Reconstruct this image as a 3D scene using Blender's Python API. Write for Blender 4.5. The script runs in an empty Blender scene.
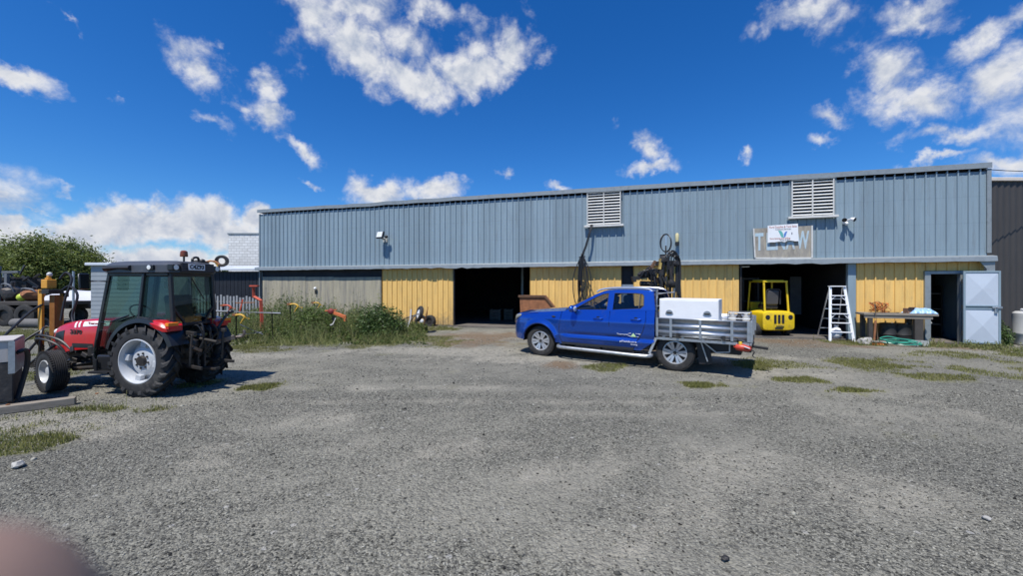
import bpy, bmesh, math, random
import numpy as np
from mathutils import Vector, Matrix, Euler
from mathutils.geometry import tessellate_polygon

random.seed(7)
RNG = np.random.default_rng(7)
PI = math.pi
SC = bpy.context.scene
COL = SC.collection

# ------------------------------------------------------------------ camera model used for measuring
CAM_H, FPX, CX0, HZ = 1.75, 400.0, 512.0, 285.0


def G(px, py):
    """ground point seen at a pixel of the photograph"""
    D = CAM_H * FPX / (py - HZ)
    return Vector(((px - CX0) / FPX * D, D, 0.0))


def P(px, py, D):
    return Vector(((px - CX0) / FPX * D, D, CAM_H - (py - HZ) / FPX * D))


# ------------------------------------------------------------------ materials
def rgb(c):
    return (c[0], c[1], c[2], 1.0)


def nd(nt, kind, loc=None, **kw):
    n = nt.nodes.new(kind)
    for k, v in kw.items():
        setattr(n, k, v)
    return n


def mat(name, col, rough=0.6, metal=0.0, var=0.12, vscale=5.0, bump=0.0, bscale=60.0,
        dirt=None, coat=0.0, stretch=None, island=0.0, spec=0.5, trans=0.0):
    m = bpy.data.materials.new(name)
    m.use_nodes = True
    nt = m.node_tree
    L = nt.links.new
    b = nt.nodes['Principled BSDF']
    tc = nd(nt, 'ShaderNodeTexCoord')
    vec = tc.outputs['Object']
    if stretch:
        mp = nd(nt, 'ShaderNodeMapping')
        mp.inputs['Scale'].default_value = stretch
        L(vec, mp.inputs['Vector'])
        vec = mp.outputs['Vector']
    n = nd(nt, 'ShaderNodeTexNoise')
    n.inputs['Scale'].default_value = vscale
    n.inputs['Detail'].default_value = 6
    n.inputs['Roughness'].default_value = 0.65
    L(vec, n.inputs['Vector'])
    mr = nd(nt, 'ShaderNodeMapRange')
    mr.inputs['From Min'].default_value = 0.25
    mr.inputs['From Max'].default_value = 0.75
    mr.inputs['To Min'].default_value = 1 - var
    mr.inputs['To Max'].default_value = 1 + var
    L(n.outputs['Fac'], mr.inputs['Value'])
    val = mr.outputs['Result']
    if island:
        g = nd(nt, 'ShaderNodeNewGeometry')
        m2 = nd(nt, 'ShaderNodeMapRange')
        m2.inputs['To Min'].default_value = 1 - island
        m2.inputs['To Max'].default_value = 1 + island
        L(g.outputs['Random Per Island'], m2.inputs['Value'])
        mu = nd(nt, 'ShaderNodeMath', operation='MULTIPLY')
        L(val, mu.inputs[0])
        L(m2.outputs['Result'], mu.inputs[1])
        val = mu.outputs[0]
    sc = nd(nt, 'ShaderNodeVectorMath', operation='SCALE')
    sc.inputs[0].default_value = col
    L(val, sc.inputs['Scale'])
    out = sc.outputs[0]
    if dirt:
        dcol, damt, dsc = dirt
        n2 = nd(nt, 'ShaderNodeTexNoise')
        n2.inputs['Scale'].default_value = dsc
        n2.inputs['Detail'].default_value = 8
        n2.inputs['Roughness'].default_value = 0.7
        L(vec, n2.inputs['Vector'])
        r2 = nd(nt, 'ShaderNodeMapRange')
        r2.inputs['From Min'].default_value = 0.62 - 0.25 * damt
        r2.inputs['From Max'].default_value = 0.80 - 0.25 * damt
        r2.inputs['To Max'].default_value = min(1.0, 0.35 + 0.6 * damt)
        L(n2.outputs['Fac'], r2.inputs['Value'])
        mx = nd(nt, 'ShaderNodeMix', data_type='RGBA')
        L(r2.outputs['Result'], mx.inputs[0])
        L(out, mx.inputs[6])
        mx.inputs[7].default_value = rgb(dcol)
        out = mx.outputs[2]
    L(out, b.inputs['Base Color'])
    b.inputs['Roughness'].default_value = rough
    b.inputs['Metallic'].default_value = metal
    b.inputs['Coat Weight'].default_value = coat
    b.inputs['Coat Roughness'].default_value = 0.05
    b.inputs['Specular IOR Level'].default_value = spec
    if bump:
        n3 = nd(nt, 'ShaderNodeTexNoise')
        n3.inputs['Scale'].default_value = bscale
        n3.inputs['Detail'].default_value = 4
        L(vec, n3.inputs['Vector'])
        bp = nd(nt, 'ShaderNodeBump')
        bp.inputs['Strength'].default_value = bump
        bp.inputs['Distance'].default_value = 0.01
        L(n3.outputs['Fac'], bp.inputs['Height'])
        L(bp.outputs['Normal'], b.inputs['Normal'])
    if trans:
        tr = nd(nt, 'ShaderNodeBsdfTranslucent')
        L(out, tr.inputs['Color'])
        ms = nd(nt, 'ShaderNodeMixShader')
        ms.inputs[0].default_value = trans
        L(b.outputs[0], ms.inputs[1])
        L(tr.outputs[0], ms.inputs[2])
        L(ms.outputs[0], nt.nodes['Material Output'].inputs['Surface'])
    return m


def glass_mat(name, tint=(0.55, 0.6, 0.6), refl=0.12):
    m = bpy.data.materials.new(name)
    m.use_nodes = True
    nt = m.node_tree
    L = nt.links.new
    nt.nodes.remove(nt.nodes['Principled BSDF'])
    t = nd(nt, 'ShaderNodeBsdfTransparent')
    t.inputs['Color'].default_value = rgb(tint)
    g = nd(nt, 'ShaderNodeBsdfGlossy')
    g.inputs['Roughness'].default_value = 0.02
    g.inputs['Color'].default_value = (0.9, 0.95, 1, 1)
    lw = nd(nt, 'ShaderNodeLayerWeight')
    lw.inputs['Blend'].default_value = 0.25
    mr = nd(nt, 'ShaderNodeMapRange')
    mr.inputs['To Min'].default_value = refl * 0.5
    mr.inputs['To Max'].default_value = min(1, refl * 5)
    L(lw.outputs['Fresnel'], mr.inputs['Value'])
    x = nd(nt, 'ShaderNodeMixShader')
    L(mr.outputs['Result'], x.inputs[0])
    L(t.outputs[0], x.inputs[1])
    L(g.outputs[0], x.inputs[2])
    L(x.outputs[0], nt.nodes['Material Output'].inputs['Surface'])
    return m


# ------------------------------------------------------------------ mesh builder
class MB:
    def __init__(s):
        s.v = []
        s.f = []

    def add(s, vs, fs):
        o = len(s.v)
        s.v += [tuple(v) for v in vs]
        s.f += [tuple(i + o for i in f) for f in fs]
        return s

    def box(s, c, size, rot=None):
        hx, hy, hz = size[0] / 2, size[1] / 2, size[2] / 2
        vs = [Vector((x, y, z)) for x in (-hx, hx) for y in (-hy, hy) for z in (-hz, hz)]
        if rot is not None:
            R = Euler(rot).to_matrix()
            vs = [R @ v for v in vs]
        c = Vector(c)
        return s.add([v + c for v in vs], [(0, 1, 3, 2), (4, 6, 7, 5), (0, 4, 5, 1), (2, 3, 7, 6), (0, 2, 6, 4), (1, 5, 7, 3)])

    def bb(s, x0, x1, y0, y1, z0, z1):
        return s.box(((x0 + x1) / 2, (y0 + y1) / 2, (z0 + z1) / 2), (abs(x1 - x0), abs(y1 - y0), abs(z1 - z0)))

    @staticmethod
    def frame(d):
        d = d.normalized()
        up = Vector((0, 0, 1)) if abs(d.z) < 0.95 else Vector((1, 0, 0))
        a = d.cross(up).normalized()
        b = a.cross(d).normalized()
        return a, b

    def bar(s, p, q, w, h):
        p, q = Vector(p), Vector(q)
        a, b = s.frame(q - p)
        a, b = a * w / 2, b * h / 2
        vs = [p - a - b, p + a - b, p + a + b, p - a + b, q - a - b, q + a - b, q + a + b, q - a + b]
        return s.add(vs, [(3, 2, 1, 0), (4, 5, 6, 7), (0, 1, 5, 4), (1, 2, 6, 5), (2, 3, 7, 6), (3, 0, 4, 7)])

    def ring(s, c, a, b, r, n):
        return [c + a * (r * math.cos(2 * PI * i / n)) + b * (r * math.sin(2 * PI * i / n)) for i in range(n)]

    def loft(s, rings, caps=True, closed=False):
        n = len(rings[0])
        vs = [v for r in rings for v in r]
        fs = []
        m = len(rings)
        for k in range(m if closed else m - 1):
            k2 = (k + 1) % m
            for i in range(n):
                j = (i + 1) % n
                fs.append((k * n + i, k * n + j, k2 * n + j, k2 * n + i))
        if caps and not closed:
            fs.append(tuple(range(n))[::-1])
            fs.append(tuple((m - 1) * n + i for i in range(n)))
        return s.add(vs, fs)

    def cyl(s, p, q, r, r2=None, n=14, caps=True):
        p, q = Vector(p), Vector(q)
        a, b = s.frame(q - p)
        r2 = r if r2 is None else r2
        return s.loft([s.ring(p, a, b, r, n), s.ring(q, a, b, r2, n)], caps)

    def tube(s, pts, r, n=7, closed=False, smooth=0):
        pts = [Vector(p) for p in pts]
        if smooth:
            n0 = len(pts)
            pts = catmull(pts, smooth, closed)
            if isinstance(r, (list, tuple)):
                r = list(np.interp(np.linspace(0, n0 - 1, len(pts)), range(n0), r))
        rings = []
        m = len(pts)
        for i, p in enumerate(pts):
            if closed:
                d = pts[(i + 1) % m] - pts[i - 1]
            else:
                d = pts[min(i + 1, m - 1)] - pts[max(i - 1, 0)]
            if d.length < 1e-9:
                d = Vector((0, 0, 1))
            if i == 0:
                a, b = s.frame(d)
            else:
                dn = d.normalized()
                a = (a - dn * a.dot(dn))
                a = a.normalized() if a.length > 1e-6 else s.frame(d)[0]
                b = dn.cross(a)
            rr = r[i] if isinstance(r, (list, tuple)) else r
            rings.append(s.ring(p, a, b, rr, n))
        return s.loft(rings, True, closed)

    def lathe(s, prof, c=(0, 0, 0), axis='y', n=40, closed=True):
        """prof: list of (radius, offset along axis)"""
        c = Vector(c)
        rings = []
        for i in range(n):
            t = 2 * PI * i / n
            ring = []
            for r, o in prof:
                if axis == 'y':
                    ring.append(c + Vector((r * math.cos(t), o, r * math.sin(t))))
                elif axis == 'z':
                    ring.append(c + Vector((r * math.cos(t), r * math.sin(t), o)))
                else:
                    ring.append(c + Vector((o, r * math.cos(t), r * math.sin(t))))
            rings.append(ring)
        m = len(prof)
        vs = [v for r in rings for v in r]
        fs = []
        for k in range(n):
            k2 = (k + 1) % n
            for i in range(m if closed else m - 1):
                j = (i + 1) % m
                fs.append((k * m + i, k * m + j, k2 * m + j, k2 * m + i))
        return s.add(vs, fs)

    def grid(s, fn, nu, nv):
        vs = [fn(i / (nu - 1), j / (nv - 1)) for i in range(nu) for j in range(nv)]
        fs = [(i * nv + j, i * nv + j + 1, (i + 1) * nv + j + 1, (i + 1) * nv + j) for i in range(nu - 1) for j in range(nv - 1)]
        return s.add(vs, fs)

    def poly(s, loops, fn, depth=None):
        """flat polygon with holes: loops of 2D points, fn maps (a, b, d) to 3D; depth extrudes from d=0 to d=depth"""
        ls = [[Vector((p[0], p[1], 0)) for p in lp] for lp in loops]
        tris = tessellate_polygon(ls)
        flat = [p for lp in loops for p in lp]
        n = len(flat)
        vs = [fn(p[0], p[1], 0.0) for p in flat]
        fs = [tuple(t) for t in tris]
        if depth is not None:
            vs += [fn(p[0], p[1], depth) for p in flat]
            fs += [tuple(i + n for i in reversed(t)) for t in tris]
            o = 0
            for lp in loops:
                m = len(lp)
                for i in range(m):
                    j = (i + 1) % m
                    fs.append((o + i, o + j, o + j + n, o + i + n))
                o += m
        return s.add(vs, fs)

    def blob(s, c, rad, jit=0.0, sub=2, seed=0):
        bm = bmesh.new()
        bmesh.ops.create_icosphere(bm, subdivisions=sub, radius=1.0)
        rr = random.Random(seed)
        c = Vector(c)
        vs = [c + Vector((v.co.x * rad[0], v.co.y * rad[1], v.co.z * rad[2])) * (1 + rr.uniform(-jit, jit)) for v in bm.verts]
        fs = [tuple(v.index for v in f.verts) for f in bm.faces]
        bm.free()
        return s.add(vs, fs)

    def build(s, name, m, parent=None, smooth=35, bevel=0.0, bseg=2, thick=0.0, subd=0):
        me = bpy.data.meshes.new(name)
        me.from_pydata(s.v, [], s.f)
        bm = bmesh.new()
        bm.from_mesh(me)
        bmesh.ops.recalc_face_normals(bm, faces=bm.faces)
        bm.to_mesh(me)
        bm.free()
        me.materials.append(m)
        if smooth:
            for p in me.polygons:
                p.use_smooth = True
            if not bevel and not subd:
                me.set_sharp_from_angle(angle=math.radians(smooth))
        o = bpy.data.objects.new(name, me)
        COL.objects.link(o)
        if parent is not None:
            o.parent = parent
        if thick:
            md = o.modifiers.new('thick', 'SOLIDIFY')
            md.thickness = thick
            md.offset = 0
        if subd:
            md = o.modifiers.new('sub', 'SUBSURF')
            md.levels = md.render_levels = subd
        if bevel:
            md = o.modifiers.new('bev', 'BEVEL')
            md.width = bevel
            md.segments = bseg
            md.limit_method = 'ANGLE'
            md.angle_limit = math.radians(40)
            md.harden_normals = True
        return o


def catmull(pts, k, closed=False):
    out = []
    n = len(pts)
    rng = range(n) if closed else range(n - 1)
    for i in rng:
        if closed:
            p0, p1, p2, p3 = pts[i - 1], pts[i], pts[(i + 1) % n], pts[(i + 2) % n]
        else:
            p0, p1, p2, p3 = pts[max(i - 1, 0)], pts[i], pts[i + 1], pts[min(i + 2, n - 1)]
        for j in range(k):
            t = j / k
            out.append(0.5 * ((2 * p1) + (p2 - p0) * t + (2 * p0 - 5 * p1 + 4 * p2 - p3) * t * t + (3 * p1 - p0 - 3 * p2 + p3) * t ** 3))
    if not closed:
        out.append(pts[-1])
    return out


def tag(o, label=None, cat=None, group=None, kind=None):
    if label:
        o['label'] = label
    if cat:
        o['category'] = cat
    if group:
        o['group'] = group
    if kind:
        o['kind'] = kind
    return o


def thing(name, label, cat, loc=(0, 0, 0), rz=0.0, group=None):
    o = bpy.data.objects.new(name, None)
    o.empty_display_size = 0.2
    COL.objects.link(o)
    o.location = loc
    o.rotation_euler = (0, 0, rz)
    return tag(o, label, cat, group)


def copy_tree(o, parent=None):
    c = o.copy()
    COL.objects.link(c)
    c.parent = parent
    for ch in list(o.children):
        copy_tree(ch, c)
    return c


def np_mesh(name, V, F, m, parent=None, smooth=False):
    """big meshes from numpy arrays"""
    V = np.asarray(V, dtype=np.float32).reshape(-1, 3)
    F = np.asarray(F, dtype=np.int32)
    k = F.shape[1]
    me = bpy.data.meshes.new(name)
    me.vertices.add(len(V))
    me.vertices.foreach_set('co', V.ravel())
    me.loops.add(F.size)
    me.loops.foreach_set('vertex_index', F.ravel())
    me.polygons.add(len(F))
    me.polygons.foreach_set('loop_start', np.arange(0, F.size, k, dtype=np.int32))
    me.update(calc_edges=True)
    me.validate()
    if smooth:
        me.polygons.foreach_set('use_smooth', np.ones(len(F), dtype=bool))
    me.materials.append(m)
    o = bpy.data.objects.new(name, me)
    COL.objects.link(o)
    if parent is not None:
        o.parent = parent
    return o


def text(body, size, m, parent, fn_matrix, name='lettering', extrude=0.002, width=None, bold=0.0):
    cu = bpy.data.curves.new(name, 'FONT')
    cu.body = body
    cu.size = size
    cu.extrude = extrude
    cu.offset = bold
    cu.align_x = 'CENTER'
    cu.align_y = 'CENTER'
    cu.resolution_u = 2
    tmp = bpy.data.objects.new('tmp', cu)
    COL.objects.link(tmp)
    dg = bpy.context.evaluated_depsgraph_get()
    me = bpy.data.meshes.new_from_object(tmp.evaluated_get(dg))
    bpy.data.objects.remove(tmp)
    if width:
        xs = [v.co.x for v in me.vertices]
        k = width / max(1e-6, max(xs) - min(xs))
        for v in me.vertices:
            v.co.x *= k
    me.transform(fn_matrix)
    me.name = name
    me.materials.clear()
    me.materials.append(m)
    o = bpy.data.objects.new(name, me)
    COL.objects.link(o)
    o.parent = parent
    return o


def mtx(origin, xdir, ydir):
    x, y = Vector(xdir).normalized(), Vector(ydir).normalized()
    z = x.cross(y)
    M = Matrix((x, y, z)).transposed().to_4x4()
    M.translation = Vector(origin)
    return M


# value noise for numpy
def vnoise(x, y, seed=0):
    xi, yi = np.floor(x).astype(np.int64), np.floor(y).astype(np.int64)
    xf, yf = x - xi, y - yi
    u, v = xf * xf * (3 - 2 * xf), yf * yf * (3 - 2 * yf)

    def h(a, b):
        n = (a * 374761393 + b * 668265263 + seed * 974711) & 0x7fffffff
        n = ((n ^ (n >> 13)) * 1274126177) & 0x7fffffff
        return ((n ^ (n >> 16)) & 0xffff) / 65535.0
    return (h(xi, yi) * (1 - u) + h(xi + 1, yi) * u) * (1 - v) + (h(xi, yi + 1) * (1 - u) + h(xi + 1, yi + 1) * u) * v


def fbm(x, y, seed=0, octs=4):
    s, a, t = 0, 0.5, 0
    for o in range(octs):
        s = s + a * vnoise(x * 2 ** o, y * 2 ** o, seed + o)
        t += a
        a *= 0.55
    return s / t


# ------------------------------------------------------------------ camera
cam = bpy.data.cameras.new('Camera')
cam_o = bpy.data.objects.new('Camera', cam)
COL.objects.link(cam_o)
cam_o.location = (0, 0, CAM_H)
cam_o.rotation_euler = (PI / 2, 0, 0)
cam.sensor_width = 36.0
cam.lens = FPX / 1024.0 * 36.0
cam.shift_y = -(288.5 - HZ) / 1024.0
cam.clip_start = 0.008
cam.clip_end = 3000
SC.camera = cam_o

# ------------------------------------------------------------------ light: sun + sky with scattered cumulus
SUN_EL = math.radians(63)
sh = Vector((-0.48, -0.88)).normalized()
to_sun = Vector((sh.x * math.cos(SUN_EL), sh.y * math.cos(SUN_EL), math.sin(SUN_EL)))
sl = bpy.data.lights.new('Sun', 'SUN')
sl.energy = 5.0
sl.angle = math.radians(0.5)
sl.color = (1.0, 0.96, 0.90)
so = bpy.data.objects.new('Sun', sl)
COL.objects.link(so)
so.location = (-6, -10, 30)
so.rotation_euler = to_sun.to_track_quat('Z', 'Y').to_euler()

wd = bpy.data.worlds.new('World')
SC.world = wd
wd.use_nodes = True
wd.cycles.sampling_method = 'MANUAL'
wd.cycles.sample_map_resolution = 256
nt = wd.node_tree
LK = nt.links.new
bg = nt.nodes['Background']
sky = nd(nt, 'ShaderNodeTexSky', sky_type='NISHITA')
sky.sun_disc = False
sky.sun_elevation = SUN_EL
sky.sun_rotation = math.atan2(sh.x, sh.y)
sky.altitude = 100
sky.air_density = 1.0
sky.dust_density = 0.3
sky.ozone_density = 3.0

# clouds: (px, py, rx, ry, tilt degrees, strength) measured in the photograph, used as directions on the sky sphere
CLOUDS = [
    (318, 14, 40, 30, 30, .86), (362, 50, 48, 30, 38, 1.08), (415, 80, 50, 24, 15, 1.12), (470, 74, 48, 24, -15, 1.12), (510, 56, 32, 24, -30, 1.02),
    (432, 6, 46, 18, 10, .80), (296, 45, 20, 30, 50, .56), (405, 36, 56, 28, 25, .80), (355, 4, 60, 24, 0, .86), (478, 44, 34, 20, -20, .76),
    (198, 66, 28, 22, 40, .92), (220, 122, 26, 9, 15, .60), (266, 88, 19, 20, 50, .85), (270, 120, 30, 16, 25, .88), (302, 151, 23, 11, 25, .86), (240, 104, 20, 10, 20, .58),
    (8, 72, 38, 13, 18, .92), (60, 16, 20, 6, 35, .50), (64, 190, 28, 6, 10, .56), (312, 184, 14, 5, 10, .64), (108, 96, 12, 5, 30, .46),
    (72, 238, 30, 20, 0, 1.25), (92, 226, 24, 22, 0, 1.35), (118, 220, 28, 25, 0, 1.45), (143, 224, 24, 22, 0, 1.35), (166, 224, 24, 22, 0, 1.35), (186, 228, 24, 20, 0, 1.3), (208, 219, 25, 23, 0, 1.45),
    (228, 236, 24, 18, 0, 1.25), (246, 244, 24, 16, 0, 1.2), (260, 224, 16, 16, 0, 1.3), (20, 240, 34, 18, 0, 1.2), (46, 248, 30, 14, 0, 1.15), (2, 232, 22, 14, 0, 1.15), (28, 214, 18, 6, 0, .75), (130, 262, 200, 18, 0, 1.15),
    (378, 194, 32, 18, 0, 1.05), (432, 188, 40, 16, 0, 1.0), (508, 171, 10, 7, 0, .78), (556, 187, 16, 7, 0, .82),
    (650, 146, 20, 18, 50, .88), (652, 166, 32, 9, -5, .85), (745, 155, 9, 9, 60, .70), (530, 12, 18, 9, 30, .50), (618, 128, 10, 12, 30, .42),
    (805, 10, 52, 20, -5, .84), (764, 34, 24, 14, -40, .58), (822, 26, 26, 22, 40, .62), (886, 72, 34, 24, 30, .90), (912, 100, 46, 22, 25, .92), (952, 132, 44, 14, 8, .84),
    (922, 14, 36, 18, 15, .80), (1000, 76, 40, 30, -40, 1.0), (990, 34, 46, 16, -25, .82), (835, 120, 26, 12, 20, .68), (820, 145, 20, 8, 0, .70),
    (942, 158, 26, 7, 0, .80), (1015, 162, 44, 18, 0, .92), (862, 44, 60, 26, 30, .44), (1060, 110, 60, 50, 0, .9), (-40, 200, 70, 40, 0, .9),
]
tc = nd(nt, 'ShaderNodeTexCoord')
dirv = tc.outputs['Generated']
# warp the direction a little so that outlines billow
wn = nd(nt, 'ShaderNodeTexNoise')
wn.inputs['Scale'].default_value = 15.0
wn.inputs['Detail'].default_value = 7
wn.inputs['Roughness'].default_value = 0.62
LK(dirv, wn.inputs['Vector'])
ws = nd(nt, 'ShaderNodeVectorMath', operation='SUBTRACT')
LK(wn.outputs['Color'], ws.inputs[0])
ws.inputs[1].default_value = (.5, .5, .5)
wm = nd(nt, 'ShaderNodeVectorMath', operation='MULTIPLY_ADD')
LK(ws.outputs[0], wm.inputs[0])
wm.inputs[1].default_value = (.10, .10, .10)
LK(dirv, wm.inputs[2])
wdir = wm.outputs[0]
acc = None
for (px, py, rx, ry, tilt, st) in CLOUDS:
    d = Vector(((px - CX0) / FPX, 1.0, (HZ - py) / FPX))
    n = d.normalized()
    ex = Vector((0, 0, 1)).cross(n).normalized() * -1
    ex = n.cross(Vector((0, 0, 1))).normalized()
    ez = ex.cross(n).normalized()
    a = math.radians(tilt)            # positive tilts down to the right
    t1 = ex * math.cos(a) - ez * math.sin(a)
    t2 = ex * math.sin(a) + ez * math.cos(a)
    k = 1.0 / (FPX * d.length)
    R = Matrix((t1, t2, t1.cross(t2))).transposed()
    mp = nd(nt, 'ShaderNodeMapping', vector_type='TEXTURE')
    mp.inputs['Location'].default_value = n
    mp.inputs['Rotation'].default_value = R.to_euler()
    mp.inputs['Scale'].default_value = (1.55 * rx * k / d.length ** 0.0, 1.55 * ry * k, 0.9)
    LK(wdir, mp.inputs['Vector'])
    ln = nd(nt, 'ShaderNodeVectorMath', operation='LENGTH')
    LK(mp.outputs[0], ln.inputs[0])
    mr = nd(nt, 'ShaderNodeMapRange')
    mr.inputs['From Min'].default_value = 1.0
    mr.inputs['From Max'].default_value = 0.0
    mr.inputs['To Max'].default_value = st
    LK(ln.outputs['Value'], mr.inputs['Value'])
    if acc is None:
        acc = mr.outputs['Result']
    else:
        mx = nd(nt, 'ShaderNodeMath', operation='MAXIMUM')
        LK(acc, mx.inputs[0])
        LK(mr.outputs['Result'], mx.inputs[1])
        acc = mx.outputs[0]


def cloud_noise(vec, detail):
    c1 = nd(nt, 'ShaderNodeTexNoise')
    c1.inputs['Scale'].default_value = 17.0
    c1.inputs['Detail'].default_value = detail
    c1.inputs['Roughness'].default_value = 0.61
    c1.inputs['Distortion'].default_value = 0.25
    LK(vec, c1.inputs['Vector'])
    # cauliflower billows on top of the fractal noise
    vo = nd(nt, 'ShaderNodeTexVoronoi', feature='F1')
    vo.inputs['Scale'].default_value = 30.0
    vo.inputs['Detail'].default_value = 2.0
    LK(vec, vo.inputs['Vector'])
    bl = nd(nt, 'ShaderNodeMapRange')
    bl.inputs['From Min'].default_value = 0.0
    bl.inputs['From Max'].default_value = 0.85
    bl.inputs['To Min'].default_value = 0.78
    bl.inputs['To Max'].default_value = 0.22
    LK(vo.outputs['Distance'], bl.inputs['Value'])
    mm = nd(nt, 'ShaderNodeMix')
    mm.inputs[0].default_value = 0.24
    LK(c1.outputs['Fac'], mm.inputs[2])
    LK(bl.outputs['Result'], mm.inputs[3])
    return mm.outputs[0]


n0 = cloud_noise(dirv, 12)
sm = nd(nt, 'ShaderNodeVectorMath', operation='ADD')
sm.inputs[1].default_value = Vector((to_sun.x, to_sun.y, to_sun.z)) * 0.022
LK(dirv, sm.inputs[0])
n1 = cloud_noise(sm.outputs[0], 5)
ma = nd(nt, 'ShaderNodeMath', operation='MULTIPLY_ADD')
LK(n0, ma.inputs[0])
ma.inputs[1].default_value = 1.30
LK(acc, ma.inputs[2])
den = nd(nt, 'ShaderNodeMapRange', interpolation_type='SMOOTHSTEP')
den.inputs['From Min'].default_value = 0.84
den.inputs['From Max'].default_value = 1.46
LK(ma.outputs[0], den.inputs['Value'])
# only where a cloud is laid out
gate = nd(nt, 'ShaderNodeMapRange')
gate.inputs['From Min'].default_value = 0.0
gate.inputs['From Max'].default_value = 0.22
LK(acc, gate.inputs['Value'])
dg_ = nd(nt, 'ShaderNodeMath', operation='MULTIPLY')
LK(den.outputs['Result'], dg_.inputs[0])
LK(gate.outputs['Result'], dg_.inputs[1])
# self shading: brighter where the air towards the sun is thinner
df = nd(nt, 'ShaderNodeMath', operation='SUBTRACT')
LK(n0, df.inputs[0])
LK(n1, df.inputs[1])
sh_ = nd(nt, 'ShaderNodeMapRange')
sh_.inputs['From Min'].default_value = -0.13
sh_.inputs['From Max'].default_value = 0.09
sh_.inputs['To Min'].default_value = 0.36
sh_.inputs['To Max'].default_value = 1.04
LK(df.outputs[0], sh_.inputs['Value'])
# thick middles a little greyer than the rims
th = nd(nt, 'ShaderNodeMapRange')
th.inputs['From Min'].default_value = 1.25
th.inputs['From Max'].default_value = 1.85
th.inputs['To Min'].default_value = 1.0
th.inputs['To Max'].default_value = 0.66
LK(ma.outputs[0], th.inputs['Value'])
br = nd(nt, 'ShaderNodeMath', operation='MULTIPLY')
LK(sh_.outputs['Result'], br.inputs[0])
LK(th.outputs['Result'], br.inputs[1])
cc = nd(nt, 'ShaderNodeMix', data_type='RGBA')
cc.inputs[6].default_value = (0.30, 0.40, 0.60, 1)
cc.inputs[7].default_value = (0.93, 0.94, 0.97, 1)
LK(br.outputs[0], cc.inputs[0])
SKY_STR = 0.096
cs = nd(nt, 'ShaderNodeVectorMath', operation='SCALE')
cs.inputs['Scale'].default_value = 0.79 / SKY_STR
LK(cc.outputs[2], cs.inputs[0])
# deep summer blue of the photograph: saturate the physical sky
hs = nd(nt, 'ShaderNodeHueSaturation')
hs.inputs['Saturation'].default_value = 1.35
hs.inputs['Value'].default_value = 1.0
LK(sky.outputs[0], hs.inputs['Color'])
mix = nd(nt, 'ShaderNodeMix', data_type='RGBA')
LK(dg_.outputs[0], mix.inputs[0])
tn = nd(nt, 'ShaderNodeVectorMath', operation='MULTIPLY')
tn.inputs[1].default_value = (0.62, 0.95, 1.30)
LK(hs.outputs[0], tn.inputs[0])
LK(tn.outputs[0], mix.inputs[6])
LK(cs.outputs[0], mix.inputs[7])
LK(mix.outputs[2], bg.inputs['Color'])
bg.inputs['Strength'].default_value = SKY_STR

SC.view_settings.view_transform = 'Standard'
SC.view_settings.look = 'None'
SC.view_settings.exposure = 0.15
SC.view_settings.gamma = 1.0
SC.cycles.max_bounces = 8
SC.cycles.diffuse_bounces = 2
SC.cycles.transparent_max_bounces = 16
SC.cycles.use_denoising = True

# ------------------------------------------------------------------ shared materials
M = {}
M['cladding'] = mat('blue_grey_steel_paint', (0.23, 0.305, 0.35), .42, 0, .10, 2.2, dirt=((0.20, 0.24, 0.28), .25, 3.0), stretch=(3, 3, .35), spec=.5)
M['flashing'] = mat('galvanised_flashing', (0.285, 0.315, 0.32), .45, .3, .28, 4, bump=.3, bscale=9, dirt=((.17, .17, .17), .45, 4))
M['yellow_clad'] = mat('faded_yellow_paint', (0.77, 0.495, 0.155), .55, 0, .10, 2.0, dirt=((0.42, 0.29, 0.12), .42, 2.2), stretch=(2.4, 2.4, .45))
M['fibre'] = mat('weathered_fibre_board', (0.36, 0.325, 0.235), .85, 0, .22, 5.0, dirt=((.17, .165, .155), .62, 1.6), stretch=(4, 4, .28), bump=.2)
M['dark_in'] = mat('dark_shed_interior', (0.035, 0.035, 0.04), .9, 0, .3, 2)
M['slab'] = mat('oily_concrete', (0.13, 0.115, 0.10), .85, 0, .3, 1.5, dirt=((.05, .045, .04), .5, 1.2))
M['black'] = mat('black_plastic', (0.018, 0.018, 0.02), .5, 0, .2, 20)
M['rubber'] = mat('tyre_rubber', (0.026, 0.025, 0.024), .8, 0, .25, 14, bump=.3, bscale=80, dirt=((.14, .125, .105), .28, 6))
M['hose'] = mat('black_rubber_hose', (0.02, 0.02, 0.022), .45, 0, .2, 20)
M['galv'] = mat('galvanised_steel', (0.46, 0.48, 0.50), .38, .75, .18, 14, dirt=((.20, .20, .20), .35, 9))
M['alu'] = mat('bare_aluminium', (0.72, 0.73, 0.75), .32, .8, .1, 12)
M['white'] = mat('white_paint', (0.78, 0.79, 0.80), .35, 0, .05, 4, dirt=((.5, .48, .44), .15, 8))
M['silver_rim'] = mat('silver_wheel_paint', (0.50, 0.51, 0.53), .3, .55, .1, 10, dirt=((.25, .22, .19), .2, 9))
M['steel_dark'] = mat('greasy_dark_steel', (0.045, 0.042, 0.04), .5, .4, .35, 12, dirt=((.16, .09, .05), .3, 8), bump=.2)
M['rust'] = mat('rusty_steel', (0.30, 0.125, 0.055), .85, .1, .35, 6, dirt=((.10, .05, .03), .5, 4), bump=.3)
M['timber'] = mat('grey_weathered_timber', (0.24, 0.21, 0.17), .85, 0, .25, 5, stretch=(1, 6, 6), bump=.35, dirt=((.12, .10, .08), .4, 3))
M['lamp_glass'] = mat('lamp_lens', (0.75, 0.76, 0.74), .12, .1, .05, 30)
M['orange_lens'] = mat('orange_lens', (0.85, 0.25, 0.02), .2, 0, .05, 30)
M['red_lens'] = mat('red_lens', (0.6, 0.03, 0.02), .2, 0, .05, 30)
M['rubber_mat'] = M['black']
M['glass'] = glass_mat('vehicle_glass', (.62, .66, .65), .10)
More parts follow.
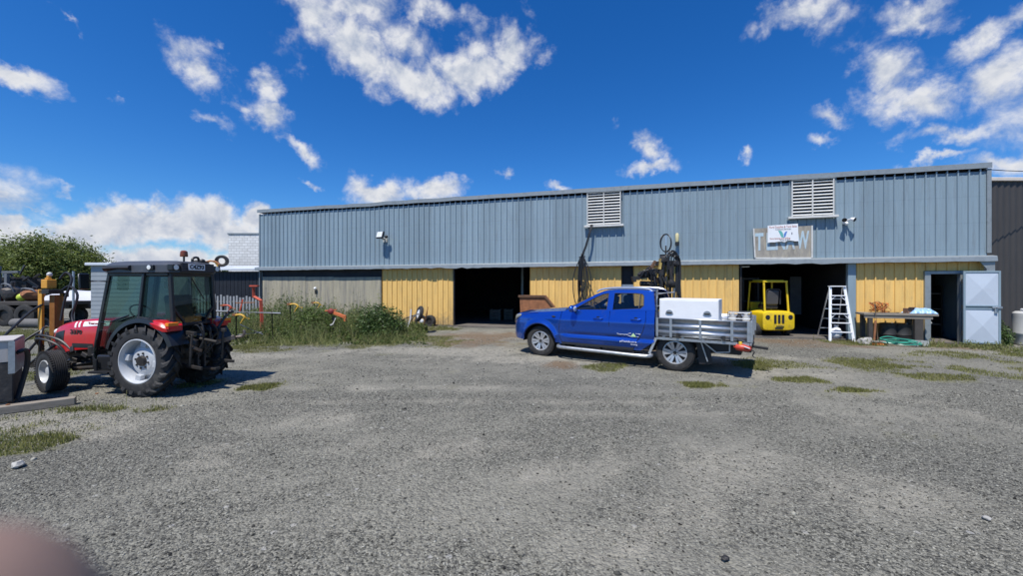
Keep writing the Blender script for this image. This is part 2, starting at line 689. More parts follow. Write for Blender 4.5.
M['green_glass'] = glass_mat('tinted_cab_glass', (.42, .56, .51), .08)


def weathered_cladding(name, col):
    m = mat(name, col, .45, 0, .10, 2.2, dirt=((0.17, 0.20, 0.22), .38, 2.6), stretch=(3, 3, .30))
    nt = m.node_tree
    L = nt.links.new
    b = nt.nodes['Principled BSDF']
    src = b.inputs['Base Color'].links[0].from_socket
    tcn = nd(nt, 'ShaderNodeTexCoord')
    sx = nd(nt, 'ShaderNodeSeparateXYZ')
    L(tcn.outputs['Object'], sx.inputs[0])

    def mth(op, a, c, d=None):
        x = nd(nt, 'ShaderNodeMath', operation=op)
        for i, q in enumerate((a, c, d)):
            if q is None:
                continue
            if isinstance(q, (int, float)):
                x.inputs[i].default_value = q
            else:
                L(q, x.inputs[i])
        return x.outputs[0]
    # each long run sheet has faded a little differently
    fl = mth('FLOOR', mth('DIVIDE', mth('ADD', sx.outputs[0], .11), .75), 0)
    wn_ = nd(nt, 'ShaderNodeTexWhiteNoise', noise_dimensions='1D')
    L(fl, wn_.inputs['W'])
    tone = mth('MULTIPLY_ADD', wn_.outputs['Value'], .20, .90)
    # fixing rows
    row = None
    for z in (2.78, 3.55, 4.32, 5.0):
        d = mth('LESS_THAN', mth('ABSOLUTE', mth('SUBTRACT', sx.outputs[2], z), 0), .012)
        row = d if row is None else mth('MAXIMUM', row, d)
    tone = mth('MULTIPLY', tone, mth('MULTIPLY_ADD', row, -.07, 1.0))
    sc_ = nd(nt, 'ShaderNodeVectorMath', operation='SCALE')
    L(src, sc_.inputs[0])
    L(tone, sc_.inputs['Scale'])
    # thin rust and lime runs
    mp_ = nd(nt, 'ShaderNodeMapping')
    mp_.inputs['Scale'].default_value = (9, 9, .5)
    L(tcn.outputs['Object'], mp_.inputs['Vector'])
    nz = nd(nt, 'ShaderNodeTexNoise')
    nz.inputs['Scale'].default_value = 1.4
    nz.inputs['Detail'].default_value = 5
    L(mp_.outputs[0], nz.inputs['Vector'])
    mr_ = nd(nt, 'ShaderNodeMapRange')
    mr_.inputs['From Min'].default_value = .64
    mr_.inputs['From Max'].default_value = .76
    mr_.inputs['To Max'].default_value = .5
    L(nz.outputs['Fac'], mr_.inputs['Value'])
    mx_ = nd(nt, 'ShaderNodeMix', data_type='RGBA')
    L(mr_.outputs[0], mx_.inputs[0])
    L(sc_.outputs[0], mx_.inputs[6])
    mx_.inputs[7].default_value = (.30, .31, .30, 1)
    L(mx_.outputs[2], b.inputs['Base Color'])
    return m


M['upper_clad'] = weathered_cladding('weathered_blue_grey_cladding', (0.225, 0.298, 0.345))
M['vent_paint'] = mat('chalky_vent_paint', (.60, .60, .57), .6, 0, .1, 5, dirt=((.32, .31, .29), .35, 4))


def splash(m, col, h0, h1):
    """mud thrown up from the ground: ragged noise shaped stains near the bottom of a sheet"""
    nt = m.node_tree
    L = nt.links.new
    b = nt.nodes['Principled BSDF']
    src = b.inputs['Base Color'].links[0].from_socket
    t = nd(nt, 'ShaderNodeTexCoord')
    sx = nd(nt, 'ShaderNodeSeparateXYZ')
    L(t.outputs['Object'], sx.inputs[0])
    n = nd(nt, 'ShaderNodeTexNoise')
    n.inputs['Scale'].default_value = 5.0
    n.inputs['Detail'].default_value = 9
    n.inputs['Roughness'].default_value = .72
    L(t.outputs['Object'], n.inputs['Vector'])
    a = nd(nt, 'ShaderNodeMath', operation='MULTIPLY_ADD')
    a.inputs[1].default_value = -1.6
    a.inputs[2].default_value = .80
    L(n.outputs['Fac'], a.inputs[0])
    d = nd(nt, 'ShaderNodeMath', operation='ADD')
    L(sx.outputs[2], d.inputs[0])
    L(a.outputs[0], d.inputs[1])
    r = nd(nt, 'ShaderNodeMapRange')
    r.inputs['From Min'].default_value = h0
    r.inputs['From Max'].default_value = h1
    r.inputs['To Min'].default_value = .75
    r.inputs['To Max'].default_value = 0
    L(d.outputs[0], r.inputs['Value'])
    x = nd(nt, 'ShaderNodeMix', data_type='RGBA')
    L(r.outputs[0], x.inputs[0])
    L(src, x.inputs[6])
    x.inputs[7].default_value = rgb(col)
    L(x.outputs[2], b.inputs['Base Color'])


splash(M['yellow_clad'], (.26, .20, .12), .12, .55)
splash(M['fibre'], (.14, .13, .10), .12, .6)
# ------------------------------------------------------------------ ground
def ell(lst):
    out = []
    for e in lst:
        px, py, rx, ry = e[:4]
        s = e[4] if len(e) > 4 else 1.0
        c = G(px, py)
        dn, df = CAM_H * FPX / (py + ry - HZ), CAM_H * FPX / max(8, (py - ry - HZ))
        out.append((c.x, (dn + df) / 2, rx / FPX * c.y, max(0.12, (df - dn) / 2), s))
    return out


GRASS = ell([(778, 364, 30, 5), (795, 380, 22, 3), (856, 362, 28, 5.5), (905, 367, 44, 4.5), (965, 367, 40, 9, .75), (985, 357, 48, 5, .9),
             (945, 377, 30, 3), (605, 368, 20, 3.0), (755, 366, 16, 4, .9), (330, 341, 112, 6), (245, 347, 44, 6, .9), (438, 329, 20, 2.5),
             (225, 384, 44, 3.5, .7), (255, 388, 18, 2.5, .8), (40, 424, 60, 12, .8), (8, 450, 30, 12, .95), (20, 336, 70, 9, .8), (62, 372, 26, 28, .85), (100, 352, 40, 12, .6),
             (925, 344, 20, 3.5), (1008, 350, 24, 6), (842, 343, 16, 2.5, .9), (868, 344, 12, 2, .8), (110, 410, 45, 4, .75), (700, 385, 20, 1.6, .5), (850, 390, 22, 1.6, .55), (700, 386, 10, 1, .3)])
TAN = ell([(470, 352, 130, 5), (600, 359, 190, 5, .9), (240, 357, 70, 4, .8), (760, 372, 90, 7, .7), (430, 450, 70, 12, .36), (555, 475, 55, 20, .34), (200, 450, 34, 6, .4), (60, 427, 90, 15, .9),
           (700, 470, 110, 25, .36), (900, 500, 80, 25, .33), (640, 540, 100, 20, .34), (560, 402, 300, 2.6, .42), (600, 414, 330, 3, .36), (380, 388, 200, 2.4, .4), (480, 338, 46, 6, .8), (120, 330, 60, 6, .6), (205, 464, 30, 4, .6), (330, 420, 50, 8, .4), (930, 420, 60, 10, .4)])
BROWN = ell([(490, 337, 50, 4, .9), (470, 343, 40, 4, .8), (792, 342, 52, 3.5, .85), (561, 365, 15, 4, .95), (850, 346, 60, 3, .5), (620, 350, 60, 4, .6), (950, 347, 40, 3, .5)])


def mask(X, Y, lst, seed, rough=.9, sc=1.6):
    n = fbm(X * sc, Y * sc, seed, 5)
    n2 = fbm(X * sc * 5, Y * sc * 5, seed + 9, 3)
    m = np.full_like(X, -1.0)
    for cx, cy, rx, ry, s in lst:
        d = np.sqrt(((X - cx) / rx) ** 2 + ((Y - cy) / ry) ** 2)
        m = np.maximum(m, s * (1.25 - d))
    return np.clip((m + (n - .5) * rough * 1.5 + (n2 - .5) * .7) * 1.7 - .02, 0, 1)


def axis_pts(a, b, step, far, grow=1.35):
    mid = list(np.arange(a, b + 1e-6, step))
    s, x, hi = step, b, []
    while x < far:
        s *= grow
        x += s
        hi.append(x)
    s, x, lo = step, a, []
    while x > -far:
        s *= grow
        x -= s
        lo.append(x)
    return np.array(lo[::-1] + mid + hi)


gx = axis_pts(-22, 19, .11, 900)
gy = axis_pts(1.6, 19, .11, 900)
GXX, GYY = np.meshgrid(gx, gy, indexing='ij')
hz_ = (fbm(GXX * .9, GYY * .9, 3, 5) - .5) * .05 + (fbm(GXX * 5, GYY * 5, 4, 2) - .5) * .016 - .008
fade = ((np.abs(GXX) < 22) & (GYY > 1) & (GYY < 19)).astype(float)
# flat under the shed and wherever something heavy stands
hz_ = np.clip(hz_ * fade, -.03, .012) - .004
V = np.stack([GXX, GYY, hz_], -1).reshape(-1, 3)
nx, ny = len(gx), len(gy)
idx = np.arange(nx * ny).reshape(nx, ny)
F = np.stack([idx[:-1, :-1], idx[1:, :-1], idx[1:, 1:], idx[:-1, 1:]], -1).reshape(-1, 4)


def worn(x, y):
    """0..1: compacted, dusty patches and wheel lanes with few loose stones"""
    a = .55 * fbm(x * .40, y * .62, 61, 5) + .30 * fbm(x * 1.3, y * 2.0, 62, 5) + .15 * fbm(x * 6, y * 7, 63, 3)
    w = np.clip((a - .50) * 6.5, 0, .9)
    # two wheel lanes curving from the near right to the left bay
    for off in (0, 1.55):
        c = 6.6 + off + .045 * (x - 2) ** 2 * .6 + .25 * (fbm(x * .3, x * 0, 64, 2) - .5)
        w = np.maximum(w, .62 * np.exp(-((y - c) / .26) ** 2) * (.35 + fbm(x * 1.6, y * 1.6, 65, 3)))
    return np.clip(w, 0, 1)


def ground_mat():
    m = bpy.data.materials.new('gravel_yard')
    m.use_nodes = True
    nt = m.node_tree
    L = nt.links.new
    b = nt.nodes['Principled BSDF']
    b.inputs['Roughness'].default_value = .95
    b.inputs['Specular IOR Level'].default_value = .25
    vec = nd(nt, 'ShaderNodeTexCoord').outputs['Object']

    def noise(sc, det=6, ro=.6):
        n = nd(nt, 'ShaderNodeTexNoise')
        n.inputs['Scale'].default_value = sc
        n.inputs['Detail'].default_value = det
        n.inputs['Roughness'].default_value = ro
        L(vec, n.inputs['Vector'])
        return n.outputs['Fac']

    def vor(sc, feature='F1'):
        n = nd(nt, 'ShaderNodeTexVoronoi', feature=feature)
        n.inputs['Scale'].default_value = sc
        L(vec, n.inputs['Vector'])
        return n

    def rng(x, a, b_, c, d):
        r = nd(nt, 'ShaderNodeMapRange')
        for k, v in zip(('From Min', 'From Max', 'To Min', 'To Max'), (a, b_, c, d)):
            r.inputs[k].default_value = v
        L(x, r.inputs['Value'])
        return r.outputs['Result']

    def mixc(f, a, b_):
        x = nd(nt, 'ShaderNodeMix', data_type='RGBA')
        L(f, x.inputs[0])
        for i, c in ((6, a), (7, b_)):
            if isinstance(c, tuple):
                x.inputs[i].default_value = rgb(c)
            else:
                L(c, x.inputs[i])
        return x.outputs[2]

    def math2(op, a, b_):
        x = nd(nt, 'ShaderNodeMath', operation=op)
        for i, c in enumerate((a, b_)):
            if isinstance(c, (int, float)):
                x.inputs[i].default_value = c
            else:
                L(c, x.inputs[i])
        return x.outputs[0]

    def attr(n):
        a = nd(nt, 'ShaderNodeAttribute', attribute_name=n)
        return a.outputs['Fac']
    v1, v2, v3 = vor(70), vor(30), vor(12)
    sep = nd(nt, 'ShaderNodeSeparateColor')
    L(v1.outputs['Color'], sep.inputs[0])
    sep2 = nd(nt, 'ShaderNodeSeparateColor')
    L(v2.outputs['Color'], sep2.inputs[0])
    sep3 = nd(nt, 'ShaderNodeSeparateColor')
    L(v3.outputs['Color'], sep3.inputs[0])
    fine = mixc(rng(sep.outputs[0], 0, 1, 0, 1), (.022, .022, .020), (.30, .29, .24))
    big = mixc(rng(sep2.outputs[0], 0, 1, 0, 1), (.024, .024, .022), (.32, .308, .25))
    g = mixc(rng(noise(30, 3), .45, .62, 0, .55), fine, big)
    pale = math2('MULTIPLY', rng(sep3.outputs[1], .93, .95, 0, 1), rng(v3.outputs['Distance'], .22, .30, 1, 0))
    g = mixc(math2('MULTIPLY', pale, .6), g, (.45, .44, .41))
    # dust between the stones
    dust = math2('MULTIPLY', attr('worn'), rng(noise(16, 6, .75), .30, .66, .25, .95))
    g = mixc(dust, g, mixc(noise(60, 3), (.16, .153, .125), (.39, .372, .305)))
    wet = rng(noise(.21, 6, .6), .46, .68, 0, .35)
    g = mixc(wet, g, (.075, .075, .068))
    tan = mixc(noise(26, 4, .7), (.22, .205, .165), (.43, .405, .335))
    g = mixc(math2('MULTIPLY', attr('tan'), rng(noise(7, 5, .7), .3, .62, .25, .95)), g, tan)
    brown = mixc(noise(12, 5, .7), (.075, .05, .03), (.26, .18, .11))
    g = mixc(math2('MULTIPLY', attr('brown'), .85), g, brown)
    moss = mixc(noise(35, 4, .75), (.10, .11, .028), (.27, .25, .09))
    g = mixc(math2('MULTIPLY', attr('grass'), rng(noise(9, 6, .75), .40, .62, .0, .75)), g, moss)
    L(g, b.inputs['Base Color'])
    h = math2('ADD', math2('MULTIPLY', v1.outputs['Distance'], -.55), math2('ADD', math2('MULTIPLY', v2.outputs['Distance'], -.9), math2('MULTIPLY', noise(14, 6, .7), 1.1)))
    bp = nd(nt, 'ShaderNodeBump')
    bp.inputs['Strength'].default_value = .9
    bp.inputs['Distance'].default_value = .022
    L(h, bp.inputs['Height'])
    L(bp.outputs['Normal'], b.inputs['Normal'])
    return m


M['ground'] = ground_mat()
ground = np_mesh('ground', V, F, M['ground'], smooth=True)
tag(ground, kind='structure')
for nm, lst, sd in (('grass', GRASS, 11), ('tan', TAN, 23), ('brown', BROWN, 37)):
    at = ground.data.attributes.new(nm, 'FLOAT', 'POINT')
    at.data.foreach_set('value', mask(GXX, GYY, lst, sd, 2.5 if nm == 'grass' else .9).astype(np.float32).ravel())


at = ground.data.attributes.new('worn', 'FLOAT', 'POINT')
at.data.foreach_set('value', worn(GXX, GYY).astype(np.float32).ravel())


def ground_z(x, y):
    i = np.clip(np.searchsorted(gx, x), 1, nx - 1)
    j = np.clip(np.searchsorted(gy, y), 1, ny - 1)
    tx = np.clip((x - gx[i - 1]) / (gx[i] - gx[i - 1]), 0, 1)
    ty = np.clip((y - gy[j - 1]) / (gy[j] - gy[j - 1]), 0, 1)
    return (hz_[i - 1, j - 1] * (1 - tx) * (1 - ty) + hz_[i, j - 1] * tx * (1 - ty) + hz_[i - 1, j] * (1 - tx) * ty + hz_[i, j] * tx * ty)


# ------------------------------------------------------------------ loose stones of the gravel
M['stone'] = mat('loose_stone', (.172, .166, .138), .9, 0, .15, 30, island=.97, bump=.2, bscale=200, dirt=((.40, .37, .30), .25, .6))
OCT = np.array([(1, 0, 0), (-1, 0, 0), (0, 1, 0), (0, -1, 0), (0, 0, 1), (0, 0, -1)], dtype=float)
OCF = np.array([(0, 2, 4), (2, 1, 4), (1, 3, 4), (3, 0, 4), (2, 0, 5), (1, 2, 5), (3, 1, 5), (0, 3, 5)])


def stones(n, y0, y1, rmin, rmean, rmax):
    y = np.sqrt(RNG.uniform(y0 ** 2, y1 ** 2, n))
    x = RNG.uniform(-1.45, 1.45, n) * y
    # thinner where tyres have packed the dust
    keep = RNG.random(n) < np.clip(1.02 - worn(x, y) * .78, .22, 1)
    x, y = x[keep], y[keep]
    n = len(x)
    r = np.clip(RNG.lognormal(math.log(rmean), .42, n), rmin, rmax)
    s = r[:, None] * np.stack([RNG.uniform(.8, 1.5, n), RNG.uniform(.7, 1.1, n), RNG.uniform(.45, .8, n)], -1)
    v = OCT[None] * s[:, None, :] + RNG.uniform(-.32, .32, (n, 6, 3)) * r[:, None, None]
    a = RNG.uniform(0, 2 * PI, n)
    c, sn = np.cos(a)[:, None], np.sin(a)[:, None]
    vx = v[:, :, 0] * c - v[:, :, 1] * sn + x[:, None]
    vy = v[:, :, 0] * sn + v[:, :, 1] * c + y[:, None]
    vz = v[:, :, 2] + (ground_z(x, y) + r * .12)[:, None]
    return np.stack([vx, vy, vz], -1).reshape(-1, 3), (OCF[None] + (np.arange(n) * 6)[:, None, None]).reshape(-1, 3)


Va, Fa = stones(120000, 1.9, 6.5, .0028, .0052, .013)
Vb, Fb = stones(30000, 5.5, 13.5, .006, .0095, .02)
Vc, Fc = stones(420, 2.2, 11, .013, .017, .028)
o = np_mesh('loose_gravel', np.concatenate([Va, Vb, Vc]), np.concatenate([Fa, Fb + len(Va), Fc + len(Va) + len(Vb)]), M['stone'])
tag(o, 'loose grey gravel stones scattered over the yard', 'gravel', kind='stuff')

# a few rocks one can point to
M['rock'] = mat('pale_rock', (.36, .35, .32), .9, 0, .25, 20, bump=.5, bscale=60)
for (px, py, s, lab) in ((18, 467, .045, 'pale fist sized rock lying alone on the gravel below the weedy verge'),
                         (988, 520, .02, 'small pale stone on bare gravel near the right edge of the yard'),
                         (726, 560, .02, 'dark flat stone in the near gravel below the ute')):
    g = G(px, py)
    mb = MB().blob((0, 0, 0), (s * 1.4, s, s * .7), .22, 2, px)
    o = mb.build('rock', M['rock'] if px != 726 else M['steel_dark'], smooth=0)
    o.location = (g.x, g.y, s * .45)
    o.rotation_euler = (0, 0, px)
    tag(o, lab, 'rock')

# ------------------------------------------------------------------ leaves, grass, weeds
M['grass'] = mat('short_grass', (.19, .195, .055), .7, 0, .2, .8, island=.5, trans=.35, dirt=((.30, .27, .10), .45, .9))
M['weed'] = mat('weed_leaves', (.115, .165, .040), .6, 0, .25, .7, island=.6, trans=.42, dirt=((.24, .24, .075), .45, .8))
M['weed_pale'] = mat('seeding_weed_stalks', (.22, .24, .085), .7, 0, .25, 1.2, island=.5, trans=.4, dirt=((.34, .29, .15), .5, 1.5))
M['bush'] = mat('dense_bush_leaves', (.075, .125, .032), .55, 0, .25, 1.2, island=.55, trans=.35)
M['tree_leaf'] = mat('willow_leaves', (.165, .205, .05), .6, 0, .3, .25, island=.5, trans=.4)
M['tree_leaf_dark'] = mat('dark_willow_leaves', (.06, .088, .022), .6, 0, .3, .25, island=.5, trans=.3)
M['bark'] = mat('bark', (.11, .085, .06), .9, 0, .3, 5, bump=.6, bscale=12)


def blades(x, y, h0, h1, w, lean=.6):
    n = len(x)
    h = RNG.uniform(h0, h1, n)
    a = RNG.uniform(0, 2 * PI, n)
    l = RNG.uniform(.1, lean, n) * h
    d = RNG.uniform(0, 2 * PI, n)
    z = ground_z(x, y) - .004
    p0 = np.stack([x + np.cos(a) * w, y + np.sin(a) * w, z], -1)
    p1 = np.stack([x - np.cos(a) * w, y - np.sin(a) * w, z], -1)
    p2 = np.stack([x + np.cos(d) * l, y + np.sin(d) * l, z + h], -1)
    return np.stack([p0, p1, p2], 1).reshape(-1, 3), np.arange(n * 3).reshape(-1, 3)


def sample_mask(n, lst, seed, thr=.35):
    xs, ys = [], []
    tot = sum(e[2] * e[3] for e in lst)
    for cx, cy, rx, ry, s in lst:
        k = int(n * max(rx * ry / tot, .012))
        xs.append(RNG.uniform(cx - rx * 1.3, cx + rx * 1.3, k))
        ys.append(RNG.uniform(cy - ry * 1.3, cy + ry * 1.3, k))
    x, y = np.concatenate(xs), np.concatenate(ys)
    m = mask(x, y, lst, seed, 2.5)
    k = m > thr + RNG.uniform(0, .95, len(x))
    return x[k], y[k]


x, y = sample_mask(260000, GRASS, 11, .10)
Vg, Fg = blades(x, y, .012, .06, .006)
o = np_mesh('grass', Vg, Fg, M['grass'])
tag(o, 'short mossy grass growing in patches through the gravel', 'grass', kind='stuff')


def leaf_quads(c, size, upl=.5, elong=2.0):
    """one bent diamond leaf per centre"""
    n = len(c)
    d = RNG.normal(size=(n, 3))
    d[:, 2] = np.abs(d[:, 2]) * upl + .1
    d /= np.linalg.norm(d, axis=1)[:, None]
    t = RNG.normal(size=(n, 3))
    s = np.cross(d, t)
    s /= np.linalg.norm(s, axis=1)[:, None] + 1e-9
    L = (size * RNG.uniform(.6, 1.4, n))[:, None]
    w = L / elong / 1.0
    p = np.stack([c - d * L * .5, c + s * w * .5, c + d * L * .5, c - s * w * .5], 1)
    return p.reshape(-1, 3), np.arange(n * 4).reshape(-1, 4)


def weed_arrays(x, y, h, per, size, spread=.10, up=1.0):
    """thin stalks with leaves along them"""
    n = len(x)
    lean = RNG.normal(0, .10, (n, 2)) * h[:, None]
    z0 = ground_z(x, y) - .01
    t = RNG.uniform(.04, 1.0, (n, per)) ** .85
    cx = x[:, None] + lean[:, 0:1] * t ** 2 + RNG.normal(0, spread, (n, per)) * (1.15 - t) * np.minimum(1, h[:, None])
    cy = y[:, None] + lean[:, 1:2] * t ** 2 + RNG.normal(0, spread, (n, per)) * (1.15 - t) * np.minimum(1, h[:, None])
    cz = z0[:, None] + h[:, None] * t
    c = np.stack([cx, cy, cz], -1).reshape(-1, 3)
    Vl, Fl = leaf_quads(c, size, up, 3.0)
    a = RNG.uniform(0, 2 * PI, n)
    w = .004 + .003 * h
    b0 = np.stack([x + np.cos(a) * w, y + np.sin(a) * w, z0], -1)
    b1 = np.stack([x - np.cos(a) * w, y - np.sin(a) * w, z0], -1)
    tp = np.stack([x + lean[:, 0], y + lean[:, 1], z0 + h], -1)
    t2 = tp + np.stack([np.cos(a), np.sin(a), 0 * a], -1) * .002
    Vs = np.stack([b0, b1, tp, t2], 1).reshape(-1, 3)
    Fs = np.arange(n * 4).reshape(-1, 4)
    return np.concatenate([Vl, Vs]), np.concatenate([Fl, Fs + len(Vl)])


def weed_band(n, px0, px1, py0, py1, hfn):
    px = RNG.uniform(px0, px1, n)
    # uniform in depth rather than in the picture
    D = RNG.uniform(700 / (py1 - HZ), 700 / (py0 - HZ), n)
    x = (px - CX0) / FPX * D
    return x, D, hfn(px, D) * RNG.uniform(.55, 1.1, n)


def hprof(px, D):
    h = np.interp(px, [200, 225, 250, 275, 300, 330, 350, 380, 395, 408, 430], [.5, .7, .85, 1.15, 1.30, 1.05, 1.15, 1.15, .75, .40, .12])
    n = fbm(px * .06, D * .9, 77, 3)
    front = np.clip((D - 11.7) / 2.6, .10, 1)
    return h * (.30 + n * 1.25) * front


x1, y1, h1 = weed_band(1900, 205, 428, 327, 345, hprof)
Vw, Fw = weed_arrays(x1, y1, h1, 22, .07)
o = np_mesh('tall_weeds', Vw, Fw, M['weed'])
tag(o, 'tall green weeds growing rank along the front of the shed', 'weeds', kind='stuff')
x1, y1, h1 = weed_band(620, 208, 425, 327, 342, hprof)
Vw, Fw = weed_arrays(x1, y1, h1 * 1.22, 18, .055, .05, 2.0)
o = np_mesh('seeding_weed_stalks', Vw, Fw, M['weed_pale'])
tag(o, 'pale seeding weed stalks sticking up through the green weeds', 'weeds', kind='stuff')
# long coarse grass running through and in front of the weeds
px = RNG.uniform(205, 428, 15000)
D = RNG.uniform(700 / (347 - HZ), 700 / (331 - HZ), 15000)
xg = (px - CX0) / FPX * D
clump = fbm(xg * 1.3, D * 1.3, 91, 3)
kk = RNG.random(15000) < np.clip((clump - .30) * 3, 0.05, 1)
px, D, xg = px[kk], D[kk], xg[kk]
hg = np.clip(hprof(px, D + .7), .06, .8)
V3, F3 = blades(xg, D, .35, 1.0, .007, .45)
V3 = V3.reshape(-1, 3, 3)
z0_ = V3[:, 0:1, 2].copy()
V3[:, :, 2] = z0_ + (V3[:, :, 2] - z0_) * hg[:, None]
o = np_mesh('long_grass', V3.reshape(-1, 3), F3, M['weed_pale'])
tag(o, 'long pale coarse grass running through the weeds before the shed', 'grass', kind='stuff')
# weeds on the verge at the near left and small tufts at the shed foot
xa, ya = sample_mask(2200, ell([(40, 422, 62, 13), (6, 448, 26, 14), (110, 411, 40, 4), (62, 372, 24, 26), (20, 338, 60, 7)]), 11)
ha = RNG.uniform(.03, .16, len(xa)) * (1 + 1.6 * (RNG.random(len(xa)) < .06))
V1, F1 = weed_arrays(xa, ya, ha, 7, .032, .05)
xb, yb = sample_mask(1500, ell([(925, 345, 22, 3.5), (845, 343, 16, 2.5), (1005, 350, 22, 5), (440, 329, 18, 2), (868, 344, 14, 2), (968, 348, 16, 2)]), 13)
hb = RNG.uniform(.05, .22, len(xb))
V2, F2 = weed_arrays(xb, yb, hb, 8, .05, .05)
o = np_mesh('low_weeds', np.concatenate([V1, V2]), np.concatenate([F1, F2 + len(V1)]), M['weed_pale'])
tag(o, 'low yellowing weeds on the verge and at the foot of the shed', 'weeds', kind='stuff')


def leafy_clump(name, label, cat, loc, rad, n, size, m, seed, stems=6, group=None):
    t = thing(name, label, cat, loc, 0, group)
    k = RNG.normal(size=(n, 3))
    k /= np.linalg.norm(k, axis=1)[:, None]
    r = RNG.uniform(.25, 1, n) ** .5
    bump = .70 + .55 * fbm(k[:, 0] * 3 + seed, k[:, 2] * 3 + k[:, 1] * 3, seed, 3)
    c = k * (r * bump)[:, None] * np.array(rad)[None]
    c[:, 2] = np.abs(c[:, 2] + rad[2] * .25)
    Vx, Fx = leaf_quads(c, size, .8, 2.2)
    np_mesh('foliage', Vx, Fx, m, t)
    mb = MB()
    for i in range(stems):
        a = i * 2.4
        mb.tube([(0.08 * math.cos(a), .08 * math.sin(a), -.02), (rad[0] * .3 * math.cos(a), rad[1] * .3 * math.sin(a), rad[2] * .5), (rad[0] * .55 * math.cos(a), rad[1] * .55 * math.sin(a), rad[2] * .95)], [.014, .01, .004], 5)
    mb.build('stems', M['bark'], t)
    return t


g = G(372, 340)
leafy_clump('bush', 'dense dark green bush in the weeds in front of the yellow panel', 'bush', (g.x + .15, g.y + .35, 0), (.85, .55, .88), 5200, .085, M['bush'], 5)
g = G(300, 340)
leafy_clump('bush', 'broad mid green bush in the weeds in front of the grey boards', 'bush', (g.x, g.y + 1.0, 0), (.9, .6, .9), 3600, .08, M['weed'], 8)
leafy_clump('shrub', 'dark green shrub between the open steel door and the white drum', 'shrub', (14.15, 11.7, 0), (.38, .35, .62), 3200, .06, M['bush'], 3)


def tree(label, loc, ctr, rad, nl, size, m, seed):
    rr = random.Random(seed)
    t = thing('willow_tree', label, 'tree', loc, 0, 'trees behind the scrap at the left')
    mb = MB()
    tips = []
    base = Vector((0, 0, -.1))
    fork = Vector((.1, 0, ctr[2] * .32))
    mb.tube([base, Vector((.05, .05, fork.z * .5)), fork], [.34, .27, .22], 9)
    for i in range(9):
        a = i * 2.39996 + rr.uniform(-.3, .3)
        rd = rr.uniform(.35, .8)
        e = Vector((ctr[0] + rad[0] * rd * math.cos(a), ctr[1] + rad[1] * rd * math.sin(a), ctr[2] + rad[2] * rr.uniform(-.35, .75)))
        mid = fork.lerp(e, .5) + Vector((rr.uniform(-.4, .4), rr.uniform(-.4, .4), rr.uniform(0, .5)))
        mb.tube([fork, mid, e], [.14, .09, .03], 6, smooth=3)
        tips.append(e)
        for k in range(3):
            q = mid.lerp(e, rr.uniform(.2, .9))
            f = q + Vector((rr.uniform(-1, 1) * rad[0] * .4, rr.uniform(-1, 1) * rad[1] * .4, rr.uniform(-.1, .5) * rad[2]))
            mb.tube([q, f], [.05, .015], 5)
            tips.append(f)
    mb.build('trunk', M['bark'], t)
    # crown: clumps of leaves spread through an uneven volume
    cl = []
    for i in range(150):
        while True:
            k = Vector((rr.uniform(-1, 1), rr.uniform(-1, 1), rr.uniform(-1, 1)))
            if .35 < k.length < 1:
                break
        s = .82 + .36 * float(fbm(np.array([k.x * 2.3 + seed]), np.array([k.z * 2.3 + k.y]), seed, 3)[0])
        cl.append((ctr[0] + k.x * rad[0] * s, ctr[1] + k.y * rad[1] * s, max(.5, ctr[2] + k.z * rad[2] * s)))
    cl = np.array(cl + [tuple(v) for v in tips])
    w = RNG.uniform(.3, 1, len(cl))
    ci = RNG.choice(len(cl), nl, p=w / w.sum())
    sp = RNG.uniform(.32, .75, len(cl))
    c = cl[ci] + RNG.normal(size=(nl, 3)) * sp[ci][:, None] * np.array([.8, .8, .7])
    c[:, 2] = np.maximum(c[:, 2], .3)
    Vx, Fx = leaf_quads(c, size, .6, 2.6)
    np_mesh('crown', Vx, Fx, m, t)
    return t


tree('broad round willow behind the tractor bonnet, taller of the two trees', (-41.9, 36.5, 0), (0, 0, 3.25), (2.9, 3.0, 2.5), 60000, .23, M['tree_leaf'], 4)
tree('yellower willow cut off by the left edge of the photo', (-48.6, 38, 0), (0, 0, 2.9), (3.6, 3.4, 2.15), 48000, .23, M['tree_leaf'], 9)
# the far hedge that closes the view at the left
n = 46000
xh = RNG.uniform(-330, -20, n)
yh = 75 + RNG.normal(0, 1.6, n) + np.minimum(0, xh + 100) * .25
hh = 3.2 + 2.2 * fbm(xh * .09, xh * 0 + 3, 5, 4)
zh = RNG.uniform(0, 1, n) ** .8 * hh
Vx, Fx = leaf_quads(np.stack([xh, yh, zh], -1), .75, .6, 1.8)
o = np_mesh('far_hedge', Vx, Fx, M['tree_leaf_dark'])
tag(o, 'far dark hedge along the horizon behind the trees', 'hedge', kind='stuff')
# ------------------------------------------------------------------ the long shed
SH0 = Vector((-12.6, 20.0, 0))
SHL = Vector((13.8 + 12.6, 11.57 - 20.0, 0)).length
SHA = math.atan2(11.57 - 20.0, 13.8 + 12.6)
sdx, sdy = math.cos(SHA), math.sin(SHA)


def U(px, v=0.0):
    k = (px - CX0) / FPX
    return (k * (SH0.y + sdx * v) - SH0.x + sdy * v) / (sdx - k * sdy)


def Z(px, py, v=0.0):
    return CAM_H - (py - HZ) / FPX * (SH0.y + sdy * U(px, v) + sdx * v)


def W(u, v, z=0.0):
    """shed coordinates (along, into the building, up) to world"""
    return Vector((SH0.x + sdx * u - sdy * v, SH0.y + sdy * u + sdx * v, z))


def ztop(u):
    return 5.46 + (5.25 - 5.46) * u / SHL


shed = thing('shed', 'long blue grey ribbed steel shed with yellow lower panels and open bays', 'shed', SH0, SHA)
PITCH, RH = .25, .040


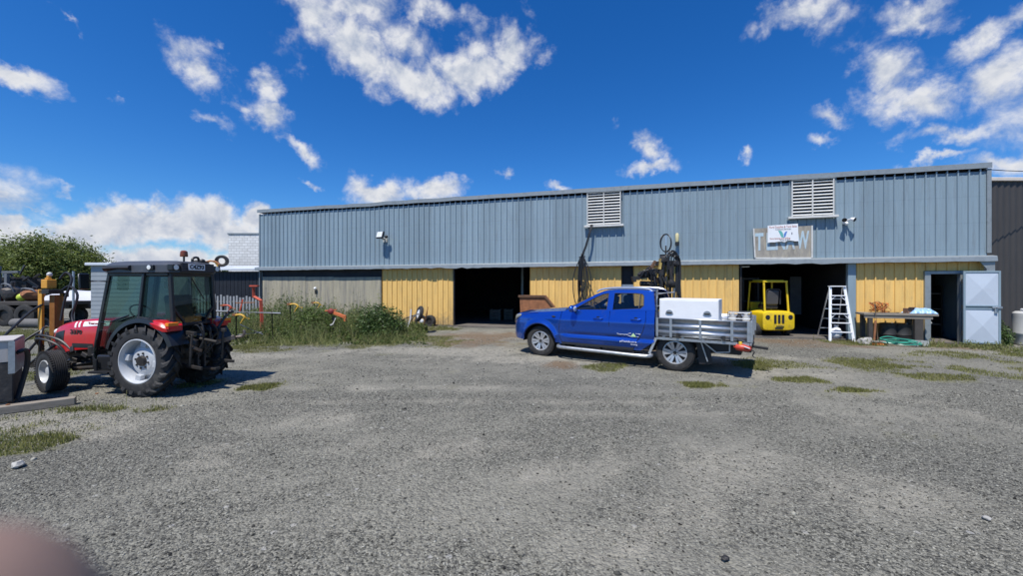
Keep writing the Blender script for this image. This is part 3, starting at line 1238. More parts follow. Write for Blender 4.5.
def ribbed(u0, u1, z0, zt, y, pitch=PITCH, rh=RH, off=0.0, gap=0.0):
    """trough section sheet with outward ribs; zt is a number or a function of u"""
    pts = [(u0, 0)]
    k = math.floor((u0 - off) / pitch)
    while True:
        b = off + k * pitch
        for du, h in ((0, 0), (.012, -rh), (.040, -rh), (.052, 0), (.125, 0), (.13, -.006), (.15, -.006), (.155, 0)):
            u = b + du * pitch / .25
            if u0 < u < u1:
                pts.append((u, h))
        k += 1
        if b > u1:
            break
    pts.append((u1, 0))
    zf = zt if callable(zt) else (lambda u: zt)
    vs, fs = [], []
    for u, h in pts:
        vs += [(u, y + h, z0), (u, y + h, zf(u) - (0 if h < -.02 else gap))]
    for i in range(len(pts) - 1):
        fs.append((2 * i, 2 * i + 2, 2 * i + 3, 2 * i + 1))
    return MB().add(vs, fs)


ribbed(0.02, SHL - .03, 2.5, lambda u: ztop(u) - .14, 0, gap=.075).build('upper_cladding', M['upper_clad'], shed, smooth=20)
# dark backing inside so that no light leaks
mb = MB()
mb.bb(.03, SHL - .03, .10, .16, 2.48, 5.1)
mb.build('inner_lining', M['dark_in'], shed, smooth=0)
# parapet cap with slight kinks
mb = MB()
n = 60
top = []
for i in range(n):
    u = -.08 + (SHL + .12) * i / (n - 1)
    k = .018 * math.sin(i * 1.7) * (1 if 8 < i < 24 else .35) - (.03 if 10 < i < 16 else 0)
    z = ztop(u) + k * .6
    top.append([Vector((u, -.085, z - .135)), Vector((u, -.085, z + .02)), Vector((u, .25, z + .05)), Vector((u, .25, z + .03)), Vector((u, -.07, z)), Vector((u, -.07, z - .135))])
mb.loft(top)
mb.build('parapet_cap', M['flashing'], shed, smooth=25)
# canopy flashing over the bays, dented by years of doors
mb = MB()
rr = random.Random(5)
n = 120
rings = []
for i in range(n):
    u = -.10 + (SHL + .18) * i / (n - 1)
    j = rr.uniform(-1, 1)
    dent = (.035 if 36 < i < 52 or 93 < i < 103 else .010)
    zo = 2.60 - .03 * u / SHL
    ov = -.20 + dent * .7 * j
    zl = zo - .15 + dent * rr.uniform(-1, .6)
    rings.append([Vector((u, .0, zo + .03)), Vector((u, ov + .02, zo)), Vector((u, ov, zo - .02)), Vector((u, ov - .015, zl)), Vector((u, ov + .03, zl - .01)), Vector((u, ov + .03, zo - .03)), Vector((u, 0, zo))])
mb.loft(rings)
mb.build('canopy', M['flashing'], shed, smooth=25)
# corner post, end bracket
mb = MB()
mb.bb(SHL - .05, SHL + .05, -.05, .12, 2.66, 5.1)
mb.build('corner_flashing', M['flashing'], shed, bevel=.008)
mb = MB()
mb.bb(-.03, .02, -.03, .1, 0, 5.25)
mb.build('corner_flashing', M['flashing'], shed, bevel=.008)
MB().poly([[(SHL - .30, 2.44), (SHL + .05, 2.44), (SHL + .05, 1.95), (SHL - .13, 1.95), (SHL - .13, 2.2), (SHL - .2, 2.3)]], lambda a, b, d: (a, -.16 + d, b), .03).build('end_bracket', M['flashing'], shed, smooth=0)
# body of the shed
mb = MB()
mb.add([(0, .0, ztop(0) - .1), (SHL, .0, ztop(SHL) - .1), (SHL, 12, 4.4), (0, 12, 4.5)], [(0, 1, 2, 3)])
mb.build('roof', M['dark_in'], shed, smooth=0, thick=.05)
mb = MB()
mb.bb(-.02, .02, .12, 12, 0, 4.9)
mb.build('side_wall', M['cladding'], shed, smooth=0)
mb = MB()
mb.bb(SHL - .04, SHL, .12, 12, 0, 4.9)
mb.build('side_wall', M['cladding'], shed, smooth=0)
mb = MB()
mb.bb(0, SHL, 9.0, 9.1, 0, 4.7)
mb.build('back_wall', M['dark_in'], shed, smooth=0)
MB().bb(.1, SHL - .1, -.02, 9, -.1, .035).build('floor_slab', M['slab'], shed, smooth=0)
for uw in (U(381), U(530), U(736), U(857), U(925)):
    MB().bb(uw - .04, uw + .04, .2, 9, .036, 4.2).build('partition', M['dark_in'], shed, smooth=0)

# lower front: panels and bays
zc = 2.47


def yellow(a, b, y, name='sliding_door', z1=zc, z0=.04):
    t = ribbed(U(a), U(b), z0, z1, y, off=U(a) - .02).build(name, M['yellow_clad'], shed, smooth=20)
    mb = MB()
    mb.bb(U(a), U(a) + .05, y + .012, y + .05, z0, z1)
    mb.bb(U(b) - .05, U(b), y + .012, y + .05, z0, z1)
    mb.bb(U(a), U(b), y + .012, y + .04, z0 + .02, z0 + .1)
    mb.bb(U(a), U(b), y + .012, y + .04, 1.05, 1.1)
    mb.build('door_frame', M['steel_dark'], t, smooth=0)
    return t


yellow(382, 453, .05)
yellow(530, 622, .05)
yellow(634, 740, .05)
yellow(857, 926, .05, 'wall_panel')
# over the steel door and to the corner
ribbed(U(926), SHL - .05, 2.16, zc, .05, off=U(857) - .02).build('wall_panel', M['yellow_clad'], shed, smooth=20)
ribbed(U(964), SHL - .05, .03, 2.158, .05, off=U(857) - .02).build('wall_panel', M['yellow_clad'], shed, smooth=20)
# the grey boards at the left end: three weathered sheets with a dark slot above
us = [U(262), U(305), U(333), U(381)]
for i in range(3):
    MB().bb(us[i] + .006, us[i + 1] - .006, .04 + .004 * (i % 2), .07, .02, 2.13 - .02 * i).build('fibre_board', M['fibre'], shed, bevel=.003)
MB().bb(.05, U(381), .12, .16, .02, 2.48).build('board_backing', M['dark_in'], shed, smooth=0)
# gap between the middle yellow doors: grey sheet with dark above
ribbed(U(621.5), U(634.5), .04, 1.75, .12, .10, .02).build('infill_sheet', M['galv'], shed, smooth=20)
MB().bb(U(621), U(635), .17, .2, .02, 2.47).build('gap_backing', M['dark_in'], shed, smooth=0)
# posts
MB().bb(U(848.5), U(856.5), -.03, .12, .02, 2.46).build('post', M['cladding'], shed, bevel=.01)
MB().bb(U(741), U(742.5), .0, .1, .02, 2.46).build('post', M['steel_dark'], shed, bevel=.006)
MB().bb(U(453) + .002, U(454.5), .03, .13, .02, 2.46).build('post', M['steel_dark'], shed, bevel=.006)
# thin strip light tube seen under the canopy of the right bay
MB().bb(U(742), U(752.5), .25, .32, 2.34, 2.38).build('door_track', M['white'], shed, bevel=.01)
# steel door with its frame
mb = MB()
ua, ub = U(925.5), U(931.5)
mb.bb(ua, ub, -.02, .12, .02, 2.15)
mb.bb(U(961), U(963.5), -.02, .12, .02, 2.15)
mb.bb(ub, U(961), -.018, .118, 2.06, 2.15)
mb.build('doorway_frame', M['flashing'], shed, bevel=.006)
d0, d1 = U(964, -.18), U(1001.5, -.18)
dz0, dz1 = .05, 2.14
door = MB()
yb, yc = -.16, -.20
zm = (dz0 + dz1) / 2
for (za, zb) in ((dz0 + .05, zm - .06), (zm + .06, dz1 - .05)):
    a, b = d0 + .05, d1 - .05
    c = ((a + b) / 2, yc - .022, (za + zb) / 2)
    door.add([(a, yc + .018, za), (b, yc + .018, za), (b, yc + .018, zb), (a, yc + .018, zb), c], [(0, 1, 4), (1, 2, 4), (2, 3, 4), (3, 0, 4)])
M['door_paint'] = mat('pale_blue_grey_door_paint', (.50, .56, .63), .45, 0, .05, 3, dirt=((.40, .42, .46), .2, 3))
dr = door.build('steel_door', M['door_paint'], shed, smooth=0)
mb = MB()
mb.bb(d0, d0 + .05, yb, yc, dz0, dz1)
mb.bb(d1 - .05, d1, yb, yc, dz0, dz1)
mb.bb(d0 + .05, d1 - .05, yb, yc, dz0, dz0 + .05)
mb.bb(d0 + .05, d1 - .05, yb, yc, dz1 - .05, dz1)
mb.bb(d0 + .05, d1 - .05, yb, yc, zm - .06, zm - .02)
mb.bb(d0 + .05, d1 - .05, yb, yc, zm + .02, zm + .06)
mb.bb(d0 + .04, d1 - .04, yb + .012, yb + .02, dz0 + .04, dz1 - .04)
mb.build('door_frame', M['cladding'], dr, bevel=.004)
mb = MB()
mb.bb(d1 - .20, d1 + .015, yc - .03, yc - .004, zm - .03, zm + .03)
mb.bb(d1 - .15, d1 - .08, yc - .03, yc - .004, zm - .16, zm - .035)
mb.cyl((d1 - .11, yc - .03, zm), (d1 - .11, yc - .09, zm), .018)
mb.build('latch', M['galv'], dr, bevel=.004)
for z in (.35, 1.1, 1.85):
    MB().cyl((d0 - .012, yb, z - .06), (d0 - .012, yb, z + .06), .016, n=8).build('hinge', M['steel_dark'], dr)


# louvred vents
def vent(a, b, t, bt, name='vent'):
    u0, u1 = U(a, -.15), U(b, -.15)
    z1, z0 = Z((a + b) / 2, t, -.15), Z((a + b) / 2, bt, -.15)
    back = MB().bb(u0, u1, -.05, -.045, z0, z1).build(name, M['black'], shed, smooth=0)
    mb = MB()
    w = .035
    for (x0, x1, y0, y1) in ((u0, u0 + w, z0, z1), (u1 - w, u1, z0, z1), ((u0 + u1) / 2 - w / 2, (u0 + u1) / 2 + w / 2, z0, z1)):
        mb.bb(x0, x1, -.15, -.051, y0, y1)
    mb.build('vent_frame', M['vent_paint'], back, bevel=.004)
    MB().bb(u0 - .10, u1 + .10, -.19, -.04, z0 - .075, z0 - .005).build('vent_sill', M['vent_paint'], back, bevel=.006)
    mb = MB()
    mb.bb(u0 - .02, u1 + .02, -.16, -.03, z1 + .003, z1 + .02)
    mb.build('vent_head', M['flashing'], back, bevel=.003)
    ns = 11
    mb = MB()
    for i in range(ns):
        z = z0 + (z1 - z0) * (i + .5) / ns
        for (x0, x1) in ((u0 + w, (u0 + u1) / 2 - w / 2), ((u0 + u1) / 2 + w / 2, u1 - w)):
            mb.box(((x0 + x1) / 2, -.10, z), (x1 - x0, .085, .012), (.75, 0, 0))
    mb.build('louvre', M['vent_paint'], back, smooth=0)
    return back


vent(587.5, 621.5, 193, 225)
vent(792.5, 835.5, 180, 216)

# things inside the bays, barely lit
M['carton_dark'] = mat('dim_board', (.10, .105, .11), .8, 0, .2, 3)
mb = MB()
u = U(502)
mb.bb(u - .05, u + .05, 3.0, 3.1, .036, 4.0)
mb.build('inner_post', M['cladding'], shed, smooth=0)
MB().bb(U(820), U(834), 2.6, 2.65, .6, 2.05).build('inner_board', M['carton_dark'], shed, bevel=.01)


def at_shed(name, label, cat, u, v, z=0.0, rz=0.0, group=None):
    return thing(name, label, cat, W(u, v, z), SHA + rz, group)


M['carton'] = mat('dull_crate', (.16, .14, .11), .8, 0, .3, 5)
M['pale_plastic'] = mat('grey_white_plastic', (.5, .5, .48), .5, 0, .1, 5)
for (u, v, s, lab) in ((U(470), 3.2, .5, 'dim grey crate on the floor inside the left open bay'),
                       (U(482), 3.6, .42, 'smaller dim crate beside the grey one inside the left open bay')):
    t = at_shed('crate', lab, 'crate', u, v, .036, .2)
    mb = MB()
    mb.bb(-s / 2, s / 2, -s / 2, s / 2, 0, .04)
    for k in range(3):
        z = .06 + k * .15
        mb.bb(-s / 2, s / 2, -s / 2 - .012, -s / 2, z, z + .11)
        mb.bb(-s / 2, s / 2, s / 2, s / 2 + .012, z, z + .11)
        mb.bb(-s / 2 - .012, -s / 2, -s / 2, s / 2, z, z + .11)
        mb.bb(s / 2, s / 2 + .012, -s / 2, s / 2, z, z + .11)
    mb.build('slats', M['carton'], t, smooth=0)
    for sx in (-1, 1):
        for sy in (-1, 1):
            MB().bb(sx * (s / 2 - .05), sx * (s / 2 - .001), sy * (s / 2 - .05), sy * (s / 2 - .001), .04, .5).build('corner_batten', M['timber'], t, smooth=0)
# stool with a pale seat just inside the steel doorway
t = at_shed('stool', 'small round stool with pale seat inside the steel doorway', 'stool', U(938), .55, .036)
MB().lathe([(0.001, .50), (.15, .50), (.165, .515), (.165, .54), (.15, .55), (.001, .55)], axis='z', n=24, closed=False).build('seat', M['pale_plastic'], t)
for k in range(4):
    a = PI / 4 + k * PI / 2
    MB().cyl((.15 * math.cos(a), .15 * math.sin(a), 0), (.1 * math.cos(a), .1 * math.sin(a), .50), .012, n=8).build('leg', M['steel_dark'], t)
t = at_shed('shelf_rack', 'dark shelf rack with odds and ends inside the steel doorway', 'shelf', U(950), 1.6, .036)
mb = MB()
for z in (.4, .9, 1.4):
    mb.bb(-.6, .6, -.2, .2, z, z + .03)
mb.build('shelf', M['timber'], t, smooth=0)
for sx in (-1, 1):
    MB().bb(sx * .6, sx * .64, -.2, .2, 0, 1.7).build('upright', M['steel_dark'], t, smooth=0)
for (u, v, s, lab) in ((-.35, 1.6, .12, 'pale tin on the middle shelf inside the steel doorway, left of the two'), (.15, 1.58, .14, 'pale tin on the middle shelf inside the steel doorway, right of the two')):
    t = at_shed('paint_tin', lab, 'tin', U(950) + u, v, .966, group='tins on the shelf')
    mb = MB().lathe([(.001, 0), (s, 0), (s, .24), (s + .006, .245), (s + .006, .26), (.001, .26)], axis='z', n=20, closed=False)
    mb.build('tin_body', M['pale_plastic'], t)
    MB().tube([(-s, 0, .2), (-s * .8, 0, .28), (0, 0, .34), (s * .8, 0, .28), (s, 0, .2)], .006, 5, smooth=3).build('bail', M['galv'], t)

# ------------------------------------------------------------------ fixtures hung on the shed front
# single floodlight with sensor
t = at_shed('floodlight', 'square white faced floodlight with sensor high on the left of the shed', 'floodlight', U(382, -.3), 0, 0)
zc_ = Z(382, 237, -.3)
R = Euler((-.30, 0, -.15)).to_matrix()
mb = MB()


def rot(p, c):
    return tuple(R @ Vector(p) + Vector(c))


cf = (-.03, -.36, zc_ + .06)
mb.box(cf, (.36, .09, .30), (-.30, 0, -.15))
mb.build('lamp_housing', M['black'], t, bevel=.012)
MB().box(rot((0, -.05, .01), cf), (.31, .012, .25), (-.30, 0, -.15)).build('lamp_glass', M['lamp_glass'], t, bevel=.004)
mb = MB()
mb.bar((.0, -.03, zc_ - .12), (.0, -.33, zc_ - .06), .10, .05)
mb.bb(-.10, .10, -.06, -.03, zc_ - .22, zc_ - .02)
mb.build('bracket', M['pale_plastic'], t, bevel=.008)
MB().blob((.20, -.25, zc_ - .01), (.075, .08, .07), 0, 2).build('sensor', M['black'], t)
MB().cyl((.1, -.2, zc_ - .09), (.2, -.25, zc_ - .04), .018).build('sensor_arm', M['white'], t)

# twin lamps right of the right-hand vent
t = at_shed('twin_floodlight', 'white twin floodlight with sensor beside the right louvred vent', 'floodlight', U(848.5, -.2), 0, 0)
zt_ = Z(848.5, 221, -.2)
mb = MB()
mb.bb(-.07, .07, -.09, -.03, zt_ - .09, zt_ + .05)
mb.build('bracket', M['white'], t, bevel=.01)
for sx, pan in ((-1, .35), (1, -.75)):
    c = (sx * .085, -.20, zt_ + .05)
    a = math.sin(pan), -math.cos(pan)
    p = Vector(c)
    q = p + Vector((-a[0] * .10, a[1] * .10, -.04))
    lamp = MB().cyl(p, q, .042, .07, 18).build('lamp_head', M['white'], t, smooth=40)
    MB().cyl(q + (q - p).normalized() * .003, q + (q - p).normalized() * .008, .062, n=18).build('lamp_glass', M['black'], lamp)
    MB().cyl((sx * .03, -.06, zt_ + .02), p, .022).build('lamp_arm', M['white'], t)
MB().blob((0, -.13, zt_ - .08), (.05, .06, .06), 0, 2).build('sensor', M['white'], t)

# bulkhead lamp on the grey boards, small lamp above the rig
t = at_shed('bulkhead_lamp', 'tiny round white bulkhead lamp with dark stem on the grey boards', 'lamp', U(316), .03, 0)
zb_ = Z(316, 290)
MB().blob((0, -.07, zb_ + .05), (.075, .06, .075), 0, 2).build('globe', M['lamp_glass'], t)
MB().cyl((0, -.04, zb_ - .03), (0, -.04, zb_ - .22), .035, .03).build('lamp_base', M['black'], t)
t = at_shed('yellowed_lamp', 'small yellowed lamp with black base high on the wall above the drill rig', 'lamp', U(677.5), -.04, 0)
zy = Z(677.5, 240)
M['cream'] = mat('yellowed_plastic', (.62, .55, .30), .5, 0, .1, 9)
MB().lathe([(.001, .0), (.05, 0), (.06, .03), (.06, .26), (.04, .31), (.001, .31)], (0, -.08, zy - .1), 'z', 16, False).build('globe', M['cream'], t)
MB().cyl((0, -.08, zy - .22), (0, -.08, zy - .105), .065).build('lamp_base', M['black'], t)
MB().bb(-.03, .03, -.10, .0, zy - .2, zy - .15).build('bracket', M['black'], t)

# the old sign board and the small white sign over it
t = at_shed('sign_board', 'large weathered grey brown sign board with flaking pale blue letters', 'sign', 0, 0, 0)
M['board'] = mat('weathered_plywood', (.28, .26, .225), .85, 0, .3, 3, dirt=((.42, .38, .30), .6, 5), stretch=(2, 2, .6))
M['pale_blue'] = mat('flaking_pale_blue_paint', (.42, .55, .62), .7, 0, .2, 6, dirt=((.33, .31, .27), .55, 6))
ua, ub = U(754.5, -.12), U(812.5, -.12)
za, zb = Z(755, 260, -.12), Z(755, 229, -.12)
zc2, zd2 = Z(813, 258, -.12), Z(813, 226, -.12)
MB().poly([[(ua + .03, za + .06), (ub, zc2 - .01), (ub - .01, zd2), (ua, zb)]], lambda a, b, d: (a, -.12 + d, b), .03).build('board', M['board'], t, smooth=0)
mb = MB()
mb.bar((ua - .01, -.14, zb), (ua + .03, -.14, za + .06), .05, .04)
mb.bar((ub, -.14, zd2), (ub, -.14, zc2 - .01), .045, .04)
mb.bar((ua + .03, -.135, za + .04), (ub, -.135, zc2 - .02), .03, .05)
mb.build('sign_frame', M['vent_paint'], t, smooth=0)
zmid = (za + zb + zc2 + zd2) / 4 + .02
hl = .56
wl = ub - ua
for ch, f in (('T', .10), ('E', .30), ('N', .47), ('A', .64), ('W', .85)):
    text(ch, hl * 1.4, M['pale_blue'], t, mtx((ua + wl * f, -.123, zmid + .03 * f), (1, 0, .02), (0, 0, 1)), width=wl * (.15 if ch == 'T' else .16 if ch != 'W' else .22), bold=.022)
t2 = at_shed('white_sign', 'smaller white sign with torn lower edge fixed over the weathered board', 'sign', 0, 0, 0)
u0, u1 = U(768.5, -.19), U(799.5, -.19)
z1, z0 = Z(784, 225.5, -.19), Z(784, 242.5, -.19)
rr = random.Random(3)
low = [(u0 + (u1 - u0) * i / 9, z0 + (.05 if i in (6,) else 0) + rr.uniform(-.025, .025) + .03 * i / 9) for i in range(10)]
MB().poly([low + [(u1 - .02, z1 + .03), (u0, z1)]], lambda a, b, d: (a, -.19 + d, b), .02).build('board', M['white'], t2, smooth=0)
M['ink_red'] = mat('faded_red_ink', (.42, .13, .10), .7)
M['ink_dark'] = mat('dark_ink', (.16, .17, .2), .7)
M['ink_green'] = mat('green_blue_ink', (.12, .42, .40), .7)
M['ink_blue'] = mat('blue_ink', (.10, .22, .55), .7)
w = u1 - u0
um = (u0 + u1) / 2
hh = z1 - z0
text('Rural Supplies & Tank Sales', .10, M['ink_red'], t2, mtx((um, -.192, z1 - .10 * hh), (1, 0, .01), (0, 0, 1)), width=w * .88)
text('Contract Services', .09, M['ink_dark'], t2, mtx((um, -.192, z1 - .24 * hh), (1, 0, .01), (0, 0, 1)), width=w * .50)
text('Farm fencing and drilling', .085, M['ink_red'], t2, mtx((um - .1 * w, -.192, z0 + .22 * hh), (1, 0, .01), (0, 0, 1)), width=w * .66)
text('Phone 06 873', .08, M['ink_dark'], t2, mtx((um + .05, -.192, z0 + .11 * hh), (1, 0, .01), (0, 0, 1)), width=w * .30)
zm2 = z1 - .50 * hh
MB().poly([[(um - .14, zm2 + .11), (um - .05, zm2 + .09), (um, zm2 + .0), (um + .02, zm2 - .14), (um - .05, zm2 - .11)]], lambda a, b, d: (a, -.1925 + d, b), .002).build('emblem', M['ink_green'], t2, smooth=0)
MB().poly([[(um + .12, zm2 + .08), (um + .07, zm2 - .10), (um + .025, zm2 - .14), (um + .02, zm2 - .02), (um + .06, zm2 + .05)]], lambda a, b, d: (a, -.1925 + d, b), .002).build('emblem', M['ink_blue'], t2, smooth=0)
MB().bb(um + w * .27, um + w * .30, -.193, -.1905, zm2 - .04, zm2 + .03).build('emblem', M['ink_dark'], t2, smooth=0)

# black hoses hanging from the left vent
t = at_shed('hose_bundle', 'bundle of black hoses hanging from the left louvred vent', 'hoses', 0, 0, 0)
ut, uh = U(592), U(584)
zt_, zh_ = Z(592, 226), Z(585, 259)
for k in range(3):
    MB().tube([(ut + .03 * k, -.2, zt_), (ut - .05 + .02 * k, -.3, zt_ - .3), (uh + .12 + .02 * k, -.33, zh_ + .45), (uh + .02 * k, -.34, zh_ + .1), (uh - .03 + .03 * k, -.35, zh_ - .4)], .022, 7, smooth=4).build('hose', M['hose'], t)
MB().bar((uh - .15, -.02, zh_ + .05), (uh + .1, -.36, zh_ + .05), .03, .04).build('hook', M['steel_dark'], t)
MB().tube([(uh - .10, -.36, .9), (uh - .09, -.37, 1.9), (uh - .10, -.36, zh_ - .1)], [.05, .06, .04], 8).build('hose_sleeve', M['hose'], t)
for k, (w_, l_, dx) in enumerate(((.12, .45, -.02), (.16, 1.3, .0), (.22, 1.55, .10), (.32, 1.6, .16), (.30, 1.75, -.16), (.14, 1.65, -.06), (.20, 1.2, .06))):
    c = uh + dx
    pts = [(uh - .02, -.36 - .012 * k, zh_ + .08), (c - w_ * .45, -.38 - .012 * k, zh_ - l_ * .35), (c - w_ * .5, -.38 - .012 * k, zh_ - l_ * .75), (c, -.39 - .012 * k, zh_ - l_), (c + w_ * .5, -.38 - .012 * k, zh_ - l_ * .75), (c + w_ * .42, -.38, zh_ - l_ * .35), (uh + .03, -.36, zh_ + .08)]
    MB().tube(pts, .018, 6, smooth=5, closed=True).build('hose_loop', M['hose'], t)

# overhead wire at the right corner
a = W(SHL, .2, 5.15)
o = MB().tube([a, a + Vector((1.6, .3, .02)), a + Vector((5, 1, .25)), a + Vector((12, 3, .9))], .012, 5, smooth=3).build('overhead_wire', M['black'])
tag(o, 'thin overhead wire running from the right corner of the shed', 'wire')

# ------------------------------------------------------------------ neighbouring buildings
M['brown_clad'] = mat('dark_brown_corrugated_steel', (.052, .047, .043), .55, 0, .12, 3, stretch=(3, 3, .4))
br = thing('brown_shed', 'dark brown corrugated shed behind the right end of the long shed', 'shed', (14.35, 12.9, 0), 0)
vs, fs = [], []
n = 220
for i in range(n):
    x = i * .05
    y = .02 * math.cos(i * PI / 2 + .3)
    vs += [(x, y, 0), (x, y, 5.08)]
fs = [(2 * i, 2 * i + 2, 2 * i + 3, 2 * i + 1) for i in range(n - 1)]
MB().add(vs, fs).build('wall_cladding', M['brown_clad'], br, smooth=50)
MB().bb(.05, 10.8, .05, 7, 0, 5.0).build('wall', M['brown_clad'], br, smooth=0)
M['cream_cap'] = mat('cream_flashing', (.62, .56, .48), .5, 0, .1, 4)
MB().bb(-.05, 11, -.08, .3, 5.08, 5.2).build('roof_cap', M['cream_cap'], br, bevel=.02)

M['block'] = bpy.data.materials.new('white_block_wall')
M['block'].use_nodes = True
_nt = M['block'].node_tree
_b = _nt.nodes['Principled BSDF']
_tc = nd(_nt, 'ShaderNodeTexCoord')
_mp = nd(_nt, 'ShaderNodeMapping')
_mp.inputs['Rotation'].default_value = (PI / 2, 0, 0)
_nt.links.new(_tc.outputs['Object'], _mp.inputs['Vector'])
_br = nd(_nt, 'ShaderNodeTexBrick')
_br.inputs['Scale'].default_value = 1.0
_br.inputs['Brick Width'].default_value = .40
_br.inputs['Row Height'].default_value = .20
_br.inputs['Mortar Size'].default_value = .016
_br.inputs['Color1'].default_value = (.72, .72, .69, 1)
_br.inputs['Color2'].default_value = (.62, .62, .59, 1)
_br.inputs['Mortar'].default_value = (.42, .41, .39, 1)
_nt.links.new(_mp.outputs[0], _br.inputs['Vector'])
_n = nd(_nt, 'ShaderNodeTexNoise')
_n.inputs['Scale'].default_value = 1.6
_n.inputs['Detail'].default_value = 8
_n.inputs['Roughness'].default_value = .7
_nt.links.new(_tc.outputs['Object'], _n.inputs['Vector'])
_r = nd(_nt, 'ShaderNodeMapRange')
_r.inputs['From Min'].default_value = .55
_r.inputs['From Max'].default_value = .72
_r.inputs['To Max'].default_value = .75
_nt.links.new(_n.outputs['Fac'], _r.inputs['Value'])
_x = nd(_nt, 'ShaderNodeMix', data_type='RGBA')
_x.inputs[7].default_value = (.36, .34, .31, 1)
_nt.links.new(_r.outputs[0], _x.inputs[0])
_nt.links.new(_br.outputs['Color'], _x.inputs[6])
_nt.links.new(_x.outputs[2], _b.inputs['Base Color'])
_b.inputs['Roughness'].default_value = .85
wb = thing('block_building', 'white painted concrete block building rising behind the left end of the shed', 'building', (-20.9, 29.5, 0), 0)
MB().bb(0, 9, 0, 8, 0, 5.45).build('wall', M['block'], wb, smooth=0)
MB().bb(-.06, 9.06, -.06, 8.06, 5.452, 5.56).build('coping', M['flashing'], wb, bevel=.02)

# low dark lean-to at the shed's left end
M['navy'] = mat('dark_navy_steel', (.012, .015, .022), .6, 0, .2, 2)
M['white_roof'] = mat('sun_bleached_roof_steel', (.62, .66, .70), .45, .1, .1, 3)
lt = thing('lean_to', 'low dark lean to with pale roof edge against the shed end', 'shed', (-21.5, 21.0, 0), -.06)
ribbed(0, 8.7, 0, 2.42, 0, .2, .02).build('wall_cladding', M['navy'], lt, smooth=20)
mb = MB()
mb.add([(-.2, -.25, 2.46), (8.8, -.25, 2.52), (8.8, 6, 3.0), (-.2, 6, 2.95)], [(0, 1, 2, 3)])
mb.build('roof', M['white_roof'], lt, smooth=0, thick=.06)
MB().bb(0, 8.7, .05, 5.5, 0, 2.4).build('wall', M['navy'], lt, smooth=0)
# pale weatherboard cabin behind the tractor
M['cabin'] = mat('pale_grey_weatherboard', (.27, .30, .32), .5, 0, .08, 3)
cb = thing('site_cabin', 'pale grey portable cabin with horizontal siding behind the tractor cab', 'cabin', (-15.15, 14.4, 0), -.03)
rings = []
prof = []
z = .25
while z < 2.42:
    prof += [(0, z), (-.010, z + .004), (-.002, z + .148)]
    z += .15
vs, fs = [], []
for (y, z) in prof:
    vs += [(0, y, z), (1.9, y, z)]
fs = [(2 * i, 2 * i + 1, 2 * i + 3, 2 * i + 2) for i in range(len(prof) - 1)]
MB().add(vs, fs).build('front_siding', M['cabin'], cb, smooth=0)
MB().bb(0, 1.9, .03, 2.4, .2, 2.42).build('wall', M['cabin'], cb, smooth=0)
MB().bb(-.12, 2.0, -.12, 2.5, 2.43, 2.53).build('roof', M['white_roof'], cb, bevel=.02)
MB().bb(.1, 1.8, .1, 2.3, 0, .2).build('skid_base', M['steel_dark'], cb, smooth=0)

# rusty corrugated fence of odd sheets in front of the lean-to
M['fence'] = mat('old_grey_fence_iron', (.34, .36, .38), .6, .2, .25, 3, dirt=((.16, .11, .08), .35, 3), stretch=(4, 4, .5))
fe = thing('iron_fence', 'low fence of upright grey iron strips in front of the dark lean to', 'fence', (-16.6, 19.2, 0), -.02)
rr = random.Random(12)
mb = MB()
for i in range(30):
    h = 1.38 - .26 * (i / 30) + rr.uniform(-.05, .05)
    mb.bb(i * .155, i * .155 + .085, -.01 + .01 * (i % 2), .012 + .01 * (i % 2), 0, h)
mb.build('palings', M['fence'], fe, smooth=0)
MB().bb(0, 4.65, .03, .07, .9, .97).build('rail', M['timber'], fe, smooth=0)
# ------------------------------------------------------------------ the blue double cab ute
TRA = math.atan2(.549, -.836)
TR0 = Vector((1.165, 10.545, 0))
ute = thing('ute', 'bright blue double cab ute with galvanised drop side tray parked before the shed', 'ute', TR0, TRA)


def car_paint(name, col):
    m = mat(name, col, .24, .72, .04, 30, coat=1.0, dirt=((.16, .15, .15), .10, 3.0))
    return m


M['blue'] = car_paint('metallic_blue_paint', (.010, .085, .46))
M['lens_dark'] = mat('smoky_headlight_lens', (.30, .30, .27), .08, .3, .2, 25)
M['trim'] = mat('black_trim', (.02, .02, .022), .55)
M['seat'] = mat('grey_seat_cloth', (.07, .07, .075), .9)

XW = 3.13          # wheelbase
WR = .365          # tyre radius
S0, S1 = -.84, 2.74


def lerp_tab(x, tab):
    xs = [t[0] for t in tab]
    ys = [t[1] for t in tab]
    return float(np.interp(x, xs, ys))


def halfw(s):
    return lerp_tab(s, [(-.86, .62), (-.82, .69), (-.72, .78), (-.58, .84), (-.35, .88), (0, .895), (.6, .905), (2.3, .905), (2.74, .895)])


def belt(s):
    return lerp_tab(s, [(-.86, .92), (-.78, .985), (-.6, 1.03), (-.2, 1.065), (.2, 1.09), (.6, 1.12), (.9, 1.14), (1.8, 1.165), (2.3, 1.185), (2.74, 1.21)])


def sill(s):
    z = lerp_tab(s, [(-.86, .42), (-.7, .38), (-.5, .37), (.5, .37), (.6, .35), (2.45, .35), (2.74, .56)])
    if abs(s) < .45:
        z = max(z, .345 + math.sqrt(.45 ** 2 - s * s) * 1.0)
    return z


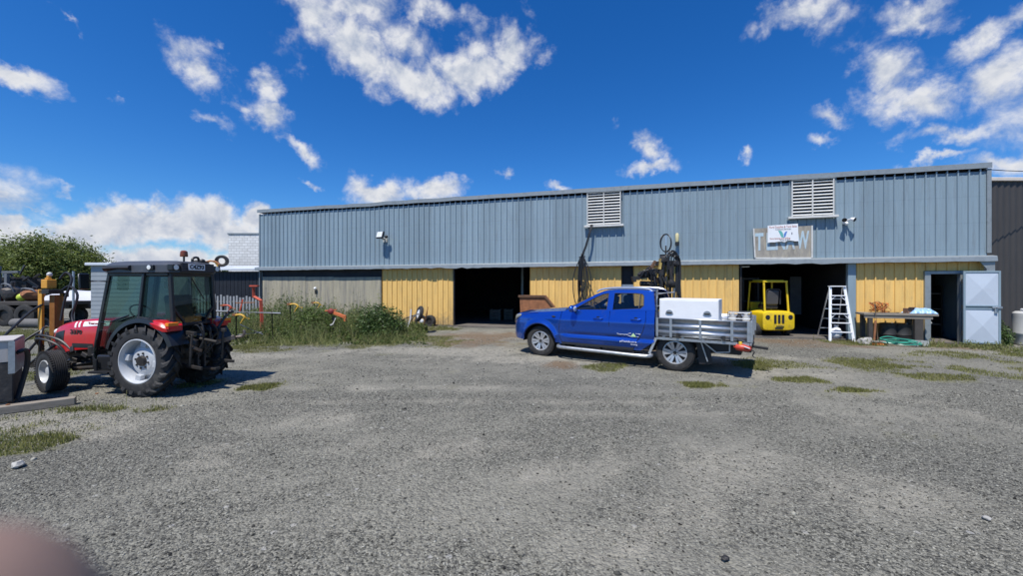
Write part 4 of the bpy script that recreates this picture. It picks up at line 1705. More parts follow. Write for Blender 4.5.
def side_y(s, z, v):
    y = halfw(s)
    zb = belt(s)
    q = (z - .35) / max(.1, zb - .35)
    y -= .055 * max(0, q - .62) ** 1.5 / .38 ** 1.5 * 1.0
    y -= .05 * max(0, .25 - q) / .25
    # waist crease and lower crease
    if .55 < s:
        y -= .034 * math.exp(-((z - .60) / .035) ** 2) * min(1, (s - .55) / .25)
        y += .020 * math.exp(-((z - .50) / .045) ** 2) * min(1, (s - .55) / .25)
    y += .010 * math.exp(-((z - .93) / .06) ** 2)
    # flared arch lip
    if abs(s) < .62:
        r = math.hypot(s, z - .345)
        y += .035 * math.exp(-((r - .47) / .06) ** 2)
    return y


ss = [S0 - .02, S0, -.78, -.70, -.62, -.56] + list(np.linspace(-.5, .5, 44)) + list(np.linspace(.53, 2.70, 52)) + [2.74]
nv = 30
mb = MB()
for sg in (1, -1):
    vs = []
    for s in ss:
        zl, zb = sill(s), belt(s)
        for j in range(nv):
            v = j / (nv - 1)
            z = zl + (zb - zl) * v
            vs.append((-s, sg * side_y(s, z, v), z))
    fs = [(i * nv + j, (i + 1) * nv + j, (i + 1) * nv + j + 1, i * nv + j + 1) for i in range(len(ss) - 1) for j in range(nv - 1)]
    mb.add(vs, fs)
# bonnet, from the wing tops over the crown, and the nose
hs = [S0 - .02, S0, -.78, -.70, -.6, -.5, -.4, -.3, -.15, 0, .15, .3, .45, .6, .72]
nw = 21
vs = []
for s in hs:
    zb = belt(s)
    yb = side_y(s, zb, 1)
    for j in range(nw):
        t = -1 + 2 * j / (nw - 1)
        c = lerp_tab(s, [(-.86, .0), (-.78, .03), (-.6, .05), (.7, .085)])
        rib = .012 * math.exp(-((abs(t) - .62) / .08) ** 2)
        xo = .07 * (1 - t * t) * lerp_tab(s, [(-.86, 1), (-.4, 0)])
        vs.append((-s + xo, yb * t, zb + c * (1 - abs(t) ** 2.6) + rib * (1 if s > -.6 else 0)))
fs = [(i * nw + j, (i + 1) * nw + j, (i + 1) * nw + j + 1, i * nw + j + 1) for i in range(len(hs) - 1) for j in range(nw - 1)]
mb.add(vs, fs)
s = S0 - .02


def nose(u, v):
    t = -1 + 2 * u
    z = .42 + (belt(s) - .42) * v
    y = side_y(s, z, v) * t
    return (-s + .07 * (1 - t * t) * (.6 + .4 * v) + .05 * (1 - t ** 4) * (1 - abs(v - .25) / .75) * .6, y, z)


mb.grid(nose, 21, 10)
# rear wall of the cab, lower
mb.grid(lambda u, v: (-2.74, (-1 + 2 * u) * side_y(2.74, .56 + .65 * v, v), .56 + .65 * v), 9, 8)
body = mb.build('body', M['blue'], ute, smooth=50)
# floor pan and dark underside
mb = MB()
mb.bb(-.55, -2.70, -.80, .80, .36, .46)
mb.bb(.55, -.50, -.52, .52, .40, .85)
mb.bb(-4.3, .5, .32, .42, .46, .58)
mb.bb(-4.3, .5, -.42, -.32, .46, .58)
mb.cyl((0, -.72, WR), (0, .72, WR), .05)
mb.cyl((-XW, -.72, WR), (-XW, .72, WR), .06)
mb.blob((-XW, 0, WR), (.16, .14, .15), 0, 2)
mb.build('chassis', M['steel_dark'], ute, smooth=30)
# wheel housing liners
mb = MB()
for sg in (1, -1):
    pr = []
    for i in range(15):
        a = PI * i / 14
        pr.append((.47 * math.cos(a), .345 + .47 * math.sin(a)))
    vs = [(x, sg * .50, z) for x, z in pr] + [(x, sg * .86, z) for x, z in pr]
    mb.add(vs, [(i, i + 1, 16 + i, 15 + i) for i in range(14)])
    mb.add([(x, sg * .52, z) for x, z in pr], [tuple(range(15))])
mb.build('wheel_housing', M['black'], ute)

# greenhouse: side frames with window openings
GY0, GK = .845, .40


def gy_(z):
    return GY0 - max(0, z - 1.12) * GK


outer = [(.66, 1.125), (1.35, 1.50), (1.55, 1.58), (1.8, 1.615), (2.3, 1.62), (2.58, 1.605), (2.66, 1.58), (2.745, 1.21), (1.8, 1.162), (.9, 1.138)]
win1 = [(.90, 1.165), (1.20, 1.345), (1.42, 1.465), (1.56, 1.525), (1.66, 1.545), (1.69, 1.545), (1.69, 1.19)]
win2 = [(1.83, 1.195), (1.83, 1.553), (2.30, 1.555), (2.44, 1.54), (2.475, 1.50), (2.49, 1.29), (2.43, 1.235)]
mb = MB()
for sg in (1, -1):
    mb.poly([outer, win1, win2], lambda a, b, d: (-a, sg * (gy_(b) - d), b), .045)
gh = mb.build('cab_frame', M['blue'], ute, smooth=30)


def edge_y(s):
    # height of the roof line of the side frame at s
    return lerp_tab(s, [(.66, 1.125), (1.35, 1.50), (1.55, 1.58), (1.8, 1.615), (2.3, 1.62), (2.58, 1.605), (2.66, 1.58)])


def roof(u, v):
    s = 1.35 + (2.66 - 1.35) * u
    z = edge_y(s)
    t = -1 + 2 * v
    return (-s, gy_(z) * t, z + .055 * (1 - abs(t) ** 2.4))


MB().grid(roof, 18, 17).build('roof', M['blue'], ute, smooth=50, thick=.012)


def shield(u, v):
    s = .66 + (1.35 - .66) * u
    z = edge_y(s)
    t = -1 + 2 * v
    return (-s + .16 * (1 - t * t) * (1 - u * .75), (gy_(z) - .02) * t, z + (.045 + .025 * (1 - u)) * (1 - abs(t) ** 2.4))


MB().grid(shield, 10, 13).build('windscreen', M['glass'], ute, smooth=60)


def rearwin(u, v):
    z = 1.22 + (1.565 - 1.22) * u
    t = -1 + 2 * v
    return (-2.735 + (z - 1.21) * .21, (gy_(z) - .10) * t, z)


MB().grid(rearwin, 6, 9).build('rear_window', M['glass'], ute, smooth=60)
mb = MB()
for sg in (1, -1):
    mb.add([(-2.738, sg * .845, 1.21), (-2.66, sg * gy_(1.58), 1.6), (-2.66, sg * (gy_(1.58) - .1), 1.6), (-2.738, sg * .73, 1.21)], [(0, 1, 2, 3)])
mb.build('rear_pillar', M['blue'], ute, smooth=0, thick=.02)
for w_ in (win1, win2):
    mb = MB()
    for sg in (1,):
        mb.poly([w_], lambda a, b, d: (-a, sg * (gy_(b) - .020), b))
    g1 = mb.build('side_window', M['glass'], ute, smooth=0)
    mb = MB()
    mb.poly([w_], lambda a, b, d: (-a, -(gy_(b) - .020), b))
    mb.build('side_window', M['glass'], ute, smooth=0)
    # rubber seal round each opening
    mb = MB()
    for sg in (1, -1):
        mb.tube([(-a, sg * (gy_(b) - .004), b) for a, b in w_], .010, 5, closed=True)
    mb.build('window_seal', M['trim'], ute)
# quarter divider in the rear door glass
MB().bar((-2.40, gy_(1.22) - .006, 1.235), (-2.40, gy_(1.54) - .006, 1.545), .02, .03).build('window_divider', M['trim'], ute, smooth=0)
# door shut lines
mb = MB()


def seam(pts, w=.0065):
    out = []
    for s, z in pts:
        out.append((-s, side_y(s, z, .5) + .001, z))
    mb.tube(out, w, 4)


seam([(.60, 1.11), (.58, .95), (.55, .75), (.56, .52), (.62, .38)])
seam([(1.78, 1.16), (1.77, .9), (1.76, .6), (1.76, .37)])
seam([(2.56, 1.19), (2.56, .95), (2.50, .75), (2.38, .55), (2.30, .37)])
seam([(-.05, 1.055), (-.3, 1.03), (-.5, 1.0)])
mb.build('door_seam', M['black'], ute)
for s0 in (1.52, 2.36):
    z = .985 if s0 < 2 else 1.0
    h = MB().tube([(-s0 + .10, side_y(s0, z, .7) + .010, z), (-s0 + .07, side_y(s0, z, .7) + .04, z + .005), (-s0 - .07, side_y(s0, z, .7) + .04, z + .005), (-s0 - .10, side_y(s0, z, .7) + .010, z)], .016, 8, smooth=4).build('door_handle', M['blue'], ute)
    MB().lathe([(.001, 0), (.05, .001), (.052, .004)], (-s0, side_y(s0, z, .7) + .004, z), 'y', 18, False).build('handle_cup', M['trim'], h)
# door mirrors
for sg in (1, -1):
    mb = MB()
    mb.blob((-.93, sg * 1.0, 1.19), (.075, .115, .085), 0, 3)
    mr_ = mb.build('door_mirror', M['blue'], ute, smooth=60)
    MB().bar((-.95, sg * .84, 1.14), (-.94, sg * .95, 1.15), .07, .04).build('mirror_arm', M['trim'], mr_, bevel=.01)
    MB().blob((-1.005, sg * 1.0, 1.19), (.012, .085, .06), 0, 2).build('mirror_glass', M['lamp_glass'], mr_)
# lamps, grille, bumper trim
for sg in (1, -1):
    pts = []
    vs = []
    ns_ = 8
    for i in range(ns_):
        s = -.855 + .30 * i / (ns_ - 1)
        z1 = belt(s) - .022
        z0 = z1 - (.135 - .075 * i / (ns_ - 1))
        for z in (z0, (z0 + z1) / 2, z1):
            vs.append((-s + .004, sg * (side_y(s, z, .8) + .006), z))
    fs = [(3 * i + j, 3 * i + 3 + j, 3 * i + 4 + j, 3 * i + 1 + j) for i in range(ns_ - 1) for j in range(2)]
    hl = MB().add(vs, fs).build('headlight', M['lens_dark'], ute, smooth=50, thick=.012)
    MB().add([(v[0], v[1] + sg * .008, v[2]) for v in vs[:12]], [(1, 4, 5, 2), (4, 7, 8, 5)]).build('headlight_bezel', M['trim'], hl, smooth=0)
MB().grid(lambda u, v: (.92 + .02 * (1 - (2 * u - 1) ** 2), (-.5 + u) * 1.0, .60 + .26 * v), 9, 5).build('grille', M['trim'], ute, thick=.02)
MB().blob((-.40, .905, .985), (.05, .006, .022), 0, 2).build('wing_badge', M['trim'], ute)
# side step
for sg in (1, -1):
    mb = MB()
    mb.tube([(-.52, sg * .80, .30), (-.60, sg * .93, .275), (-1.5, sg * .94, .262), (-2.55, sg * .94, .25), (-2.66, sg * .80, .28)], .038, 10, smooth=4)
    st = mb.build('side_step', M['galv'], ute)
    mb = MB()
    for k in range(3):
        mb.bar((-.8 - .75 * k, sg * .6, .38), (-.8 - .75 * k, sg * .92, .27), .04, .03)
    mb.build('step_bracket', M['black'], st, smooth=0)
# roof rails
for sg in (1, -1):
    mb = MB()
    pts = [(-1.40, sg * (gy_(1.53) - .03), 1.575), (-1.50, sg * (gy_(1.58) - .03), 1.635), (-1.8, sg * (gy_(1.615) - .03), 1.672), (-2.3, sg * (gy_(1.62) - .03), 1.675), (-2.55, sg * (gy_(1.61) - .03), 1.65), (-2.64, sg * (gy_(1.59) - .03), 1.60)]
    mb.tube(pts, .022, 8, smooth=5)
    mb.build('roof_rail', M['alu'], ute)
# interior: seats, dash, wheel
mb = MB()
mb.bb(-.85, -.62, -.76, .76, .75, 1.16)
mb.build('dashboard', M['trim'], ute, bevel=.04)
for sx in (1.45, 2.25):
    for sy in (.37, -.37):
        t_ = MB()
        t_.box((-sx, sy, .72), (.50, .46, .16), (0, -.1, 0))
        st = t_.build('seat', M['seat'], ute, bevel=.05)
        MB().box((-sx - .24, sy, 1.02), (.14, .44, .60), (0, -.2, 0)).build('seat_back', M['seat'], st, bevel=.05)
        MB().box((-sx - .31, sy, 1.40), (.09, .24, .17), (0, -.15, 0)).build('headrest', M['seat'], st, bevel=.04)
MB().lathe([(.185 + .016 * math.cos(a), .016 * math.sin(a)) for a in [i * PI / 3 for i in range(6)]], (0, 0, 0), 'x', 26, True).build('steering_wheel', M['trim'], ute).matrix_basis = Matrix.Translation((-1.02, -.37, 1.12)) @ Euler((0, .42, 0)).to_matrix().to_4x4()


# wheels
def truck_wheel(parent, cx, cy, sg, steer=0.0):
    """tyre with chunky shoulder blocks, six twin spokes"""
    w = .245
    R_ = WR
    h = w / 2
    prof = [(.235, -h * .80), (.26, -h * .96), (.31, -h), (.345, -h * .93), (R_ - .004, -h * .78), (R_, -h * .45), (R_ + .002, 0), (R_, h * .45), (R_ - .004, h * .78), (.345, h * .93), (.31, h), (.26, h * .96), (.235, h * .80)]
    mb = MB().lathe(prof, (0, 0, 0), 'y', 56)
    # tread blocks
    for i in range(56):
        a = 2 * PI * i / 56
        for (oy, da) in ((-.085, 0), (-.03, .05), (.03, 0), (.085, .05)):
            t = a + da
            c = Vector(((R_ + .001) * math.cos(t), oy, (R_ + .001) * math.sin(t)))
            mb.box(c, (.012, .042, .026), (0, -t, 0))
    ty = mb.build('wheel', M['rubber'], parent, smooth=30)
    f = sg * h
    rim = MB()
    rim.lathe([(.238, f * .82), (.236, f * .95), (.222, f * .97), (.212, f * .85), (.205, f * .2), (.205, -f * .8), (.236, -f * .8)], (0, 0, 0), 'y', 48, False)
    for k in range(6):
        a0 = 2 * PI * k / 6 + .2
        for o_ in (-.20, .20):
            a1 = a0 + o_
            ra, rb = .055, .222
            da, db = .30, .135
            pts = []
            for r, d in ((ra, da), (rb, db)):
                for e in (-1, 1):
                    th = (a0 + o_ * .9 if r == rb else a0 + o_ * 1.2) + e * d
                    pts.append((r * math.cos(th), r * math.sin(th)))
            y0 = f * .55
            y1a, y1b = f * .72, f * .92
            v = [(pts[0][0], y0, pts[0][1]), (pts[1][0], y0, pts[1][1]), (pts[3][0], y0, pts[3][1]), (pts[2][0], y0, pts[2][1]),
                 (pts[0][0], y1a, pts[0][1]), (pts[1][0], y1a, pts[1][1]), (pts[3][0], y1b, pts[3][1]), (pts[2][0], y1b, pts[2][1])]
            rim.add(v, [(0, 1, 2, 3), (4, 7, 6, 5), (0, 4, 5, 1), (1, 5, 6, 2), (2, 6, 7, 3), (3, 7, 4, 0)])
    rim.cyl((0, f * .5, 0), (0, f * .80, 0), .072, .058, 24)
    rim.build('rim', M['silver_rim'], ty, smooth=30)
    MB().cyl((0, f * .1, 0), (0, f * .3, 0), .19, n=32).build('brake_disc', M['steel_dark'], ty)
    mb = MB()
    mb.cyl((0, f * .79, 0), (0, f * .83, 0), .036, n=20)
    for k in range(6):
        a = 2 * PI * k / 6
        mb.cyl((.052 * math.cos(a), f * .76, .052 * math.sin(a)), (.052 * math.cos(a), f * .84, .052 * math.sin(a)), .008, n=8)
    mb.build('hub_cap', M['steel_dark'], ty)
    ty.location = (cx, cy, R_ - .004)
    ty.rotation_euler = (0, random.uniform(0, 1), steer)
    return ty


for sg in (1, -1):
    truck_wheel(ute, 0, sg * .725, sg, .06)
    truck_wheel(ute, -XW, sg * .725, sg)
# mud flap behind the front wheel
MB().bar((-.52, .76, .40), (-.56, .78, .20), .02, .20).build('mud_flap', M['black'], ute, smooth=0)

# ---- tray
TS0, TS1, TW = 2.80, 4.44, .93
TZ = .70
mb = MB()
mb.bb(-TS1, -TS0, -TW + .02, TW - .02, TZ, TZ + .05)
for k in range(5):
    s = TS0 + .1 + k * .36
    mb.bb(-s - .05, -s, -TW + .05, TW - .05, TZ - .09, TZ - .002)
tray = mb.build('tray', M['galv'], ute, smooth=0)


def dropside(p0, p1, z0, z1, outward, name='drop_side'):
    """pressed steel side: horizontal swages, posts and rims"""
    p0, p1 = Vector(p0), Vector(p1)
    o_ = Vector(outward)
    prof = [(z0, .0), (z0 + .045, .0), (z0 + .055, .022), (z0 + .10, .022), (z0 + .125, -.012), (z0 + .165, -.012), (z0 + .19, .022), (z0 + .225, .022), (z0 + .25, -.012), (z0 + .29, -.012), (z0 + .31, .020), (z1 - .03, .020), (z1 - .025, .03), (z1, .03)]
    vs = []
    for z, h in prof:
        for p in (p0, p1):
            q = p + o_ * h
            vs.append((q.x, q.y, z))
    fs = [(2 * i, 2 * i + 1, 2 * i + 3, 2 * i + 2) for i in range(len(prof) - 1)]
    side = MB().add(vs, fs).build(name, M['galv'], ute, smooth=20, thick=.006)
    d = p1 - p0
    for f in (.008, .17, .5, .83, .992):
        q = p0 + d * f + o_ * .026
        MB().bar((q.x, q.y, z0 - .01), (q.x, q.y, z1 - .01), .035, .045).build('stake_post', M['galv'], side, smooth=0)
    for f in (.25, .75):
        q = p0 + d * f + o_ * .035
        MB().box((q.x, q.y, z0 + .03), (.05, .05, .10)).build('latch', M['steel_dark'], side, smooth=0)
    mb = MB()
    q0, q1 = p0 + o_ * .01, p1 + o_ * .01
    mb.bar((q0.x, q0.y, z0 - .05), (q1.x, q1.y, z0 - .05), .05, .05)
    mb.build('tray_rail', M['galv'], side, smooth=0)
    return side


dropside((-TS0, TW, 0), (-TS1, TW, 0), TZ + .0, TZ + .375, (0, 1, 0))
dropside((-TS0, -TW, 0), (-TS1, -TW, 0), TZ, TZ + .375, (0, -1, 0))
dropside((-TS1, TW - .01, 0), (-TS1, -TW + .01, 0), TZ, TZ + .375, (-1, 0, 0), 'tailgate')
# headboard and ladder rack frame behind the cab
mb = MB()
for sg in (1, -1):
    mb.tube([(-TS0 + .02, sg * .86, TZ), (-TS0 + .02, sg * .86, 1.66)], .030, 8)
mb.tube([(-TS0 + .02, -.86, 1.56), (-TS0 + .02, .86, 1.56)], .024, 8)
mb.tube([(-TS0 + .02, -.86, 1.30), (-TS0 + .02, .86, 1.30)], .02, 8)
mb.build('headboard', M['alu'], ute)
mb = MB()
for k in range(9):
    y = -.8 + k * .2
    mb.bar((-TS0 + .02, y, TZ + .05), (-TS0 + .02, y, 1.28), .012, .012)
mb.build('headboard_mesh', M['galv'], ute, smooth=0)
# rear guards, brackets, tail lamps, towbar
for sg in (1, -1):
    pr = []
    mb = MB()
    for (a, b) in (((-XW - .48, .62), (-XW - .60, .24)), ((-XW - .52, .62), (-XW - .75, .43)), ((-XW - .75, .43), (-XW - .98, .46)), ((-XW - .98, .46), (-XW - .98, .64))):
        mb.bar((a[0], sg * .80, a[1]), (b[0], sg * .80, b[1]), .022, .022)
    mb.build('guard_bracket', M['galv'], ute, smooth=0)
    MB().bar((-XW - .50, sg * .74, .62), (-XW - .56, sg * .74, .18), .015, .24).build('mud_flap', M['black'], ute, smooth=0)
    MB().bar((-XW + .36, sg * .86, .64), (-XW + .50, sg * .86, .30), .03, .05).build('guard_stay', M['alu'], ute, smooth=0)
    tl = MB().bb(-TS1 - .02, -TS1 + .02, sg * .55, sg * .86, .53, .63).build('tail_lamp', M['red_lens'], ute, bevel=.01)
    MB().bb(-TS1 - .025, -TS1 - .021, sg * .56, sg * .64, .54, .62).build('indicator_lens', M['orange_lens'], tl, smooth=0)
mb = MB()
mb.bb(-4.46, -4.34, -.65, .65, .46, .54)
mb.bar((-4.4, 0, .5), (-4.72, 0, .47), .06, .05)
mb.build('tow_bar', M['black'], ute, bevel=.006)
MB().bb(-4.30, -3.72, -.78, .70, .40, .64).build('under_tray_shade_box', M['black'], ute, bevel=.02)  # black box added to deepen the shade under the tray
for sg in (1, -1):
    MB().bar((-.60, sg * .868, .372), (-2.30, sg * .868, .372), .02, .05).build('sill_shade_strip', M['trim'], ute, smooth=0)  # black strip added as the shading along the lower sill
    mb = MB()
    mb.tube([(-.475 * math.cos(a), sg * (halfw(0) + .030), .345 + .475 * math.sin(a)) for a in [PI * (i + .6) / 17.2 for i in range(17)]], .014, 6)
    mb.build('arch_lip', M['blue'], ute)
# door lettering and logo
M['white_ink'] = mat('white_vinyl', (.82, .82, .82), .5)
M['lime'] = mat('pale_green_vinyl', (.50, .72, .38), .5)


def on_side(s, z):
    return (-s, side_y(s, z, .5) + .006, z)


text('Tasman', .040, M['white_ink'], ute, mtx(on_side(2.06, .675), (-1, 0, 0), (0, 0, 1)), width=.22)
text('pFieldcore', .055, M['white_ink'], ute, mtx(on_side(2.20, .525), (-1, 0, 0), (0, .05, 1)), width=.36)
text('fencing', .04, M['white_ink'], ute, mtx(on_side(2.32, .468), (-1, 0, 0), (0, 0, 1)), width=.14)
MB().poly([[(2.25, .635), (2.37, .635), (2.31, .715)]], lambda a, b, d: (-a, side_y(a, .66, .5) + .006 + d, b), .002).build('logo', M['lime'], ute, smooth=0)
mb = MB()
for pts in (((2.17, .675), (2.22, .70), (2.26, .707)), ((2.36, .705), (2.42, .70), (2.46, .692)), ((2.17, .672), (2.21, .650), (2.25, .636)), ((2.38, .636), (2.42, .637))):
    mb.tube([on_side(*p) for p in pts], .004, 4)
mb.build('logo', M['white_ink'], ute)


def U2W(x, y, z):
    c, s_ = math.cos(TRA), math.sin(TRA)
    return Vector((TR0.x + c * x - s_ * y, TR0.y + s_ * x + c * y, z))


def at_ute(name, label, cat, x, y, z, rz=0, group=None):
    return thing(name, label, cat, U2W(x, y, z), TRA + rz, group)


# ---- white tool box on the tray
tb = at_ute('tool_box', 'long plain white tool box with two latches standing on the ute tray', 'tool box', -(TS0 + .58), .56, TZ + .05)
BL, BW, BH = 1.10, .58, .71
MB().bb(-BL / 2, BL / 2, -BW / 2, BW / 2, 0, BH).build('box_body', M['white'], tb, bevel=.012)
MB().bb(-BL / 2 + .02, BL / 2 - .02, BW / 2 + .002, BW / 2 + .014, .04, BH - .03).build('box_door', M['white'], tb, bevel=.006)
for sx in (.35, -.35):
    z = .43
    l_ = MB()
    pr = [(.075 * math.cos(PI * i / 12), .085 * math.sin(PI * i / 12)) for i in range(13)]
    l_.poly([[(sx + a, z + b - .03) for a, b in pr]], lambda a, b, d: (a, BW / 2 + .015 + d, b), .012)
    lo = l_.build('latch', M['galv'], tb, smooth=0)
    MB().bb(sx - .05, sx + .05, BW / 2 + .028, BW / 2 + .04, z - .02, z + .01).build('latch_handle', M['steel_dark'], lo, bevel=.003)
# rack of small bottles behind the box at the tail
tt = at_ute('wire_rack', 'small galvanised rack of bottles on the tray behind the white box', 'rack', -(TS0 + 1.42), -.15, TZ + .05)
mb = MB()
for z in (.02, .30, .42):
    mb.tube([(-.2, -.2, z), (.2, -.2, z), (.2, .2, z), (-.2, .2, z)], .010, 6, closed=True)
for sx in (-.2, .2):
    for sy in (-.2, .2):
        mb.tube([(sx, sy, 0), (sx, sy, .43)], .010, 6)
mb.build('rack_frame', M['galv'], tt)
M['dull_plastic'] = mat('dull_white_plastic', (.42, .42, .40), .4, trans=.1)
for k in range(3):
    MB().lathe([(.001, 0), (.065, .005), (.07, .05), (.07, .28), (.03, .34), (.03, .38), (.001, .38)], (-.11 + k * .12, 0, .03), 'z', 16, False).build('bottle', M['dull_plastic'] if k != 1 else M['trim'], tt)
# red canister hung under the rear corner of the tray
M['red_plastic'] = mat('sun_faded_red_plastic', (.50, .055, .03), .4, 0, .15, 10)
rc = at_ute('red_canister', 'red canister with yellow cap and white label under the tray rear corner', 'canister', -(TS1 - .10), TW + .06, .47)
mb = MB()
mb.tube([(.15, 0, .12), (.11, 0, .12), (.0, .0, .12), (-.10, 0, .10), (-.13, 0, .09)], [.03, .055, .065, .05, .02], 12)
mb.build('canister_body', M['red_plastic'], rc, smooth=50)
MB().lathe([(.001, .0), (.028, 0), (.028, .05), (.024, .055), (.001, .055)], (.04, 0, .17), 'z', 14, False).build('cap', mat('yellow_cap', (.75, .5, .05), .4), rc)
MB().bar((-.02, .062, .15), (-.11, .05, .12), .035, .012).build('white_tag', M['white'], rc, smooth=0)
mb = MB()
mb.tube([(.08, 0, .16), (.08, -.02, .24), (.08, -.10, .27)], .010, 6)
mb.tube([(-.12, 0, .09), (-.18, -.01, .06), (-.15, -.02, -.02), (-.20, -.02, -.05)], .010, 6, smooth=3)
mb.build('mounting_strap', M['black'], rc)

# ---- drilling rig on the tray
M['rig_yellow'] = mat('dirty_yellow_paint', (.50, .36, .10), .6, .1, .25, 6, dirt=((.10, .07, .04), .6, 7))
M['brown_steel'] = mat('brown_worn_steel', (.14, .075, .04), .65, .3, .3, 8)
DR = 11.2
gR = Vector((P(667, 300, DR).x, DR, 0))
rg = thing('drill_rig', 'tall drill rig with brown yellow masts, wire ring and black hoses behind the ute', 'drill rig', gR)


def q_(px, py, dy=0.0):
    p = P(px, py, DR + dy)
    return (p.x - gR.x, p.y - gR.y, p.z)


mb = MB()
mb.bb(-.55, .45, -.35, .45, .25, .42)
mb.bb(-.50, -.38, -.45, .55, 0, .25)
mb.bb(.30, .42, -.45, .55, 0, .25)
mb.bar(q_(664, 340), q_(664, 300), .25, .25)
mb.build('rig_base', M['steel_dark'], rg, bevel=.01)
for a_, b_ in (((666.5, 330), (667.5, 262)), ((674.5, 330), (675, 268)), ((659.5, 330), (659, 272))):
    MB().cyl(q_(*a_), q_(*b_), .045, n=10).build('mast', M['rig_yellow'], rg)
mb = MB()
mb.bar(q_(657, 264), q_(680, 263), .14, .12)
mb.bar(q_(655, 281), q_(671, 279, .05), .12, .14)
mb.bar(q_(661, 270, -.06), q_(661, 288, -.06), .14, .10)
mb.bar(q_(671, 262, -.06), q_(672, 283, -.06), .09, .10)
mb.cyl(q_(663, 295, .1), q_(663, 255, .1), .07, n=10)
mb.cyl(q_(670.5, 300, .05), q_(671, 262, .05), .045, n=8)
for (px, py, r, sd) in ((664, 260, .11, 1), (672, 284, .11, 2), (660, 291, .10, 3), (668, 294, .10, 4), (676, 264, .09, 5), (655, 290, .08, 6)):
    mb.blob(q_(px, py, -.1), (r, r * .8, r), .16, 2, sd)
mb.build('drill_head', M['steel_dark'], rg, smooth=30)
mb = MB()
mb.bar(q_(632.5, 279.5), q_(648, 276.5), .09, .10)
mb.bar(q_(633, 280), q_(636, 279.5), .14, .16)
mb.bar(q_(640, 276), q_(658, 271), .10, .12)
mb.cyl(q_(641, 284, .05), q_(656, 284.5, .05), .075, n=12)
mb.bar(q_(650, 287), q_(660, 283), .07, .10)
mb.blob(q_(644, 275), (.16, .12, .10), .14, 2, 8)
mb.blob(q_(653, 277), (.12, .12, .13), .14, 2, 9)
mb.build('boom', M['steel_dark'], rg, smooth=30)
MB().bar(q_(648, 275, -.05), q_(656, 261.5, -.05), .10, .07).build('lift_ram', M['brown_steel'], rg, bevel=.008)
MB().bar(q_(660, 270, -.08), q_(661.5, 259, -.08), .13, .06).build('guard_plate', M['rig_yellow'], rg, bevel=.008)
for k in range(2):
    o_ = MB().lathe([(.235 + .016 * math.cos(a), .016 * math.sin(a)) for a in [i * PI / 3 for i in range(6)]], (0, 0, 0), 'y' if k == 0 else 'x', 30, True).build('ring', M['hose'], rg)
    c_ = q_(666.5, 243.5)
    o_.matrix_basis = Matrix.Translation(c_) @ Euler((0, 0, .35)).to_matrix().to_4x4() @ Matrix.Diagonal((.85, .85, 1.05, 1))
MB().cyl(q_(666.5, 262), q_(666.5, 246), .03, .018, 8).build('ring_post', M['steel_dark'], rg)
MB().cyl(q_(666.6, 246), q_(666.8, 234.5), .012, n=6).build('spike', M['alu'], rg)
rr = random.Random(21)
for k in range(7):
    x0 = rr.uniform(662, 674)
    tp = rr.uniform(251, 257)
    x2 = rr.uniform(676, 682)
    pts = [q_(x0, rr.uniform(266, 280), -.1), q_(x0 + 1, tp + 3, -.14), q_((x0 + x2) / 2, tp, -.12), q_(x2, tp + 4, -.08), q_(x2 + .6, rr.uniform(264, 280), -.05), q_(x2 + rr.uniform(-4, 1.5), rr.uniform(290, 302), -.05)]
    MB().tube(pts, .020, 6, smooth=5).build('hose', M['hose'], rg)
MB().tube([q_(679, 256), q_(679.5, 275), q_(680.5, 305)], [.03, .045, .05], 7).build('hose_sleeve', M['hose'], rg)
for k in range(6):
    x0 = rr.uniform(640, 652)
    pts = [q_(x0, rr.uniform(274, 280), -.1), q_(x0 + 4, rr.uniform(266, 272), -.14), q_(x0 + 10, rr.uniform(268, 276), -.14), q_(x0 + rr.uniform(8, 16), rr.uniform(280, 292), -.1)]
    MB().tube(pts, .016, 6, smooth=5).build('hose', M['hose'], rg)
for k in range(4):
    x0 = 655 + 4 * k
    pts = [q_(x0, 276, -.15), q_(x0 + rr.uniform(-3, 3), 284, -.2), q_(x0 + rr.uniform(-3, 5), 292, -.16), q_(x0, 300, -.1)]
    MB().tube(pts, .018, 6, smooth=5).build('hose', M['hose'], rg)
# ------------------------------------------------------------------ the red tractor
TTA = math.atan2(.1635, -.9865)
TT0 = Vector((-5.70, 6.76, 0))
tra = thing('tractor', 'red narrow orchard tractor with black glass cab and pale grey wheel rims', 'tractor', TT0, TTA)
M['red'] = mat('tractor_red_paint', (.50, .012, .014), .3, 0, .08, 5, coat=.6, dirt=((.20, .06, .04), .15, 6))
M['cab_black'] = mat('satin_black_paint', (.018, .019, .021), .35, 0, .15, 8)
M['roof_grey'] = mat('dark_grey_roof_plastic', (.060, .066, .078), .45, 0, .1, 4, dirt=((.13, .13, .13), .2, 4))
M['rim_grey'] = mat('pale_grey_rim_paint', (.50, .52, .54), .4, .1, .08, 6, dirt=((.25, .22, .18), .25, 7))
M['tyre_trac'] = mat('tractor_tyre_rubber', (.022, .022, .023), .75, 0, .25, 10, bump=.25, bscale=50, dirt=((.13, .12, .10), .35, 4))
TW_ = 1.77
RR_, FR_ = .555, .335


